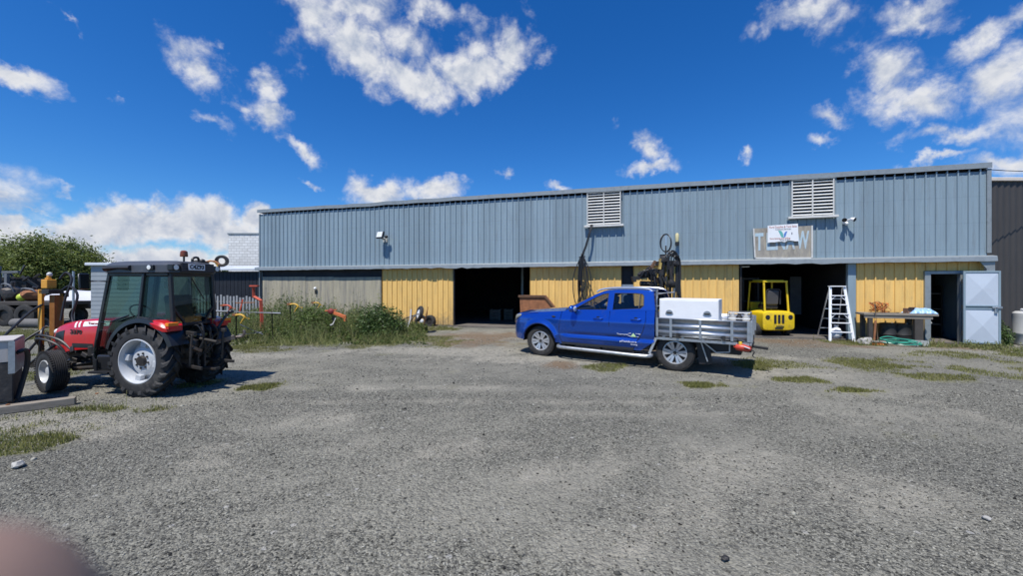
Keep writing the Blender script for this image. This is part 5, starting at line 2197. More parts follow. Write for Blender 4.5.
def rear_wheel(sg):
    w = .28
    h = w / 2
    R = RR_ - .03
    prof = [(.345, -h * .80), (.37, -h * .95), (.43, -h), (.49, -h * .95), (R - .012, -h * .85), (R, -h * .55), (R + .004, 0), (R, h * .55), (R - .012, h * .85), (.49, h * .95), (.43, h), (.37, h * .95), (.345, h * .80)]
    mb = MB().lathe(prof, (0, 0, 0), 'y', 60)
    # chevron lugs
    nl = 19
    for i in range(nl):
        for side in (1, -1):
            a0 = 2 * PI * (i + (.5 if side > 0 else 0)) / nl
            rows = []
            for f, rr_ in ((-.06, R + .001), (.30, R), (.62, R - .003), (.88, R - .018), (1.06, R - .06)):
                a = a0 + .34 * f
                y = side * h * min(f, 1.03)
                ww = .038 if f < .9 else .036
                top_ = R + .040 if f < .7 else (R + .034 if f < 1 else R - .015)
                c = Vector((math.cos(a), 0, math.sin(a)))
                t = Vector((-math.sin(a), side * .55, math.cos(a))).normalized() if f < 1 else Vector((-math.sin(a), 0, math.cos(a)))
                yv = Vector((0, y, 0))
                yo = Vector((0, side * (.012 if f > 1 else 0), 0))
                b0 = c * (rr_ - .012) + yv
                b1 = c * top_ + yv + yo
                rows.append([b0 - t * ww, b1 - t * ww * .72, b1 + t * ww * .72, b0 + t * ww])
            mb.loft(rows)
    ty = mb.build('rear_wheel', M['tyre_trac'], tra, smooth=28)
    f = sg * h
    rim = MB()
    rim.lathe([(.352, f * .80), (.350, f * .93), (.335, f * .95), (.325, f * .80), (.305, f * .45), (.300, -f * .3), (.250, -f * .25), (.225, f * .15), (.175, f * .32), (.16, f * .34), (.001, f * .34)], (0, 0, 0), 'y', 56, False)
    rim.build('rim', M['rim_grey'], ty, smooth=30)
    for k in range(4):
        a = PI / 4 + k * PI / 2
        c, s_ = math.cos(a), math.sin(a)
        MB().box((.268 * c, f * .30, .268 * s_), (.09, .07, .10), (0, -a, 0)).build('rim_lug', M['rim_grey'], ty, bevel=.008)
    mb = MB()
    mb.cyl((0, f * .34, 0), (0, f * .62, 0), .085, .07, 24)
    for k in range(8):
        a = k * PI / 4
        mb.cyl((.118 * math.cos(a), f * .33, .118 * math.sin(a)), (.118 * math.cos(a), f * .45, .118 * math.sin(a)), .016, n=6)
    mb.build('hub', M['steel_dark'], ty)
    ty.location = (0, sg * .46, RR_)
    ty.rotation_euler = (0, .4 + sg * .2, 0)
    return ty


def front_wheel(sg):
    w = .19
    h = w / 2
    R = FR_
    prof = [(.185, -h * .82), (.21, -h * .97), (.255, -h), (.30, -h * .93), (R - .008, -h * .80)]
    # ribbed tread
    for k in range(7):
        y = -.72 + k * .24
        prof += [(R - .016, h * (y - .06)), (R, h * (y - .03)), (R, h * (y + .11)), (R - .016, h * (y + .14))]
    prof += [(R - .008, h * .86), (.30, h * .95), (.255, h), (.21, h * .97), (.185, h * .82)]
    mb = MB().lathe(prof, (0, 0, 0), 'y', 52)
    for i in range(52):
        a = 2 * PI * i / 52
        for side in (1, -1):
            mb.box(((R - .012) * math.cos(a), side * h * .88, (R - .012) * math.sin(a)), (.03, .035, .018), (0, -a, 0))
    ty = mb.build('front_wheel', M['tyre_trac'], tra, smooth=28)
    f = sg * h
    rim = MB()
    rim.lathe([(.188, f * .84), (.187, f * .95), (.176, f * .96), (.166, f * .75), (.155, f * .1), (.12, -f * .05), (.075, f * .20), (.07, f * .55), (.05, f * .60), (.001, f * .60)], (0, 0, 0), 'y', 44, False)
    rim.build('rim', M['rim_grey'], ty, smooth=30)
    mb = MB()
    for k in range(6):
        a = k * PI / 3
        mb.cyl((.095 * math.cos(a), f * .02, .095 * math.sin(a)), (.095 * math.cos(a), f * .22, .095 * math.sin(a)), .010, n=6)
    mb.build('wheel_nut', M['steel_dark'], ty)
    ty.location = (TW_, sg * .51, FR_)
    ty.rotation_euler = (0, .3, -.24)
    return ty


for sg in (1, -1):
    rear_wheel(sg)
    front_wheel(sg)

# chassis: gearbox, axle trumpets, engine, front axle beam
mb = MB()
mb.bb(-.28, .75, -.20, .20, .38, .80)
mb.cyl((0, -.40, RR_), (0, .40, RR_), .12, n=16)
mb.bb(.75, 2.0, -.15, .15, .46, .80)
mb.bar((TW_, -.40, .37), (TW_, .40, .37), .12, .10)
mb.bb(TW_ - .15, TW_ + .25, -.13, .13, .38, .55)
mb.build('gearbox', M['steel_dark'], tra, bevel=.02)
mb = MB()
rr = random.Random(4)
for k in range(26):
    x = rr.uniform(.85, 1.75)
    y = rr.choice((.2, .24, .28, -.22))
    z = rr.uniform(.40, .72)
    mb.box((x, y, z), (rr.uniform(.05, .16), rr.uniform(.05, .1), rr.uniform(.05, .14)), (rr.uniform(-.5, .5), rr.uniform(-.5, .5), 0))
mb.cyl((1.3, .27, .55), (1.3, .27, .72), .06)
mb.cyl((1.05, .25, .38), (1.65, .30, .33), .035)
mb.cyl((1.55, .1, .42), (TW_, .38, .36), .03)
mb.build('engine', M['steel_dark'], tra, bevel=.008)
mb = MB()
mb.bb(.42, .98, .20, .46, .36, .62)
mb.build('fuel_tank', M['cab_black'], tra, bevel=.05)
mb = MB()
mb.bb(.55, .92, .44, .60, .34, .37)
mb.bar((.56, .50, .34), (.56, .50, .55), .03, .05)
mb.bar((.90, .50, .34), (.90, .50, .55), .03, .05)
mb.build('step', M['cab_black'], tra, bevel=.005)

# bonnet
stn = [(.93, .30, .70, 1.19), (1.2, .30, .68, 1.185), (1.5, .295, .66, 1.165), (1.8, .285, .62, 1.13), (2.02, .27, .55, 1.09), (2.15, .25, .50, 1.045), (2.23, .22, .48, .98), (2.26, .17, .50, .90)]
rings = []
for (x, hw, z0, z1) in stn:
    ring = []
    for i in range(25):
        a = PI * i / 24
        c, s_ = math.cos(a), math.sin(a)
        e = .42
        yy = hw * math.copysign(abs(c) ** e, c)
        zz = z0 + (z1 - z0) * (abs(s_) ** .55)
        ring.append(Vector((x, yy, zz)))
    rings.append(ring)
bon = MB().loft(rings).build('bonnet', M['red'], tra, smooth=40)


def hood_pt(x, z):
    """point on the left flank of the bonnet"""
    xs = [q[0] for q in stn]
    hw = float(np.interp(x, xs, [q[1] for q in stn]))
    z0 = float(np.interp(x, xs, [q[2] for q in stn]))
    z1 = float(np.interp(x, xs, [q[3] for q in stn]))
    q = min(.999, max(0, (z - z0) / (z1 - z0)))
    s_ = q ** (1 / .55)
    return (x, hw * (max(0, 1 - s_ * s_) ** .5) ** .42 + .004, z)


def flank(x0, x1, zf0, zf1, m, name, parent, slant=0.0, nu=10, nvv=4):
    def fn(u, v):
        x = x0 + (x1 - x0) * u
        z = zf0(x) + (zf1(x) - zf0(x)) * v
        return hood_pt(x + slant * v, z)
    return MB().grid(fn, nu, nvv).build(name, m, parent, smooth=40)


M['decal'] = mat('white_decal', (.75, .74, .74), .4, 0, .04, 9)
topz = lambda x: float(np.interp(x, [q[0] for q in stn], [q[3] for q in stn]))
flank(.95, 1.50, lambda x: topz(x) - .125, lambda x: topz(x) - .045, M['decal'], 'decal_stripe', bon, .03)
for k in range(2):
    flank(1.56 + .085 * k, 1.60 + .085 * k, lambda x: topz(x) - .125, lambda x: topz(x) - .035, M['decal'], 'decal_stripe', bon, .05, 3)
text('3370', .10, M['cab_black'], bon, mtx(hood_pt(1.62, .945)[0:1] + (hood_pt(1.62, .945)[1] + .004, .945), (-1, 0, -.05), (0, 0, 1)), width=.25, bold=.004)
text('Ferguson', .05, M['red_plastic'], bon, mtx(hood_pt(1.2, 1.09)[0:1] + (hood_pt(1.2, 1.09)[1] + .007, 1.095), (-1, 0, -.03), (0, .25, 1)), width=.36, bold=.002)
flank(1.90, 2.13, lambda x: .78, lambda x: topz(x) - .14, M['cab_black'], 'side_grille', bon, 0)
flank(1.25, 1.70, lambda x: .69, lambda x: .76, M['cab_black'], 'side_grille', bon, .0)
for sg in (1, -1):
    MB().blob((2.21, sg * .15, .93), (.045, .06, .055), 0, 2).build('headlight', M['lamp_glass'], bon, smooth=60)
MB().grid(lambda u, v: (2.268, -.15 + .30 * u, .62 + .24 * v), 3, 3).build('nose_grille', M['cab_black'], bon, smooth=0, thick=.01)

# cab: lower tub, posts, glass
CX_, CF, CR = .95, .95, -.36
CW0, CW1 = .44, .40     # half width at waist and roof
ZR = 1.93
mb = MB()
# posts as bars: A (front), B (mid), C (rear corner), both sides
posts = []
for sg in (1, -1):
    a0, a1 = (1.06, sg * .40, .62), (.80, sg * .37, ZR)
    b0, b1 = (.12, sg * .46, 1.20), (.10, sg * .40, ZR)
    c0, c1 = (-.40, sg * .36, 1.10), (-.34, sg * .36, ZR)
    mb.bar(a0, a1, .055, .06)
    mb.bar(b0, b1, .045, .045)
    mb.bar(c0, c1, .05, .06)
    mb.bar((.80, sg * .37, ZR - .02), (-.34, sg * .38, ZR - .02), .05, .05)
    mb.bar((1.06, sg * .40, .62), (1.02, sg * .42, .40), .05, .06)
    mb.bar((1.02, sg * .42, .40), (.52, sg * .45, .40), .05, .05)
    mb.bar((.52, sg * .45, .40), (.50, sg * .46, .95), .05, .05)
    mb.bar((.50, sg * .46, .95), (.12, sg * .46, 1.22), .05, .05)
    mb.bar((.12, sg * .46, 1.22), (-.40, sg * .40, 1.14), .045, .05)
for (x, z) in ((.80, ZR - .02), (-.34, ZR - .02), (1.06, .70), (-.40, 1.10)):
    mb.bar((x, -.38, z), (x, .38, z), .05, .05)
mb.build('cab_frame', M['cab_black'], tra, bevel=.01)
for sg in (1, -1):
    g1 = [(1.03, .42), (1.05, .66), (.80, 1.90), (.13, 1.90), (.15, 1.22), (.52, .94), (.54, .42)]
    MB().poly([g1], lambda a, b, d: (a, sg * (.43 - .05 * max(0, (b - 1.2) / .7)), b)).build('door_glass', M['green_glass'], tra, smooth=0)
    g2 = [(.11, 1.24), (.09, 1.90), (-.33, 1.90), (-.38, 1.16)]
    MB().poly([g2], lambda a, b, d: (a, sg * (.43 - .05 * max(0, (b - 1.2) / .7) - max(0, -a) * .1), b)).build('quarter_glass', M['green_glass'], tra, smooth=0)
MB().poly([[(-.33, 1.12), (.33, 1.12), (.33, 1.90), (-.33, 1.90)]], lambda a, b, d: (-.40 + (b - 1.1) * .075, a, b)).build('rear_glass', M['green_glass'], tra, smooth=0)
MB().poly([[(-.36, .72), (.36, .72), (.34, 1.90), (-.34, 1.90)]], lambda a, b, d: (1.05 - (b - .7) * .205, a, b)).build('windscreen', M['green_glass'], tra, smooth=0)
# rear window lower diagonal braces, wiper
mb = MB()
mb.bar((-.395, .34, 1.36), (-.395, .18, 1.13), .03, .03)
mb.bar((-.395, -.34, 1.36), (-.395, -.18, 1.13), .03, .03)
mb.bar((-.385, .05, 1.86), (-.385, -.18, 1.5), .012, .012)
mb.build('window_brace', M['cab_black'], tra, smooth=0)
MB().tube([(.86, .455, 1.14), (.62, .475, 1.16), (.30, .475, 1.26)], .012, 6).build('door_handle', M['cab_black'], tra)
# roof
rings = []
for (z, gx_, gy2) in ((ZR, .0, 0), (ZR + .015, .035, .035), (ZR + .13, .03, .03), (ZR + .185, -.03, -.04), (ZR + .205, -.16, -.15)):
    x0, x1, hw = -.42 - gx_, .90 + gx_, .41 + gy2
    ring = []
    for i in range(32):
        a = 2 * PI * i / 32
        c, s_ = math.cos(a), math.sin(a)
        e = .30
        ring.append(Vector(((x0 + x1) / 2 + (x1 - x0) / 2 * math.copysign(abs(c) ** e, c), hw * math.copysign(abs(s_) ** e, s_), z)))
    rings.append(ring)
rf = MB().loft(rings).build('roof', M['roof_grey'], tra, smooth=35)
for sg in (1, -1):
    MB().tube([(.80, sg * .442, ZR + .075), (.30, sg * .446, ZR + .085)], .045, 10).build('roof_vent', M['black'], rf).scale = (1, 1, 1)
    # work lamps at the rear corners, one at the outer end
    lp = MB().bb(-.46, -.36, sg * .30, sg * .43, ZR + .045, ZR + .14).build('work_lamp', M['cab_black'], rf, bevel=.012)
    MB().lathe([(.001, 0), (.04, .0), (.045, .012), (.001, .014)], (-.462, sg * .365, ZR + .092), 'x', 20, False).build('lamp_lens', M['lamp_glass'], lp)
    lp = MB().bb(-.15, -.02, sg * .435, sg * .475, ZR + .05, ZR + .13).build('work_lamp', M['cab_black'], rf, bevel=.012)
    MB().lathe([(.001, .0), (.032, .0), (.036, sg * .008), (.001, sg * .010)], (-.085, sg * .476, ZR + .09), 'y', 20, False).build('lamp_lens', M['lamp_glass'], lp)
mb = MB()
mb.bb(-.472, -.44, -.29, .29, ZR + .02, ZR + .17)
mb.build('rear_grille', M['black'], rf, bevel=.008)
mb = MB()
for z in (.045, .075, .105, .135):
    mb.bb(-.480, -.4725, -.28, .28, ZR + z, ZR + z + .010)
mb.build('grille_slat', M['roof_grey'], rf, smooth=0)
pl = MB().bb(-.492, -.486, -.10, .19, ZR + .055, ZR + .155).build('number_plate', M['white'], rf, bevel=.004)
text('C4Z93', .095, M['black'], pl, mtx((-.4935, .045, ZR + .105), (0, -1, 0), (0, 0, 1)), width=.25, bold=.004)
mb = MB()
mb.cyl((-.30, .10, ZR + .19), (-.30, .10, ZR + .28), .014, n=8)
mb.build('beacon_stem', M['cab_black'], rf)
bc = MB().lathe([(.001, 0), (.052, 0), (.055, .02), (.048, .085), (.03, .10), (.001, .105)], (-.30, .10, ZR + .28), 'z', 20, False)
M['beacon'] = mat('dark_orange_beacon', (.20, .05, .02), .25, 0, .1, 9)
bc.build('beacon', M['beacon'], rf)
mb = MB()
mb.tube([(-.15, -.18, ZR + .19), (-.15, -.19, ZR + .27), (-.13, -.3, ZR + .29), (-.1, -.36, ZR + .19)], .02, 7, smooth=4)
mb.blob((-.28, -.25, ZR + .22), (.04, .05, .045), 0, 2)
mb.build('aerial_bracket', M['black'], rf)
# fenders: black arch with red rear and lamps
for sg in (1, -1):
    n = 22
    ring = []
    for i in range(n):
        a = math.radians(158 - 142 * i / (n - 1)) if True else 0
        R0 = RR_ + .075
        x = R0 * math.cos(a) * (1.02 if math.cos(a) > 0 else .95)
        z = RR_ + R0 * math.sin(a) * (1.0)
        c = Vector((x, 0, z))
        nn = Vector((math.cos(a), 0, math.sin(a)))
        y0, y1 = .26, .545
        ring.append([c + Vector((0, sg * y0, 0)), c + nn * .035 + Vector((0, sg * y0, 0)), c + nn * .035 + Vector((0, sg * y1, 0)), c + Vector((0, sg * (y1 + .012), 0)) - nn * .03, c + Vector((0, sg * y1, 0)) - nn * .03, c + Vector((0, sg * (y1 - .01), 0))])
    fd = MB().loft(ring).build('fender', M['cab_black'], tra, smooth=40)
    # red shoulder at the back of each fender
    rg_ = []
    for (x, z0, z1, w0, w1) in ((-.10, 1.15, 1.185, .30, .52), (-.20, 1.10, 1.195, .28, .55), (-.32, 1.06, 1.185, .27, .56), (-.44, 1.02, 1.15, .27, .56), (-.50, 1.02, 1.10, .30, .54)):
        rg_.append([Vector((x, sg * w0, z0)), Vector((x, sg * w1, z0)), Vector((x, sg * (w1 + .005), (z0 + z1) / 2)), Vector((x, sg * (w1 - .03), z1 - .01)), Vector((x, sg * (w1 - .07), z1)), Vector((x, sg * w0, z1))])
    MB().loft(rg_).build('fender_shoulder', M['red'], fd, smooth=30)
    tl = MB().bb(-.545, -.49, sg * .40, sg * .56, 1.06, 1.15).build('tail_lamp', M['red_lens'], fd, bevel=.008)
    MB().bb(-.548, -.485, sg * .40, sg * .565, 1.105, 1.155).build('indicator_lens', M['orange_lens'], tl, bevel=.006)
    MB().bb(-.46, -.44, sg * .275, sg * .33, 1.05, 1.15).build('warning_sticker', M['rig_yellow'], fd, smooth=0)
# seat, wheel and console in the cab
st = MB().box((.12, 0, 1.0), (.42, .42, .12)).build('seat', M['seat'], tra, bevel=.03)
MB().box((-.10, 0, 1.30), (.12, .40, .55), (0, .12, 0)).build('seat_back', M['seat'], st, bevel=.03)
mb = MB()
mb.bb(.80, .94, -.22, .22, .66, 1.17)
mb.bb(-.05, .50, .26, .40, .85, 1.10)
mb.bb(-.05, .50, -.40, -.26, .85, 1.10)
mb.bb(.2, 1.0, -.40, .40, .50, .56)
mb.build('console', M['trim'], tra, bevel=.02)
MB().lathe([(.17 + .013 * math.cos(a), .013 * math.sin(a)) for a in [i * PI / 3 for i in range(6)]], (0, 0, 0), 'x', 24, True).build('steering_wheel', M['trim'], tra).matrix_basis = Matrix.Translation((.66, 0, 1.27)) @ Euler((0, .7, 0)).to_matrix().to_4x4()
MB().tube([(.70, 0, 1.25), (.86, 0, 1.12)], .025, 8).build('steering_column', M['trim'], tra)
# mirrors on long arms
for sg in (1, -1):
    ar = MB().tube([(.84, sg * .40, 1.80), (.90, sg * .58, 1.80), (.90, sg * .64, 1.86)], .012, 6).build('mirror_arm', M['cab_black'], tra)
    MB().box((.90, sg * .66, 1.80), (.04, .16, .25), (0, .05, sg * .2)).build('mirror', M['cab_black'], ar, bevel=.02)
# rear linkage
mb = MB()
mb.bb(-.40, -.28, -.24, .24, .62, .98)
for sg in (1, -1):
    mb.bar((-.25, sg * .22, .47), (-.86, sg * .30, .42), .03, .05)
    mb.bar((-.35, sg * .20, .98), (-.72, sg * .28, .96), .05, .06)
    mb.cyl((-.66, sg * .28, .95), (-.62, sg * .29, .45), .018)
    mb.cyl((-.33, sg * .13, .70), (-.60, sg * .25, .93), .035)
mb.build('lift_arm', M['steel_dark'], tra, bevel=.006)
mb = MB()
mb.cyl((-.40, 0, .86), (-.85, .02, .80), .028)
mb.blob((-.45, .1, .78), (.10, .10, .10), .1, 2, 1)
mb.blob((-.47, -.12, .72), (.09, .12, .11), .1, 2, 2)
mb.build('top_link', M['steel_dark'], tra, smooth=40)
mb = MB()
mb.bar((-.25, 0, .36), (-.85, 0, .36), .09, .04)
mb.cyl((-.28, 0, .60), (-.50, 0, .60), .07, .05)
mb.bar((-.50, .06, .34), (-.50, .06, .60), .03, .08)
mb.bar((-.50, -.06, .34), (-.50, -.06, .60), .03, .08)
mb.blob((-.34, .0, .66), (.12, .20, .16), .08, 2, 9)
mb.build('drawbar', M['steel_dark'], tra, bevel=.006)
M['worn'] = mat('worn_bare_steel', (.17, .14, .12), .45, .6, .3, 9, dirt=((.28, .13, .06), .5, 5))
mb = MB()
mb.bar((-.50, -.28, .74), (-.72, -.46, .82), .06, .08)
mb.tube([(-.71, -.46, .82), (-.80, -.52, .82), (-.84, -.54, .88), (-.82, -.54, .93)], .026, 7, smooth=3)
mb.bar((-.60, .1, .66), (-.62, .26, .74), .09, .05)
mb.build('hitch_ball_arm', M['worn'], tra, bevel=.006)
mb = MB()
mb.tube([(-.45, -.05, .62), (-.56, -.25, .95), (-.62, -.36, 1.18), (-.66, -.42, 1.26)], .022, 7)
mb.blob((-.67, -.43, 1.27), (.05, .05, .035), 0, 2)
mb.build('control_lever', M['cab_black'], tra)
rr = random.Random(8)
for k in range(8):
    y = rr.uniform(-.22, .22)
    pts = [(-.38, y, 1.0), (-.50 - rr.uniform(0, .1), y + .03, 1.08 + rr.uniform(-.06, .03)), (-.60, y + rr.uniform(-.08, .08), .85), (-.52, y + rr.uniform(-.1, .1), .60)]
    MB().tube(pts, .013, 6, smooth=4).build('hydraulic_hose', M['hose'], tra)
for k in range(4):
    MB().cyl((-.41, -.15 + .1 * k, .90), (-.46, -.15 + .1 * k, .905), .022, n=10).build('hose_coupling', M['galv'] if k % 2 else M['rig_yellow'], tra)


def at_tra(name, label, cat, x, y, z=0, rz=0, group=None):
    c, s_ = math.cos(TTA), math.sin(TTA)
    return thing(name, label, cat, (TT0.x + c * x - s_ * y, TT0.y + s_ * x + c * y, z), TTA + rz, group)


# ---- yellow post driver carried ahead of the tractor
M['pd_yellow'] = mat('orange_yellow_paint', (.62, .30, .035), .5, 0, .15, 6, dirt=((.20, .09, .03), .3, 6))
pd = at_tra('post_driver', 'orange yellow post driver mast with black hoses in front of the tractor nose', 'post driver', 2.66, -.05, 0)
mb = MB()
mb.bar((.10, .10, .10), (.10, .10, 1.66), .04, .09)
mb.bar((-.06, -.09, .10), (-.06, -.09, 1.60), .04, .04)
mb.build('mast', M['pd_yellow'], pd, bevel=.006)
mb = MB()
mb.bar((-.04, -.02, .62), (-.04, -.02, 1.56), .12, .12)
mb.build('hammer_slide', mat('brown_orange_paint', (.25, .10, .02), .6, .1, .25, 8), pd, bevel=.01)
mb = MB()
mb.bb(-.03, .11, -.04, .10, 1.68, 1.84)
mb.bb(.0, .08, .0, .07, 1.841, 1.87)
mb.cyl((.04, .03, 1.87), (.04, .03, 1.91), .03)
mb.build('mast_head', M['pd_yellow'], pd, bevel=.012)
MB().blob((.04, .02, 1.93), (.04, .04, .045), 0, 2).build('pulley', M['pale_plastic'], pd)
mb = MB()
mb.bb(-.45, .10, -.30, .30, .30, .40)
mb.bb(-.12, .12, -.18, .18, 0, .12)
mb.bar((-.40, .18, .36), (-.05, .12, .9), .04, .05)
mb.bar((-.40, -.18, .36), (-.05, -.12, .9), .04, .05)
mb.bb(-.12, .0, -.16, -.10, 1.52, 1.60)
mb.bb(-.10, .12, -.10, .12, 1.58, 1.66)
mb.build('mounting_frame', M['steel_dark'], pd, bevel=.008)
for k, pts in enumerate((
        [(.05, .1, 1.40), (.16, .22, 1.25), (.25, .42, .95), (.38, .65, .55), (.40, .85, .62)],
        [(.05, .1, .95), (.15, .30, .75), (.20, .50, .42), (.33, .70, .36), (.42, .85, .50)],
        [(.0, .14, .85), (.1, .28, .55), (.02, .36, .34), (-.3, .36, .52), (-.55, .30, .72)],
        [(-.05, .16, .65), (-.2, .34, .86), (-.42, .38, .88), (-.72, .34, .80), (-.95, .32, .62)],
        [(-.05, .16, .60), (-.22, .36, .80), (-.45, .40, .82), (-.70, .36, .72), (-.85, .30, .50)],
        [(0, -.1, 1.85), (-.12, -.12, 1.97), (-.24, -.12, 1.84), (-.20, -.05, 1.5), (-.18, 0, 1.1)],
        [(.0, -.1, 1.6), (-.22, -.10, 1.72), (-.40, -.1, 1.55), (-.36, -.05, 1.2), (-.5, .0, 1.0)],
        [(-.05, .12, 1.0), (-.25, .30, .95), (-.30, .35, .7), (-.12, .25, .45)])):
    MB().tube(pts, .020, 7, smooth=6).build('hose', M['hose'], pd)
# ------------------------------------------------------------------ forklift in the right bay
M['fl_yellow'] = mat('bright_yellow_paint', (.78, .54, .015), .45, 0, .12, 5, dirt=((.22, .15, .04), .42, 5))
fk = thing('forklift', 'yellow forklift seen from behind in the right open bay', 'forklift', (8.82, 13.6, .03), math.radians(91))
# local x runs to the forks (away from the yard), y to the left
HWID = .50
mb = MB()
rings = []
for (x, hw, z0, z1) in ((-.42, .46, .34, .72), (-.40, .53, .22, .80), (-.28, HWID, .18, .84), (.20, HWID, .18, .84), (.45, .52, .25, .80)):
    ring = []
    for i in range(28):
        a = 2 * PI * i / 28
        c, s_ = math.cos(a), math.sin(a)
        ring.append(Vector((x, hw * math.copysign(abs(c) ** .28, c), (z0 + z1) / 2 + (z1 - z0) / 2 * math.copysign(abs(s_) ** .28, s_))))
    rings.append(ring)
mb.loft(rings)
cw = mb.build('counterweight', M['fl_yellow'], fk, smooth=35)
for y in (-.13, 0, .13):
    MB().bb(-.436, -.40, y - .04, y + .04, .44, .72).build('radiator_slot', M['black'], cw, bevel=.004)
MB().bb(-.436, -.39, -.13, .13, .25, .31).build('tow_slot', M['black'], cw, bevel=.01)
MB().bb(-.445, -.42, -.16, .10, .355, .385).build('tow_pin', M['rig_yellow'], cw, smooth=0)
for sg in (1, -1):
    lp = MB().cyl((-.40, sg * .38, .64), (-.43, sg * .38, .64), .075, n=20).build('rear_lamp', M['black'], cw)
    MB().cyl((-.431, sg * .38, .64), (-.436, sg * .38, .64), .05, n=20).build('lamp_lens', M['trim'], lp)
mb = MB()
for sg in (1, -1):
    mb.bar((-.30, sg * .40, .80), (-.22, sg * .38, 1.82), .055, .045)
    mb.bar((.62, sg * .42, .60), (.52, sg * .39, 1.82), .05, .045)
    mb.bar((-.24, sg * .39, 1.82), (.54, sg * .39, 1.82), .05, .05)
mb.bar((-.23, -.41, 1.82), (-.23, .41, 1.82), .055, .06)
mb.bar((.53, -.40, 1.82), (.53, .40, 1.82), .05, .05)
for k in range(4):
    x = -.08 + k * .15
    mb.bar((x, -.39, 1.86), (x, .39, 1.86), .025, .03)
mb.build('overhead_guard', M['fl_yellow'], fk, bevel=.01)
st = MB().box((.15, 0, .96), (.42, .44, .14)).build('seat', M['trim'], fk, bevel=.03)
MB().box((-.08, 0, 1.28), (.12, .42, .52), (0, -.12, 0)).build('seat_back', M['seat'], st, bevel=.06)
MB().tube([(-.12, -.24, 1.05), (-.15, -.24, 1.50), (-.15, -.18, 1.56), (-.15, .18, 1.56), (-.15, .24, 1.50), (-.12, .24, 1.05)], .022, 8).build('seat_bar', M['trim'], st)
mb = MB()
mb.bb(.45, 1.05, -.46, .46, .28, .58)
mb.bb(.70, .80, -.25, .25, .581, 1.10)
mb.build('body', M['fl_yellow'], fk, bevel=.02)
mb = MB()
for sg in (1, -1):
    mb.bar((1.15, sg * .28, .1), (1.15, sg * .28, 1.98), .07, .11)
    mb.bar((1.22, sg * .25, .1), (1.22, sg * .25, 1.95), .05, .06)
for z in (.3, 1.1, 1.93):
    mb.bar((1.15, -.30, z), (1.15, .30, z), .06, .06)
mb.build('mast', M['steel_dark'], fk, smooth=0)
for sg in (1, -1):
    f_ = MB()
    f_.bar((1.28, sg * .22, .08), (2.2, sg * .22, .06), .10, .035)
    f_.bar((1.28, sg * .22, .08), (1.28, sg * .22, .6), .10, .04)
    f_.build('fork', M['steel_dark'], fk, smooth=0)
for (x, r, y) in ((-.02, .21, .50), (.92, .27, .50)):
    for sg in (1, -1):
        ty = MB().lathe([(.10, -.07), (r * .8, -.085), (r, -.06), (r, .06), (r * .8, .085), (.10, .07)], (x, sg * y, r), 'y', 30).build('wheel', M['rubber'], fk)
        MB().cyl((x, sg * y - .05, r), (x, sg * y + .05, r), .105, n=20).build('rim', M['fl_yellow'], ty)
MB().tube([(.62, 0, .9), (.50, 0, 1.18)], .02, 8).build('steering_column', M['trim'], fk)
MB().lathe([(.16 + .014 * math.cos(a), .014 * math.sin(a)) for a in [i * PI / 3 for i in range(6)]], (0, 0, 0), 'z', 22, True).build('steering_wheel', M['trim'], fk).matrix_basis = Matrix.Translation((.50, 0, 1.19)) @ Euler((0, -.5, 0)).to_matrix().to_4x4()

# ------------------------------------------------------------------ step ladder
ld = thing('step_ladder', 'white aluminium step ladder standing open before the right bay', 'ladder', (10.13, 12.25, 0), SHA)
hL = 1.68
mb = MB()
tb0, tb1 = .305, .185
for sg in (1, -1):
    mb.bar((sg * tb0, 0, 0), (sg * tb1, .30, hL), .03, .075)
mb.build('front_rail', M['white'], ld, bevel=.004)
for k in range(1, 6):
    f = k / 6
    hw = tb0 + (tb1 - tb0) * f
    stp = MB().box((0, .30 * f + .005, hL * f), (2 * hw - .03, .085, .028)).build('step', M['white'], ld, bevel=.004)
    if k in (3, 5):
        mb = MB()
        for sg in (1, -1):
            mb.bar((sg * (hw - .02), .30 * f, hL * f - .14), (sg * (hw - .14), .30 * f, hL * f - .015), .018, .018)
        mb.build('step_brace', M['white'], stp, smooth=0)
MB().box((0, .33, hL + .012), (.42, .20, .03)).build('top_platform', M['white'], ld, bevel=.008)
mb = MB()
for sg in (1, -1):
    mb.bar((sg * .27, 1.02, 0), (sg * .17, .40, hL - .02), .028, .04)
for k in range(1, 5):
    f = k / 5.2
    mb.bar((-.27 + .1 * f, 1.02 - .62 * f, hL * f), (.27 - .1 * f, 1.02 - .62 * f, hL * f), .03, .03)
mb.build('rear_frame', M['alu'], ld, bevel=.004)
mb = MB()
for sg in (1, -1):
    mb.bar((sg * .24, .12, .66), (sg * .225, .78, .66), .012, .025)
mb.build('spreader', M['galv'], ld, smooth=0)

# ------------------------------------------------------------------ work bench and what lies on and under it
ub0, ub1 = U(865, -.68), U(940, -.68)
M['dark_timber'] = mat('darkened_timber', (.055, .048, .042), .8, 0, .3, 5, bump=.3)
wbk = at_shed('workbench', 'long rough timber workbench against the yellow wall by the steel doorway', 'workbench', 0, 0, 0)
zt = .90
mb = MB()
for k in range(3):
    mb.bb(ub0 + .01 * k, ub1 - .015 * k, -.68 + k * .19, -.68 + k * .19 + .18, zt - .06, zt - .004 * (k % 2))
mb.build('bench_top', M['timber'], wbk, bevel=.006)
MB().bb(ub0 + .02, ub1 - .12, -.655, -.62, zt - .15, zt - .062).build('apron', M['timber'], wbk, bevel=.004)
for (u, v, w) in ((ub0 + .18, -.60, .10), (ub0 + .18, -.18, .10), (U(919, -.6), -.60, .20), (U(919, -.6), -.18, .14)):
    MB().bb(u - w / 2, u + w / 2, v - .05, v + .05, 0, zt - .064).build('leg', M['dark_timber'], wbk, bevel=.006)  # legs coloured darker than the top to deepen the shade under the bench
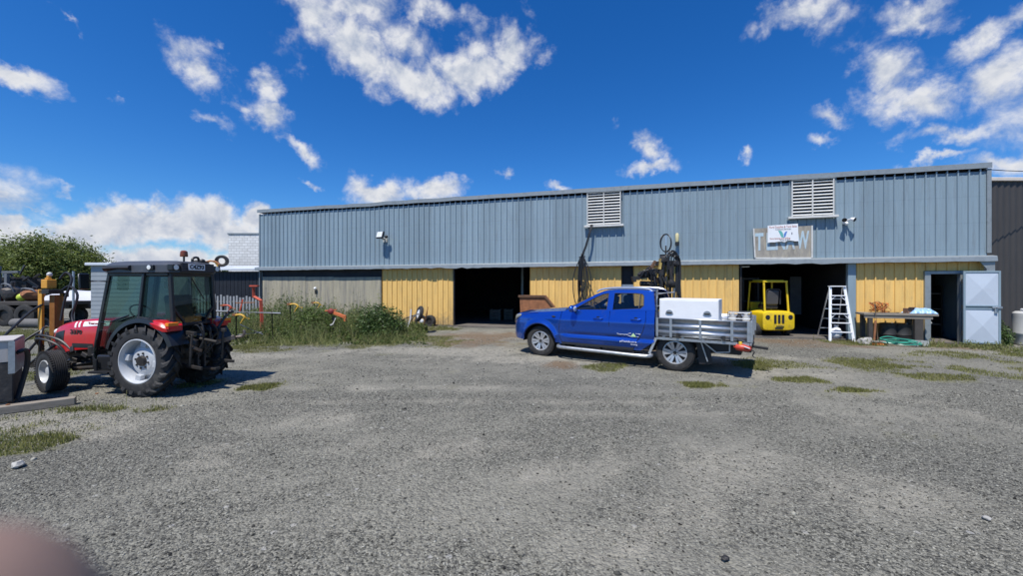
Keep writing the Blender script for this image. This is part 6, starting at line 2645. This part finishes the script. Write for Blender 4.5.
M['drum_black'] = mat('dull_black_drum', (.022, .021, .02), .6, 0, .3, 6, dirt=((.10, .08, .06), .3, 4))
for px, s, lab in ((889, .20, 'black drum under the workbench, left of the two'), (903, .22, 'black drum under the workbench, right of the two')):
    t = at_shed('black_drum', lab, 'drum', U(px, -.3), -.30, 0, group='drums under the workbench')
    MB().lathe([(.001, 0), (s, 0), (s + .008, .015), (s, .03), (s, .24), (s + .01, .26), (s, .28), (s, .56), (s + .01, .58), (s - .01, .59), (s - .02, .57), (.001, .57)], axis='z', n=28, closed=False).build('drum_body', M['drum_black'], t)
    MB().cyl((s * .5, 0, .57), (s * .5, 0, .60), .03).build('bung', M['galv'], t)
# wire basket of orange twine
M['twine'] = mat('orange_twine', (.62, .20, .045), .8, 0, .3, 10, dirt=((.70, .45, .12), .4, 8))
bk = at_shed('twine_basket', 'tangle of orange brown twine and wire on the left of the workbench', 'twine', U(880, -.42), -.42, zt)
rr = random.Random(6)
for k in range(16):
    pts = [(rr.uniform(-.22, .22), rr.uniform(-.12, .12), rr.uniform(.0, .04))]
    for q in range(4):
        pts.append((rr.uniform(-.26, .26), rr.uniform(-.14, .14), rr.uniform(.03, .34)))
    MB().tube(pts, .010 if k % 3 else .006, 5, smooth=4).build('twine', M['twine'] if k % 4 else M['rust'], bk)
# blue bundle and box
bl = at_shed('blue_tarp', 'crumpled pale blue plastic sheet on the right of the workbench', 'tarp', U(920, -.42), -.42, zt)
M['tarp'] = mat('pale_blue_plastic_sheet', (.28, .48, .72), .4, 0, .15, 10, dirt=((.6, .68, .74), .5, 14))
rr = random.Random(2)


def crump(u, v):
    x, y = (u - .5) * .62, (v - .5) * .40
    e = min(u, 1 - u, v, 1 - v)
    z = .13 * min(1, e * 5) * (.6 + .8 * float(fbm(np.array([x * 9 + 4]), np.array([y * 9]), 2, 4)[0])) + .005
    return (x + .03 * math.sin(v * 17), y + .02 * math.sin(u * 23), z)


MB().grid(crump, 40, 26).build('tarp', M['tarp'], bl, smooth=30, thick=.006)
bx = at_shed('small_carton', 'small brown carton beside the blue sheet on the workbench', 'carton', U(909.5, -.45), -.45, zt, .1)
M['card'] = mat('brown_cardboard', (.22, .13, .09), .85, 0, .15, 8)
MB().bb(-.08, .08, -.10, .10, 0, .15).build('carton_body', M['card'], bx, bevel=.004)
MB().add([(-.08, -.10, .152), (.08, -.10, .152), (.09, -.16, .19), (-.09, -.16, .19)], [(0, 1, 2, 3)]).build('flap', M['card'], bx, smooth=0, thick=.004)
tl_ = at_shed('spanner', 'dark spanner lying in the middle of the workbench', 'tool', U(893, -.5), -.5, zt)
mb = MB()
mb.bar((-.14, 0, .015), (.12, .02, .015), .03, .014)
mb.build('handle', M['steel_dark'], tl_, bevel=.003)
MB().lathe([(.018, -.01), (.04, -.01), (.04, .01), (.018, .01)], (.14, .02, .016), 'z', 14).build('jaw', M['steel_dark'], tl_)
# broom stick and rusty bar leaning on the bench
br_ = at_shed('broom', 'old broom with pale wooden handle leaning on the front of the workbench', 'broom', U(880, -.98), -.98, 0)
MB().tube([(-.02, 0, .06), (.02, .26, 1.18)], .016, 8).build('handle', mat('pale_broom_wood', (.45, .30, .17), .7), br_)
MB().box((-.02, -.01, .10), (.34, .07, .05)).build('broom_head', M['timber'], br_, bevel=.008)
Vq = []
rr = random.Random(14)
mb = MB()
for k in range(120):
    x, y = rr.uniform(-.18, .14), rr.uniform(-.035, .02)
    mb.bar((x, y, .08), (x + rr.uniform(-.02, .02), y + rr.uniform(-.03, .01), .0), .004, .004)
mb.build('bristles', M['twine'], br_, smooth=0)
rb = at_shed('rusty_post', 'short rusty steel post stuck in the ground before the workbench', 'post', U(875.5, -.92), -.92, 0)
MB().box((0, 0, .33), (.045, .03, .72), (0, .06, 0)).build('post', M['rust'], rb, bevel=.004)
MB().box((.045, 0, .03), (.12, .12, .05)).build('foot_plate', M['rust'], rb, bevel=.004)
# green hose coil
M['green_hose'] = mat('green_garden_hose', (.045, .30, .21), .35, 0, .12, 10)
hs_ = at_shed('garden_hose', 'loosely coiled green garden hose on the ground under the workbench', 'hose', U(899, -.95), -.95, .01)
rr = random.Random(5)
pts = []
for k in range(34):
    a = k * .62
    r = 1 + rr.uniform(-.18, .18)
    pts.append((.42 * r * math.cos(a) + rr.uniform(-.05, .05), .24 * r * math.sin(a), .02 + .0030 * k + rr.uniform(0, .03) + .10 * max(0, math.sin(a * .5 + .7)) ** 4))
MB().tube(pts, .015, 6, smooth=4).build('hose', M['green_hose'], hs_)
MB().cyl((pts[-1][0], pts[-1][1], pts[-1][2]), (pts[-1][0] + .05, pts[-1][1] + .06, pts[-1][2]), .02, n=8).build('nozzle', M['rig_yellow'], hs_)
# lump of concrete left of the bench, block right of it
rk = at_shed('concrete_lump', 'broken pale concrete lump on the ground at the left end of the workbench', 'rubble', U(867, -.80), -.80, .07)
MB().blob((0, 0, 0), (.20, .14, .13), .2, 2, 11).build('lump', M['rock'], rk, smooth=0)
MB().tube([(.15, 0, .05), (.28, -.04, .12), (.33, -.04, .08)], .008, 5).build('reinforcing_bar', M['rust'], rk)
cbk = at_shed('concrete_block', 'grey hollow concrete block on the ground at the right leg of the workbench', 'block', U(920.5, -.86), -.86, 0, .15)
MB().poly([[(-.17, -.09), (.17, -.09), (.17, .09), (-.17, .09)], [(-.14, -.06), (-.02, -.06), (-.02, .06), (-.14, .06)], [(.02, -.06), (.14, -.06), (.14, .06), (.02, .06)]], lambda a, b, d: (a, b, d), .15).build('block', mat('pale_concrete', (.36, .38, .36), .9, 0, .2, 9, bump=.3), cbk, smooth=0)
wd_ = at_shed('white_bag', 'white sack slumped behind the step ladder', 'sack', U(838), .1, .03)
MB().blob((0, 0, .17), (.17, .13, .19), .08, 3, 6).build('sack_body', M['white'], wd_, smooth=50)
MB().cyl((0, 0, .33), (.02, 0, .42), .04, .07, 10).build('sack_neck', M['white'], wd_)

# white water drum at the far right
dm = thing('water_drum', 'white plastic water drum cut off by the right edge of the photo', 'drum', (14.97, 11.5, 0), 0)
MB().lathe([(.001, 0), (.30, 0), (.33, .03), (.35, .30), (.36, .32), (.36, .36), (.35, .38), (.37, .82), (.36, .92), (.30, .97), (.001, .98)], axis='z', n=36, closed=False).build('drum_body', M['pale_plastic'], dm, smooth=40)
MB().lathe([(.001, .975), (.20, .975), (.21, .99), (.21, 1.03), (.19, 1.05), (.001, 1.05)], axis='z', n=28, closed=False).build('lid', M['white'], dm)

# rusty skip behind the ute's nose
sk = thing('rusty_skip', 'rusty steel skip with one sloping end behind the ute bonnet', 'skip', (.30, 13.9, 0), SHA * .6)
MB().poly([[(.02, .30), (.95, .30), (1.42, .62), (.82, 1.36), (-.02, 1.36)]], lambda a, b, d: (a, d, b), .9).build('skip_body', M['rust'], sk, bevel=.012)
mb = MB()
mb.bb(-.06, .86, -.045, -.002, 1.30, 1.38)
mb.bar((.84, -.02, 1.36), (1.44, -.02, .62), .045, .06)
mb.bb(.1, .9, .1, .8, 0, .3)
mb.build('rim_angle', M['brown_steel'], sk, bevel=.006)

# ------------------------------------------------------------------ weedy corner: old implements
M['imp_red'] = mat('faded_red_paint', (.48, .075, .035), .65, 0, .2, 6, dirt=((.20, .09, .05), .35, 5))
M['imp_orange'] = mat('faded_orange_paint', (.62, .16, .05), .65, 0, .2, 6, dirt=((.26, .10, .05), .35, 5))
M['imp_yellow'] = mat('faded_yellow_implement_paint', (.62, .36, .04), .6, 0, .2, 6, dirt=((.25, .13, .04), .35, 5))


def P3(px, py, D):
    return P(px, py, D)


def rel(o, *ps):
    b = Vector(o)
    return [tuple(Vector(p) - b) for p in ps]


g = Vector((P(262, 300, 13.4).x, 13.4, 0))
ra = thing('bent_red_arm', 'tall cranked red steel arm with a T shaped head standing in the weeds', 'farm implement', g)
p = rel(g, P(253.5, 288, 13.4), P(254, 297, 13.4), P(261, 301, 13.4), P(262, 320, 13.4), P(262, 334, 13.4))
MB().tube(p, .062, 4).build('arm', M['imp_red'], ra, smooth=0)
p = rel(g, P(250.5, 286.5, 13.4), P(258.5, 286.5, 13.4))
MB().bar(p[0], p[1], .12, .05).build('head_plate', M['imp_red'], ra, bevel=.006)
p = rel(g, P(255, 303, 13.3), P(236, 303.5, 13.3), P(243, 300, 13.3), P(240, 312, 13.3))
MB().bar(p[0], p[1], .03, .03).build('cross_bar', M['rust'], ra, smooth=0)
MB().bar(p[2], p[3], .03, .04).build('tine', M['imp_red'], ra, smooth=0)
p = rel(g, P(253, 334, 13.4), P(271, 334, 13.4))
MB().bar(p[0], p[1], .10, .06).build('foot', M['rust'], ra, smooth=0)

g = Vector((P(246, 320, 12.3).x, 12.3, 0))
rl = thing('pipe_rail', 'horizontal galvanised pipe rail on a low frame in front of the weeds', 'rail', g)
p = rel(g, P(213, 311.5, 12.1), P(281, 314, 12.4))
MB().tube(p, .035, 8).build('pipe', M['galv'], rl)
p = rel(g, P(240, 325, 12.1), P(263, 335, 12.3), P(238, 335.5, 12.1), P(262, 333, 12.3))
MB().tube(p[:2], .018, 6).build('strut', M['galv'], rl)
MB().tube(p[2:], .018, 6).build('skid', M['galv'], rl)
for px, D in ((226, 12.2), (272, 12.35)):
    a, = rel(g, P(px, 312.5, D))
    MB().tube([a, (a[0] + .03, a[1], -.02)], .022, 6).build('leg', M['steel_dark'], rl)
p = rel(g, P(214, 311, 12.1), P(209, 311.5, 12.0), P(207, 316, 12.0))
MB().tube(p, .06, 8, smooth=3).build('elbow', M['steel_dark'], rl)


def tined(name, label, px, py, D, m, sc=1.0, flip=1, group=None):
    """curved sprung tine on a short toolbar"""
    c = P(px, py, D)
    t = thing(name, label, 'farm implement', (c.x, c.y, 0), 0, group)
    z = c.z
    MB().tube([(-.22 * sc * flip, 0, z + .13 * sc), (.02 * flip, 0, z + .16 * sc), (.20 * sc * flip, 0, z + .06 * sc), (.12 * sc * flip, 0, z - .08 * sc), (.02 * flip, 0, z - .22 * sc)], [.045 * sc, .05 * sc, .045 * sc, .035 * sc, .02 * sc], 6, smooth=5).build('tine', m, t)
    MB().bar((-.30 * sc * flip, -.02, z + .14 * sc), (-.12 * sc * flip, .02, z + .19 * sc), .09 * sc, .10 * sc).build('clamp', M['rust'], t, bevel=.006)
    MB().tube([(-.2 * sc * flip, .05, z + .1), (-.22 * sc * flip, .06, -.02)], .025, 6).build('stand', M['steel_dark'], t)
    MB().tube([(.20 * sc * flip, 0, z + .06 * sc), (.42 * sc * flip, .0, z - .02 * sc)], .022 * sc, 6).build('link', m, t)


tined('sprung_tine', 'yellow hooked tine below the pipe rail in the weeds', 240, 319, 12.0, M['imp_yellow'], .7)
tined('sprung_tine', 'yellow tine with rusty clamp poking from the weeds before the pale board', 294, 308, 13.6, M['imp_yellow'], .72)
tined('sprung_tine', 'rust and yellow tine just under the small white wall lamp', 317, 306, 14.2, M['imp_yellow'], .6)
tined('sprung_tine', 'small red rusty tine against the grey iron fence beside the tractor', 227, 309, 14.0, M['imp_red'], .7)

c = P(340, 317, 13.2)
om = thing('orange_mower_arm', 'sloping orange red implement arm in the weeds left of the dense bush', 'farm implement', (c.x, c.y, 0))
z = c.z
MB().bar((-.28, 0, z + .16), (.18, 0, z - .02), .09, .10).build('arm', M['imp_orange'], om, bevel=.01)
MB().bar((.17, 0, z + .03), (.19, 0, z - .16), .08, .08).build('knee', M['imp_orange'], om, bevel=.01)
MB().blob((-.28, -.02, z + .17), (.10, .09, .10), .1, 2, 3).build('knuckle', mat('dark_red_paint', (.22, .03, .025), .6), om, smooth=0)
MB().bar((-.48, 0, z + .19), (-.10, 0, z + .22), .04, .04).build('pin', M['imp_orange'], om, smooth=0)
MB().bar((-.25, .1, z), (-.25, .1, -.02), .07, .07).build('stand', M['steel_dark'], om, smooth=0)
MB().tube([(-.1, -.06, z - .05), (-.18, -.1, z - .25), (-.26, -.1, z - .28)], .03, 6).build('tap', M['pale_plastic'], om)

c = G(408, 336)
wm_ = thing('old_wheel_rake', 'old wheel rake with white hub and rusty disc leaning on the yellow panel', 'farm implement', (c.x + .1, c.y + .9, 0))
ty = MB().lathe([(.17, -.055), (.25, -.065), (.29, -.03), (.29, .03), (.25, .065), (.17, .055)], (0, 0, 0), 'x', 30).build('wheel', M['rubber'], wm_)
ty.location = (.10, 0, .68)
ty.rotation_euler = (0, .25, .5)
MB().lathe([(.001, -.02), (.10, -.03), (.175, -.045), (.175, .045), (.10, .03), (.001, .02)], (0, 0, 0), 'x', 30, False).build('rim', M['white'], ty)
d_ = MB().lathe([(.001, -.006), (.34, -.006), (.34, .006), (.001, .006)], (0, 0, 0), 'x', 30, False).build('disc', M['rust'], wm_)
d_.location = (.34, .02, .60)
d_.rotation_euler = (0, .2, .15)
MB().tube([(-.62, -.1, .42), (-.30, -.05, .55), (.08, 0, .68)], .025, 6).build('axle_arm', M['steel_dark'], wm_)
MB().tube([(-.35, -.2, .0), (-.2, -.12, .5), (-.18, -.1, .85)], .022, 6).build('fork', M['white'], wm_)
MB().blob((-.52, -.2, .20), (.05, .05, .14), .1, 2, 5).build('counter_weight', M['white'], wm_)
for k in range(5):
    MB().tube([(.0, -.02, .66), (-.18 - .04 * k, -.1, .52 - .07 * k), (-.40, -.1 + .02 * k, .44 - .06 * k)], .008, 5).build('rake_tooth', M['galv'], wm_)

for (px, rz, lab) in ((424, .5, 'half buried worn tyre against the yellow panel, left of the pair'), (433, -.15, 'dark worn tyre upright against the yellow panel, right of the pair')):
    u = U(px)
    t = at_shed('old_tyre', lab, 'tyre', u, -.22, .20, rz, 'worn tyres at the yellow panel')
    MB().lathe([(.15, -.085), (.22, -.10), (.255, -.08), (.262, 0), (.255, .08), (.22, .10), (.15, .085), (.14, .06), (.20, .05), (.20, -.05), (.14, -.06)], (0, 0, 0), 'y', 32).build('tread', M['rubber'], t)
    if px == 424:
        MB().blob((.02, -.06, .0), (.10, .05, .10), .1, 2, 2).build('rim', M['white'], t, smooth=0)
    else:
        MB().cyl((0, -.04, 0), (0, .04, 0), .145, n=24).build('rim', M['steel_dark'], t)

# tyres and scrap on the lean-to roof
for (px, py, D, r, tilt, lab) in ((200, 264, 23, .42, 1.25, 'old tyre lying on the lean to roof beside the tractor beacon'), (222, 263, 23.5, .34, .1, 'old tyre standing upright on the lean to roof, right of the scrap')):
    c = P(px, py, D)
    zr = 2.50 + (D - 20.75) * .083 + .06
    t = thing('old_tyre', lab, 'tyre', (c.x, c.y, zr + (r if tilt < .5 else .16)), .3, 'tyres on the lean to roof')
    o = MB().lathe([(r * .58, -.10), (r * .85, -.13), (r, -.10), (r * 1.02, 0), (r, .10), (r * .85, .13), (r * .58, .10), (r * .55, .06), (r * .78, .06), (r * .78, -.06), (r * .55, -.06)], (0, 0, 0), 'y', 32).build('tread', M['rubber'], t)
    o.rotation_euler = (tilt if tilt > .5 else .12, 0, 0)
    o2 = MB().lathe([(r * .56, -.05), (r * .52, 0), (r * .56, .05)], (0, 0, 0), 'y', 24, False).build('bead', M['rust'], t)
    o2.rotation_euler = o.rotation_euler
c = P(211, 264, 23.2)
t = thing('scrap_metal', 'rusty scrap axle frame between the tyres on the lean to roof', 'scrap', (c.x, c.y, 2.80))
MB().tube([(-.5, 0, 0), (-.3, 0, .26), (.2, 0, .30), (.5, 0, .12)], .05, 7, smooth=3).build('axle', M['rust'], t)
MB().tube([(-.3, .05, .0), (-.1, .05, .35), (.3, .05, .2), (.35, .05, 0)], .04, 7).build('frame', M['imp_yellow'], t)
MB().blob((-.25, 0, .12), (.14, .12, .12), .1, 2, 4).build('hub', M['steel_dark'], t, smooth=0)

# ------------------------------------------------------------------ scrap yard at the far left
M['scrap_red'] = mat('dull_red_machine_paint', (.22, .02, .02), .6, 0, .2, 4)
M['old_galv'] = mat('dull_old_galvanising', (.17, .18, .19), .6, .3, .25, 6)
mcx = thing('scrap_harvester', 'tangled dark harvester frame with a red panel at the left edge', 'machine', (-24.2, 18.8, 0))
mb = MB()
rr = random.Random(17)
for x in (-1.4, -.55, .05, .45):
    mb.bar((x, 0, .4), (x + rr.uniform(-.05, .05), 0, 2.5 + rr.uniform(-.3, .3)), .12, .12)
for z in (.7, 1.5, 2.3):
    mb.bar((-1.5, 0, z), (.9, .1, z + rr.uniform(-.1, .1)), .10, .10)
mb.build('frame', M['old_galv'], mcx, smooth=0)
MB().bb(-.45, .0, -.25, .2, .75, 1.45).build('side_panel', M['scrap_red'], mcx, bevel=.02)
mb = MB()
for k in range(34):
    a = Vector((rr.uniform(-1.5, 1.9), rr.uniform(-.2, .8), rr.uniform(.5, 2.4)))
    b_ = a + Vector((rr.uniform(-.9, .9), rr.uniform(-.3, .3), rr.uniform(-.7, .5)))
    mb.bar(a, b_, rr.uniform(.04, .12), rr.uniform(.04, .12))
mb.bb(-1.5, 1.0, .3, .9, .6, 2.1)
mb.build('linkage', M['steel_dark'], mcx, smooth=0)
for (x, r) in ((-.15, .52), (-1.5, .52)):
    ty = MB().lathe([(r * .55, -.12), (r * .85, -.15), (r, -.11), (r, .11), (r * .85, .15), (r * .55, .12)], (x, -.45, r), 'y', 32).build('wheel', M['rubber'], mcx)
    MB().cyl((x, -.50, r), (x, -.40, r), r * .56, n=24).build('rim', M['steel_dark'], ty)

ft = thing('flat_trailer', 'old flat deck trailer with black tyres in front of the tree', 'trailer', (-20.6, 17.6, 0), -.03)
MB().bb(-1.5, 1.6, -.8, .8, .88, 1.02).build('deck', M['dark_timber'], ft, bevel=.01)
mb = MB()
mb.bb(-1.5, 1.6, -.5, -.38, .72, .878)
mb.bb(-1.5, 1.6, .38, .5, .72, .878)
mb.build('chassis', M['steel_dark'], ft, smooth=0)
for x in (-.75, .15):
    ty = MB().lathe([(.24, -.11), (.38, -.13), (.45, -.10), (.45, .10), (.38, .13), (.24, .11)], (x, -.72, .45), 'y', 32).build('wheel', M['rubber'], ft)
    MB().cyl((x, -.76, .45), (x, -.66, .45), .25, n=22).build('rim', M['steel_dark'], ft if False else ty)
for (px, py, lab) in ((22, 296, 'lime yellow float ball on the old flat trailer'),):
    c = P(px, py, 17.4)
    t = thing('float_ball', lab, 'ball', (c.x, c.y, 1.02))
    MB().blob((0, 0, .17), (.17, .17, .17), 0, 3).build('ball', mat('lime_yellow_plastic', (.45, .55, .05), .5), t, smooth=60)
    MB().cyl((0, 0, .33), (0, 0, .42), .03).build('eye', M['steel_dark'], t)
# junk load on the deck
for k, (px, py, w, h, m_, lab) in enumerate(((12, 288, .6, .75, 'steel_dark', 'dark engine block on the flat trailer, left of the lime ball'), (33, 291, .8, .55, 'rust', 'rusty gearbox lump on the flat trailer, right of the lime ball'))):
    c = P(px, py, 17.6)
    t = thing('scrap_casting', lab, 'scrap', (c.x, c.y, 1.02))
    MB().blob((0, 0, h * .45), (w * .5, .35, h * .48), .16, 2, k + 3).build('casting', M[m_], t, smooth=0)
    MB().cyl((0, 0, h * .8), (w * .1, 0, h * 1.15), .09, .07).build('flange', M['steel_dark'], t)
    MB().tube([(-w * .4, -.1, h * .5), (-w * .3, -.2, h), (w * .3, -.2, h * .9), (w * .4, -.1, h * .4)], .035, 6, smooth=3).build('pipe', M['old_galv'], t)
c = G(29, 328)
lg = thing('concrete_pipe', 'grey concrete pipe lying on the ground below the flat trailer', 'pipe', (c.x, c.y, .18), -.05)
MB().lathe([(.13, -.65), (.18, -.65), (.18, .50), (.21, .52), (.21, .65), (.15, .65), (.13, .5)], (0, 0, 0), 'x', 28).build('barrel', mat('grey_concrete', (.13, .125, .12), .9, 0, .2, 6), lg)
MB().tube([(-.3, -.19, -.12), (-.3, -.26, -.16)], .04, 6).build('chock', M['timber'], lg)
# white sheeted load behind the tractor bonnet
M['sheet'] = mat('white_tarpaulin', (.52, .53, .58), .6, 0, .06, 3, dirt=((.30, .30, .42), .35, 2))
c = G(78, 322)
wt = thing('covered_trailer', 'low trailer under a white tarpaulin behind the tractor bonnet', 'trailer', (P(78, 300, 19).x, 19.0, 0), 0)


def sheetf(u, v):
    x = -1.25 + 3.0 * u
    t = -1 + 2 * v
    return (x, t * .9, .78 + (.65 + .10 * math.sin(u * 9) * .3 + .05 * math.sin(u * 4)) * (1 - abs(t) ** 3) * min(1, .65 + u))


MB().grid(sheetf, 30, 16).build('tarpaulin', M['sheet'], wt, smooth=50, thick=.01)
mb = MB()
mb.bb(-1.3, 1.8, -.9, .9, .66, .775)
mb.build('deck', M['steel_dark'], wt, smooth=0)
for x in (-.5, .9):
    MB().lathe([(.05, -.1), (.33, -.11), (.36, -.08), (.36, .08), (.33, .11), (.05, .1)], (x, -.8, .36), 'y', 26).build('wheel', M['rubber'], wt)
c = G(73.5, 336)
ps = thing('steel_pole', 'thin grey steel pole standing behind the tractor bonnet', 'pole', (P(73.5, 300, 15).x, 15.0, 0))
MB().cyl((0, 0, 0), (0, 0, 2.25), .035, n=10).build('pole', M['galv'], ps)
MB().bb(-.12, .12, -.12, .12, -.02, .03).build('base_plate', M['galv'], ps, smooth=0)
for (px, D, h, lab) in ((4, 19.5, 2.3, 'rusty upright standard at the left edge before the trees'),):
    ps = thing('steel_standard', lab, 'pole', (P(px, 300, D).x, D, 0))
    MB().cyl((0, 0, 0), (0, 0, h), .05, n=8).build('pole', M['galv'], ps)
    MB().bb(-.1, .1, -.1, .1, h, h + .1).build('cap', M['steel_dark'], ps, bevel=.01)

# ------------------------------------------------------------------ near left: steel bin and sleeper
M['bin_pale'] = mat('dusty_pale_panel', (.46, .43, .40), .6, 0, .12, 4, dirt=((.3, .27, .24), .3, 5))
M['bin_dark'] = mat('dark_stained_panel', (.045, .042, .040), .8, 0, .35, 7, dirt=((.14, .12, .10), .35, 8), bump=.4, bscale=25)
ga = math.atan2(.715, -.70)
bn = thing('steel_bin', 'pale topped steel bin with dark stained lower half at the left edge', 'bin', (-7.0, 5.62, 0), ga - PI / 2)
# local: y runs back along the visible right side, -x along the front
mb = MB()
mb.bb(-.9, -.01, .02, .78, .10, .66)
mb.build('lower_body', M['bin_dark'], bn, bevel=.01)
mb = MB()
mb.bb(-.9, -.006, .016, .784, .662, .95)
mb.build('upper_body', M['bin_pale'], bn, bevel=.008)
MB().bb(-.92, .004, .0, .80, .951, .975).build('lid', M['bin_pale'], bn, bevel=.006)
mb = MB()
mb.bb(-.004, .012, .0, .80, .50, .95)
mb.bb(-.05, .012, -.010, -.001, .50, .95)
mb.build('corner_plate', M['galv'], bn, smooth=0)
mb = MB()
mb.bb(-.86, -.74, .05, .75, 0, .099)
mb.bb(-.18, -.06, .05, .75, 0, .099)
mb.build('skid', M['timber'], bn, bevel=.01)
MB().tube([(.02, .05, .78), (.10, .12, .80), (.10, .2, .60), (.06, .18, .35), (.02, .1, .12)], .03, 7, smooth=4).build('drain_hose', M['hose'], bn)
a, b_ = G(-22, 417), G(76, 404)
d_ = b_ - a
sp = thing('timber_sleeper', 'long weathered timber sleeper on the ground below the steel bin', 'sleeper', a, math.atan2(d_.y, d_.x))
MB().bb(0, d_.length, -.07, .07, -.01, .10).build('sleeper', M['timber'], sp, bevel=.012)
for x in (.25, 1.1):
    MB().cyl((x, 0, .10), (x, 0, .112), .02, n=8).build('spike', M['rust'], sp)
# ------------------------------------------------------------------ the photographer's left hand, one fingertip in the corner of the frame
def skin_mat():
    m = bpy.data.materials.new('skin')
    m.use_nodes = True
    nt = m.node_tree
    b = nt.nodes['Principled BSDF']
    n = nd(nt, 'ShaderNodeTexNoise')
    n.inputs['Scale'].default_value = 90
    n.inputs['Detail'].default_value = 5
    tcx = nd(nt, 'ShaderNodeTexCoord')
    nt.links.new(tcx.outputs['Object'], n.inputs['Vector'])
    x = nd(nt, 'ShaderNodeMix', data_type='RGBA')
    x.inputs[6].default_value = (.30, .18, .13, 1)
    x.inputs[7].default_value = (.37, .24, .18, 1)
    nt.links.new(n.outputs['Fac'], x.inputs[0])
    nt.links.new(x.outputs[2], b.inputs['Base Color'])
    b.inputs['Roughness'].default_value = .55
    return m


M['skin'] = skin_mat()
# joints in metres relative to the wrist; the index finger reaches forward to the lens
tip = Vector((-.0331, .031, -.0282))           # fingertip centre relative to the lens
H0 = Vector((0, 0, CAM_H))
chains = {
    'index': [(-.118, -.020, -.075), (-.093, .004, -.062), (-.066, .021, -.043), tuple(tip)],
    'middle': [(-.128, -.006, -.088), (-.110, .026, -.092), (-.094, .030, -.108), (-.092, .012, -.118)],
    'ring': [(-.140, .004, -.098), (-.126, .034, -.106), (-.112, .034, -.122), (-.110, .016, -.130)],
    'little': [(-.152, .010, -.108), (-.142, .034, -.118), (-.130, .034, -.130), (-.128, .020, -.137)],
    'thumb': [(-.128, -.062, -.085), (-.098, -.058, -.066), (-.074, -.048, -.060)],
}
knuck = {'index': .0125, 'middle': .0105, 'ring': .010, 'little': .009, 'thumb': .0115}
bmv, bme, rads = [], [], []


def addv(p, r):
    bmv.append(tuple(p))
    rads.append(r)
    return len(bmv) - 1


palm = addv((-.140, -.030, -.098), .022)
wrist = addv((-.165, -.085, -.130), .023)
fore = addv((-.215, -.190, -.190), .032)
bme += [(palm, wrist), (wrist, fore)]
for nme, ch in chains.items():
    prev = palm if nme != 'thumb' else wrist
    for i, p in enumerate(ch):
        r = knuck[nme] * (1.18 if i == 0 else 1.0 - .06 * i) * (1.92 if nme == 'index' and i == 3 else 1)
        v = addv(p, r)
        bme.append((prev, v))
        prev = v
me = bpy.data.meshes.new('hand')
me.from_pydata(bmv, bme, [])
hand = bpy.data.objects.new('hand', me)
COL.objects.link(hand)
hand.location = H0
md = hand.modifiers.new('skin', 'SKIN')
for i, r in enumerate(rads):
    me.skin_vertices[0].data[i].radius = (r, r)
    me.skin_vertices[0].data[i].use_root = (i == palm)
md.use_smooth_shade = True
md = hand.modifiers.new('sub', 'SUBSURF')
md.levels = md.render_levels = 2
dg = bpy.context.evaluated_depsgraph_get()
me2 = bpy.data.meshes.new_from_object(hand.evaluated_get(dg))
hand.modifiers.clear()
hand.data = me2
me2.materials.clear()
me2.materials.append(M['skin'])
tag(hand, 'blurred fingertip of the photographer over the lower left corner of the view', 'hand')
cam.dof.use_dof = True
cam.dof.focus_distance = 10.0
cam.dof.aperture_fstop = 14.06 / 2.7
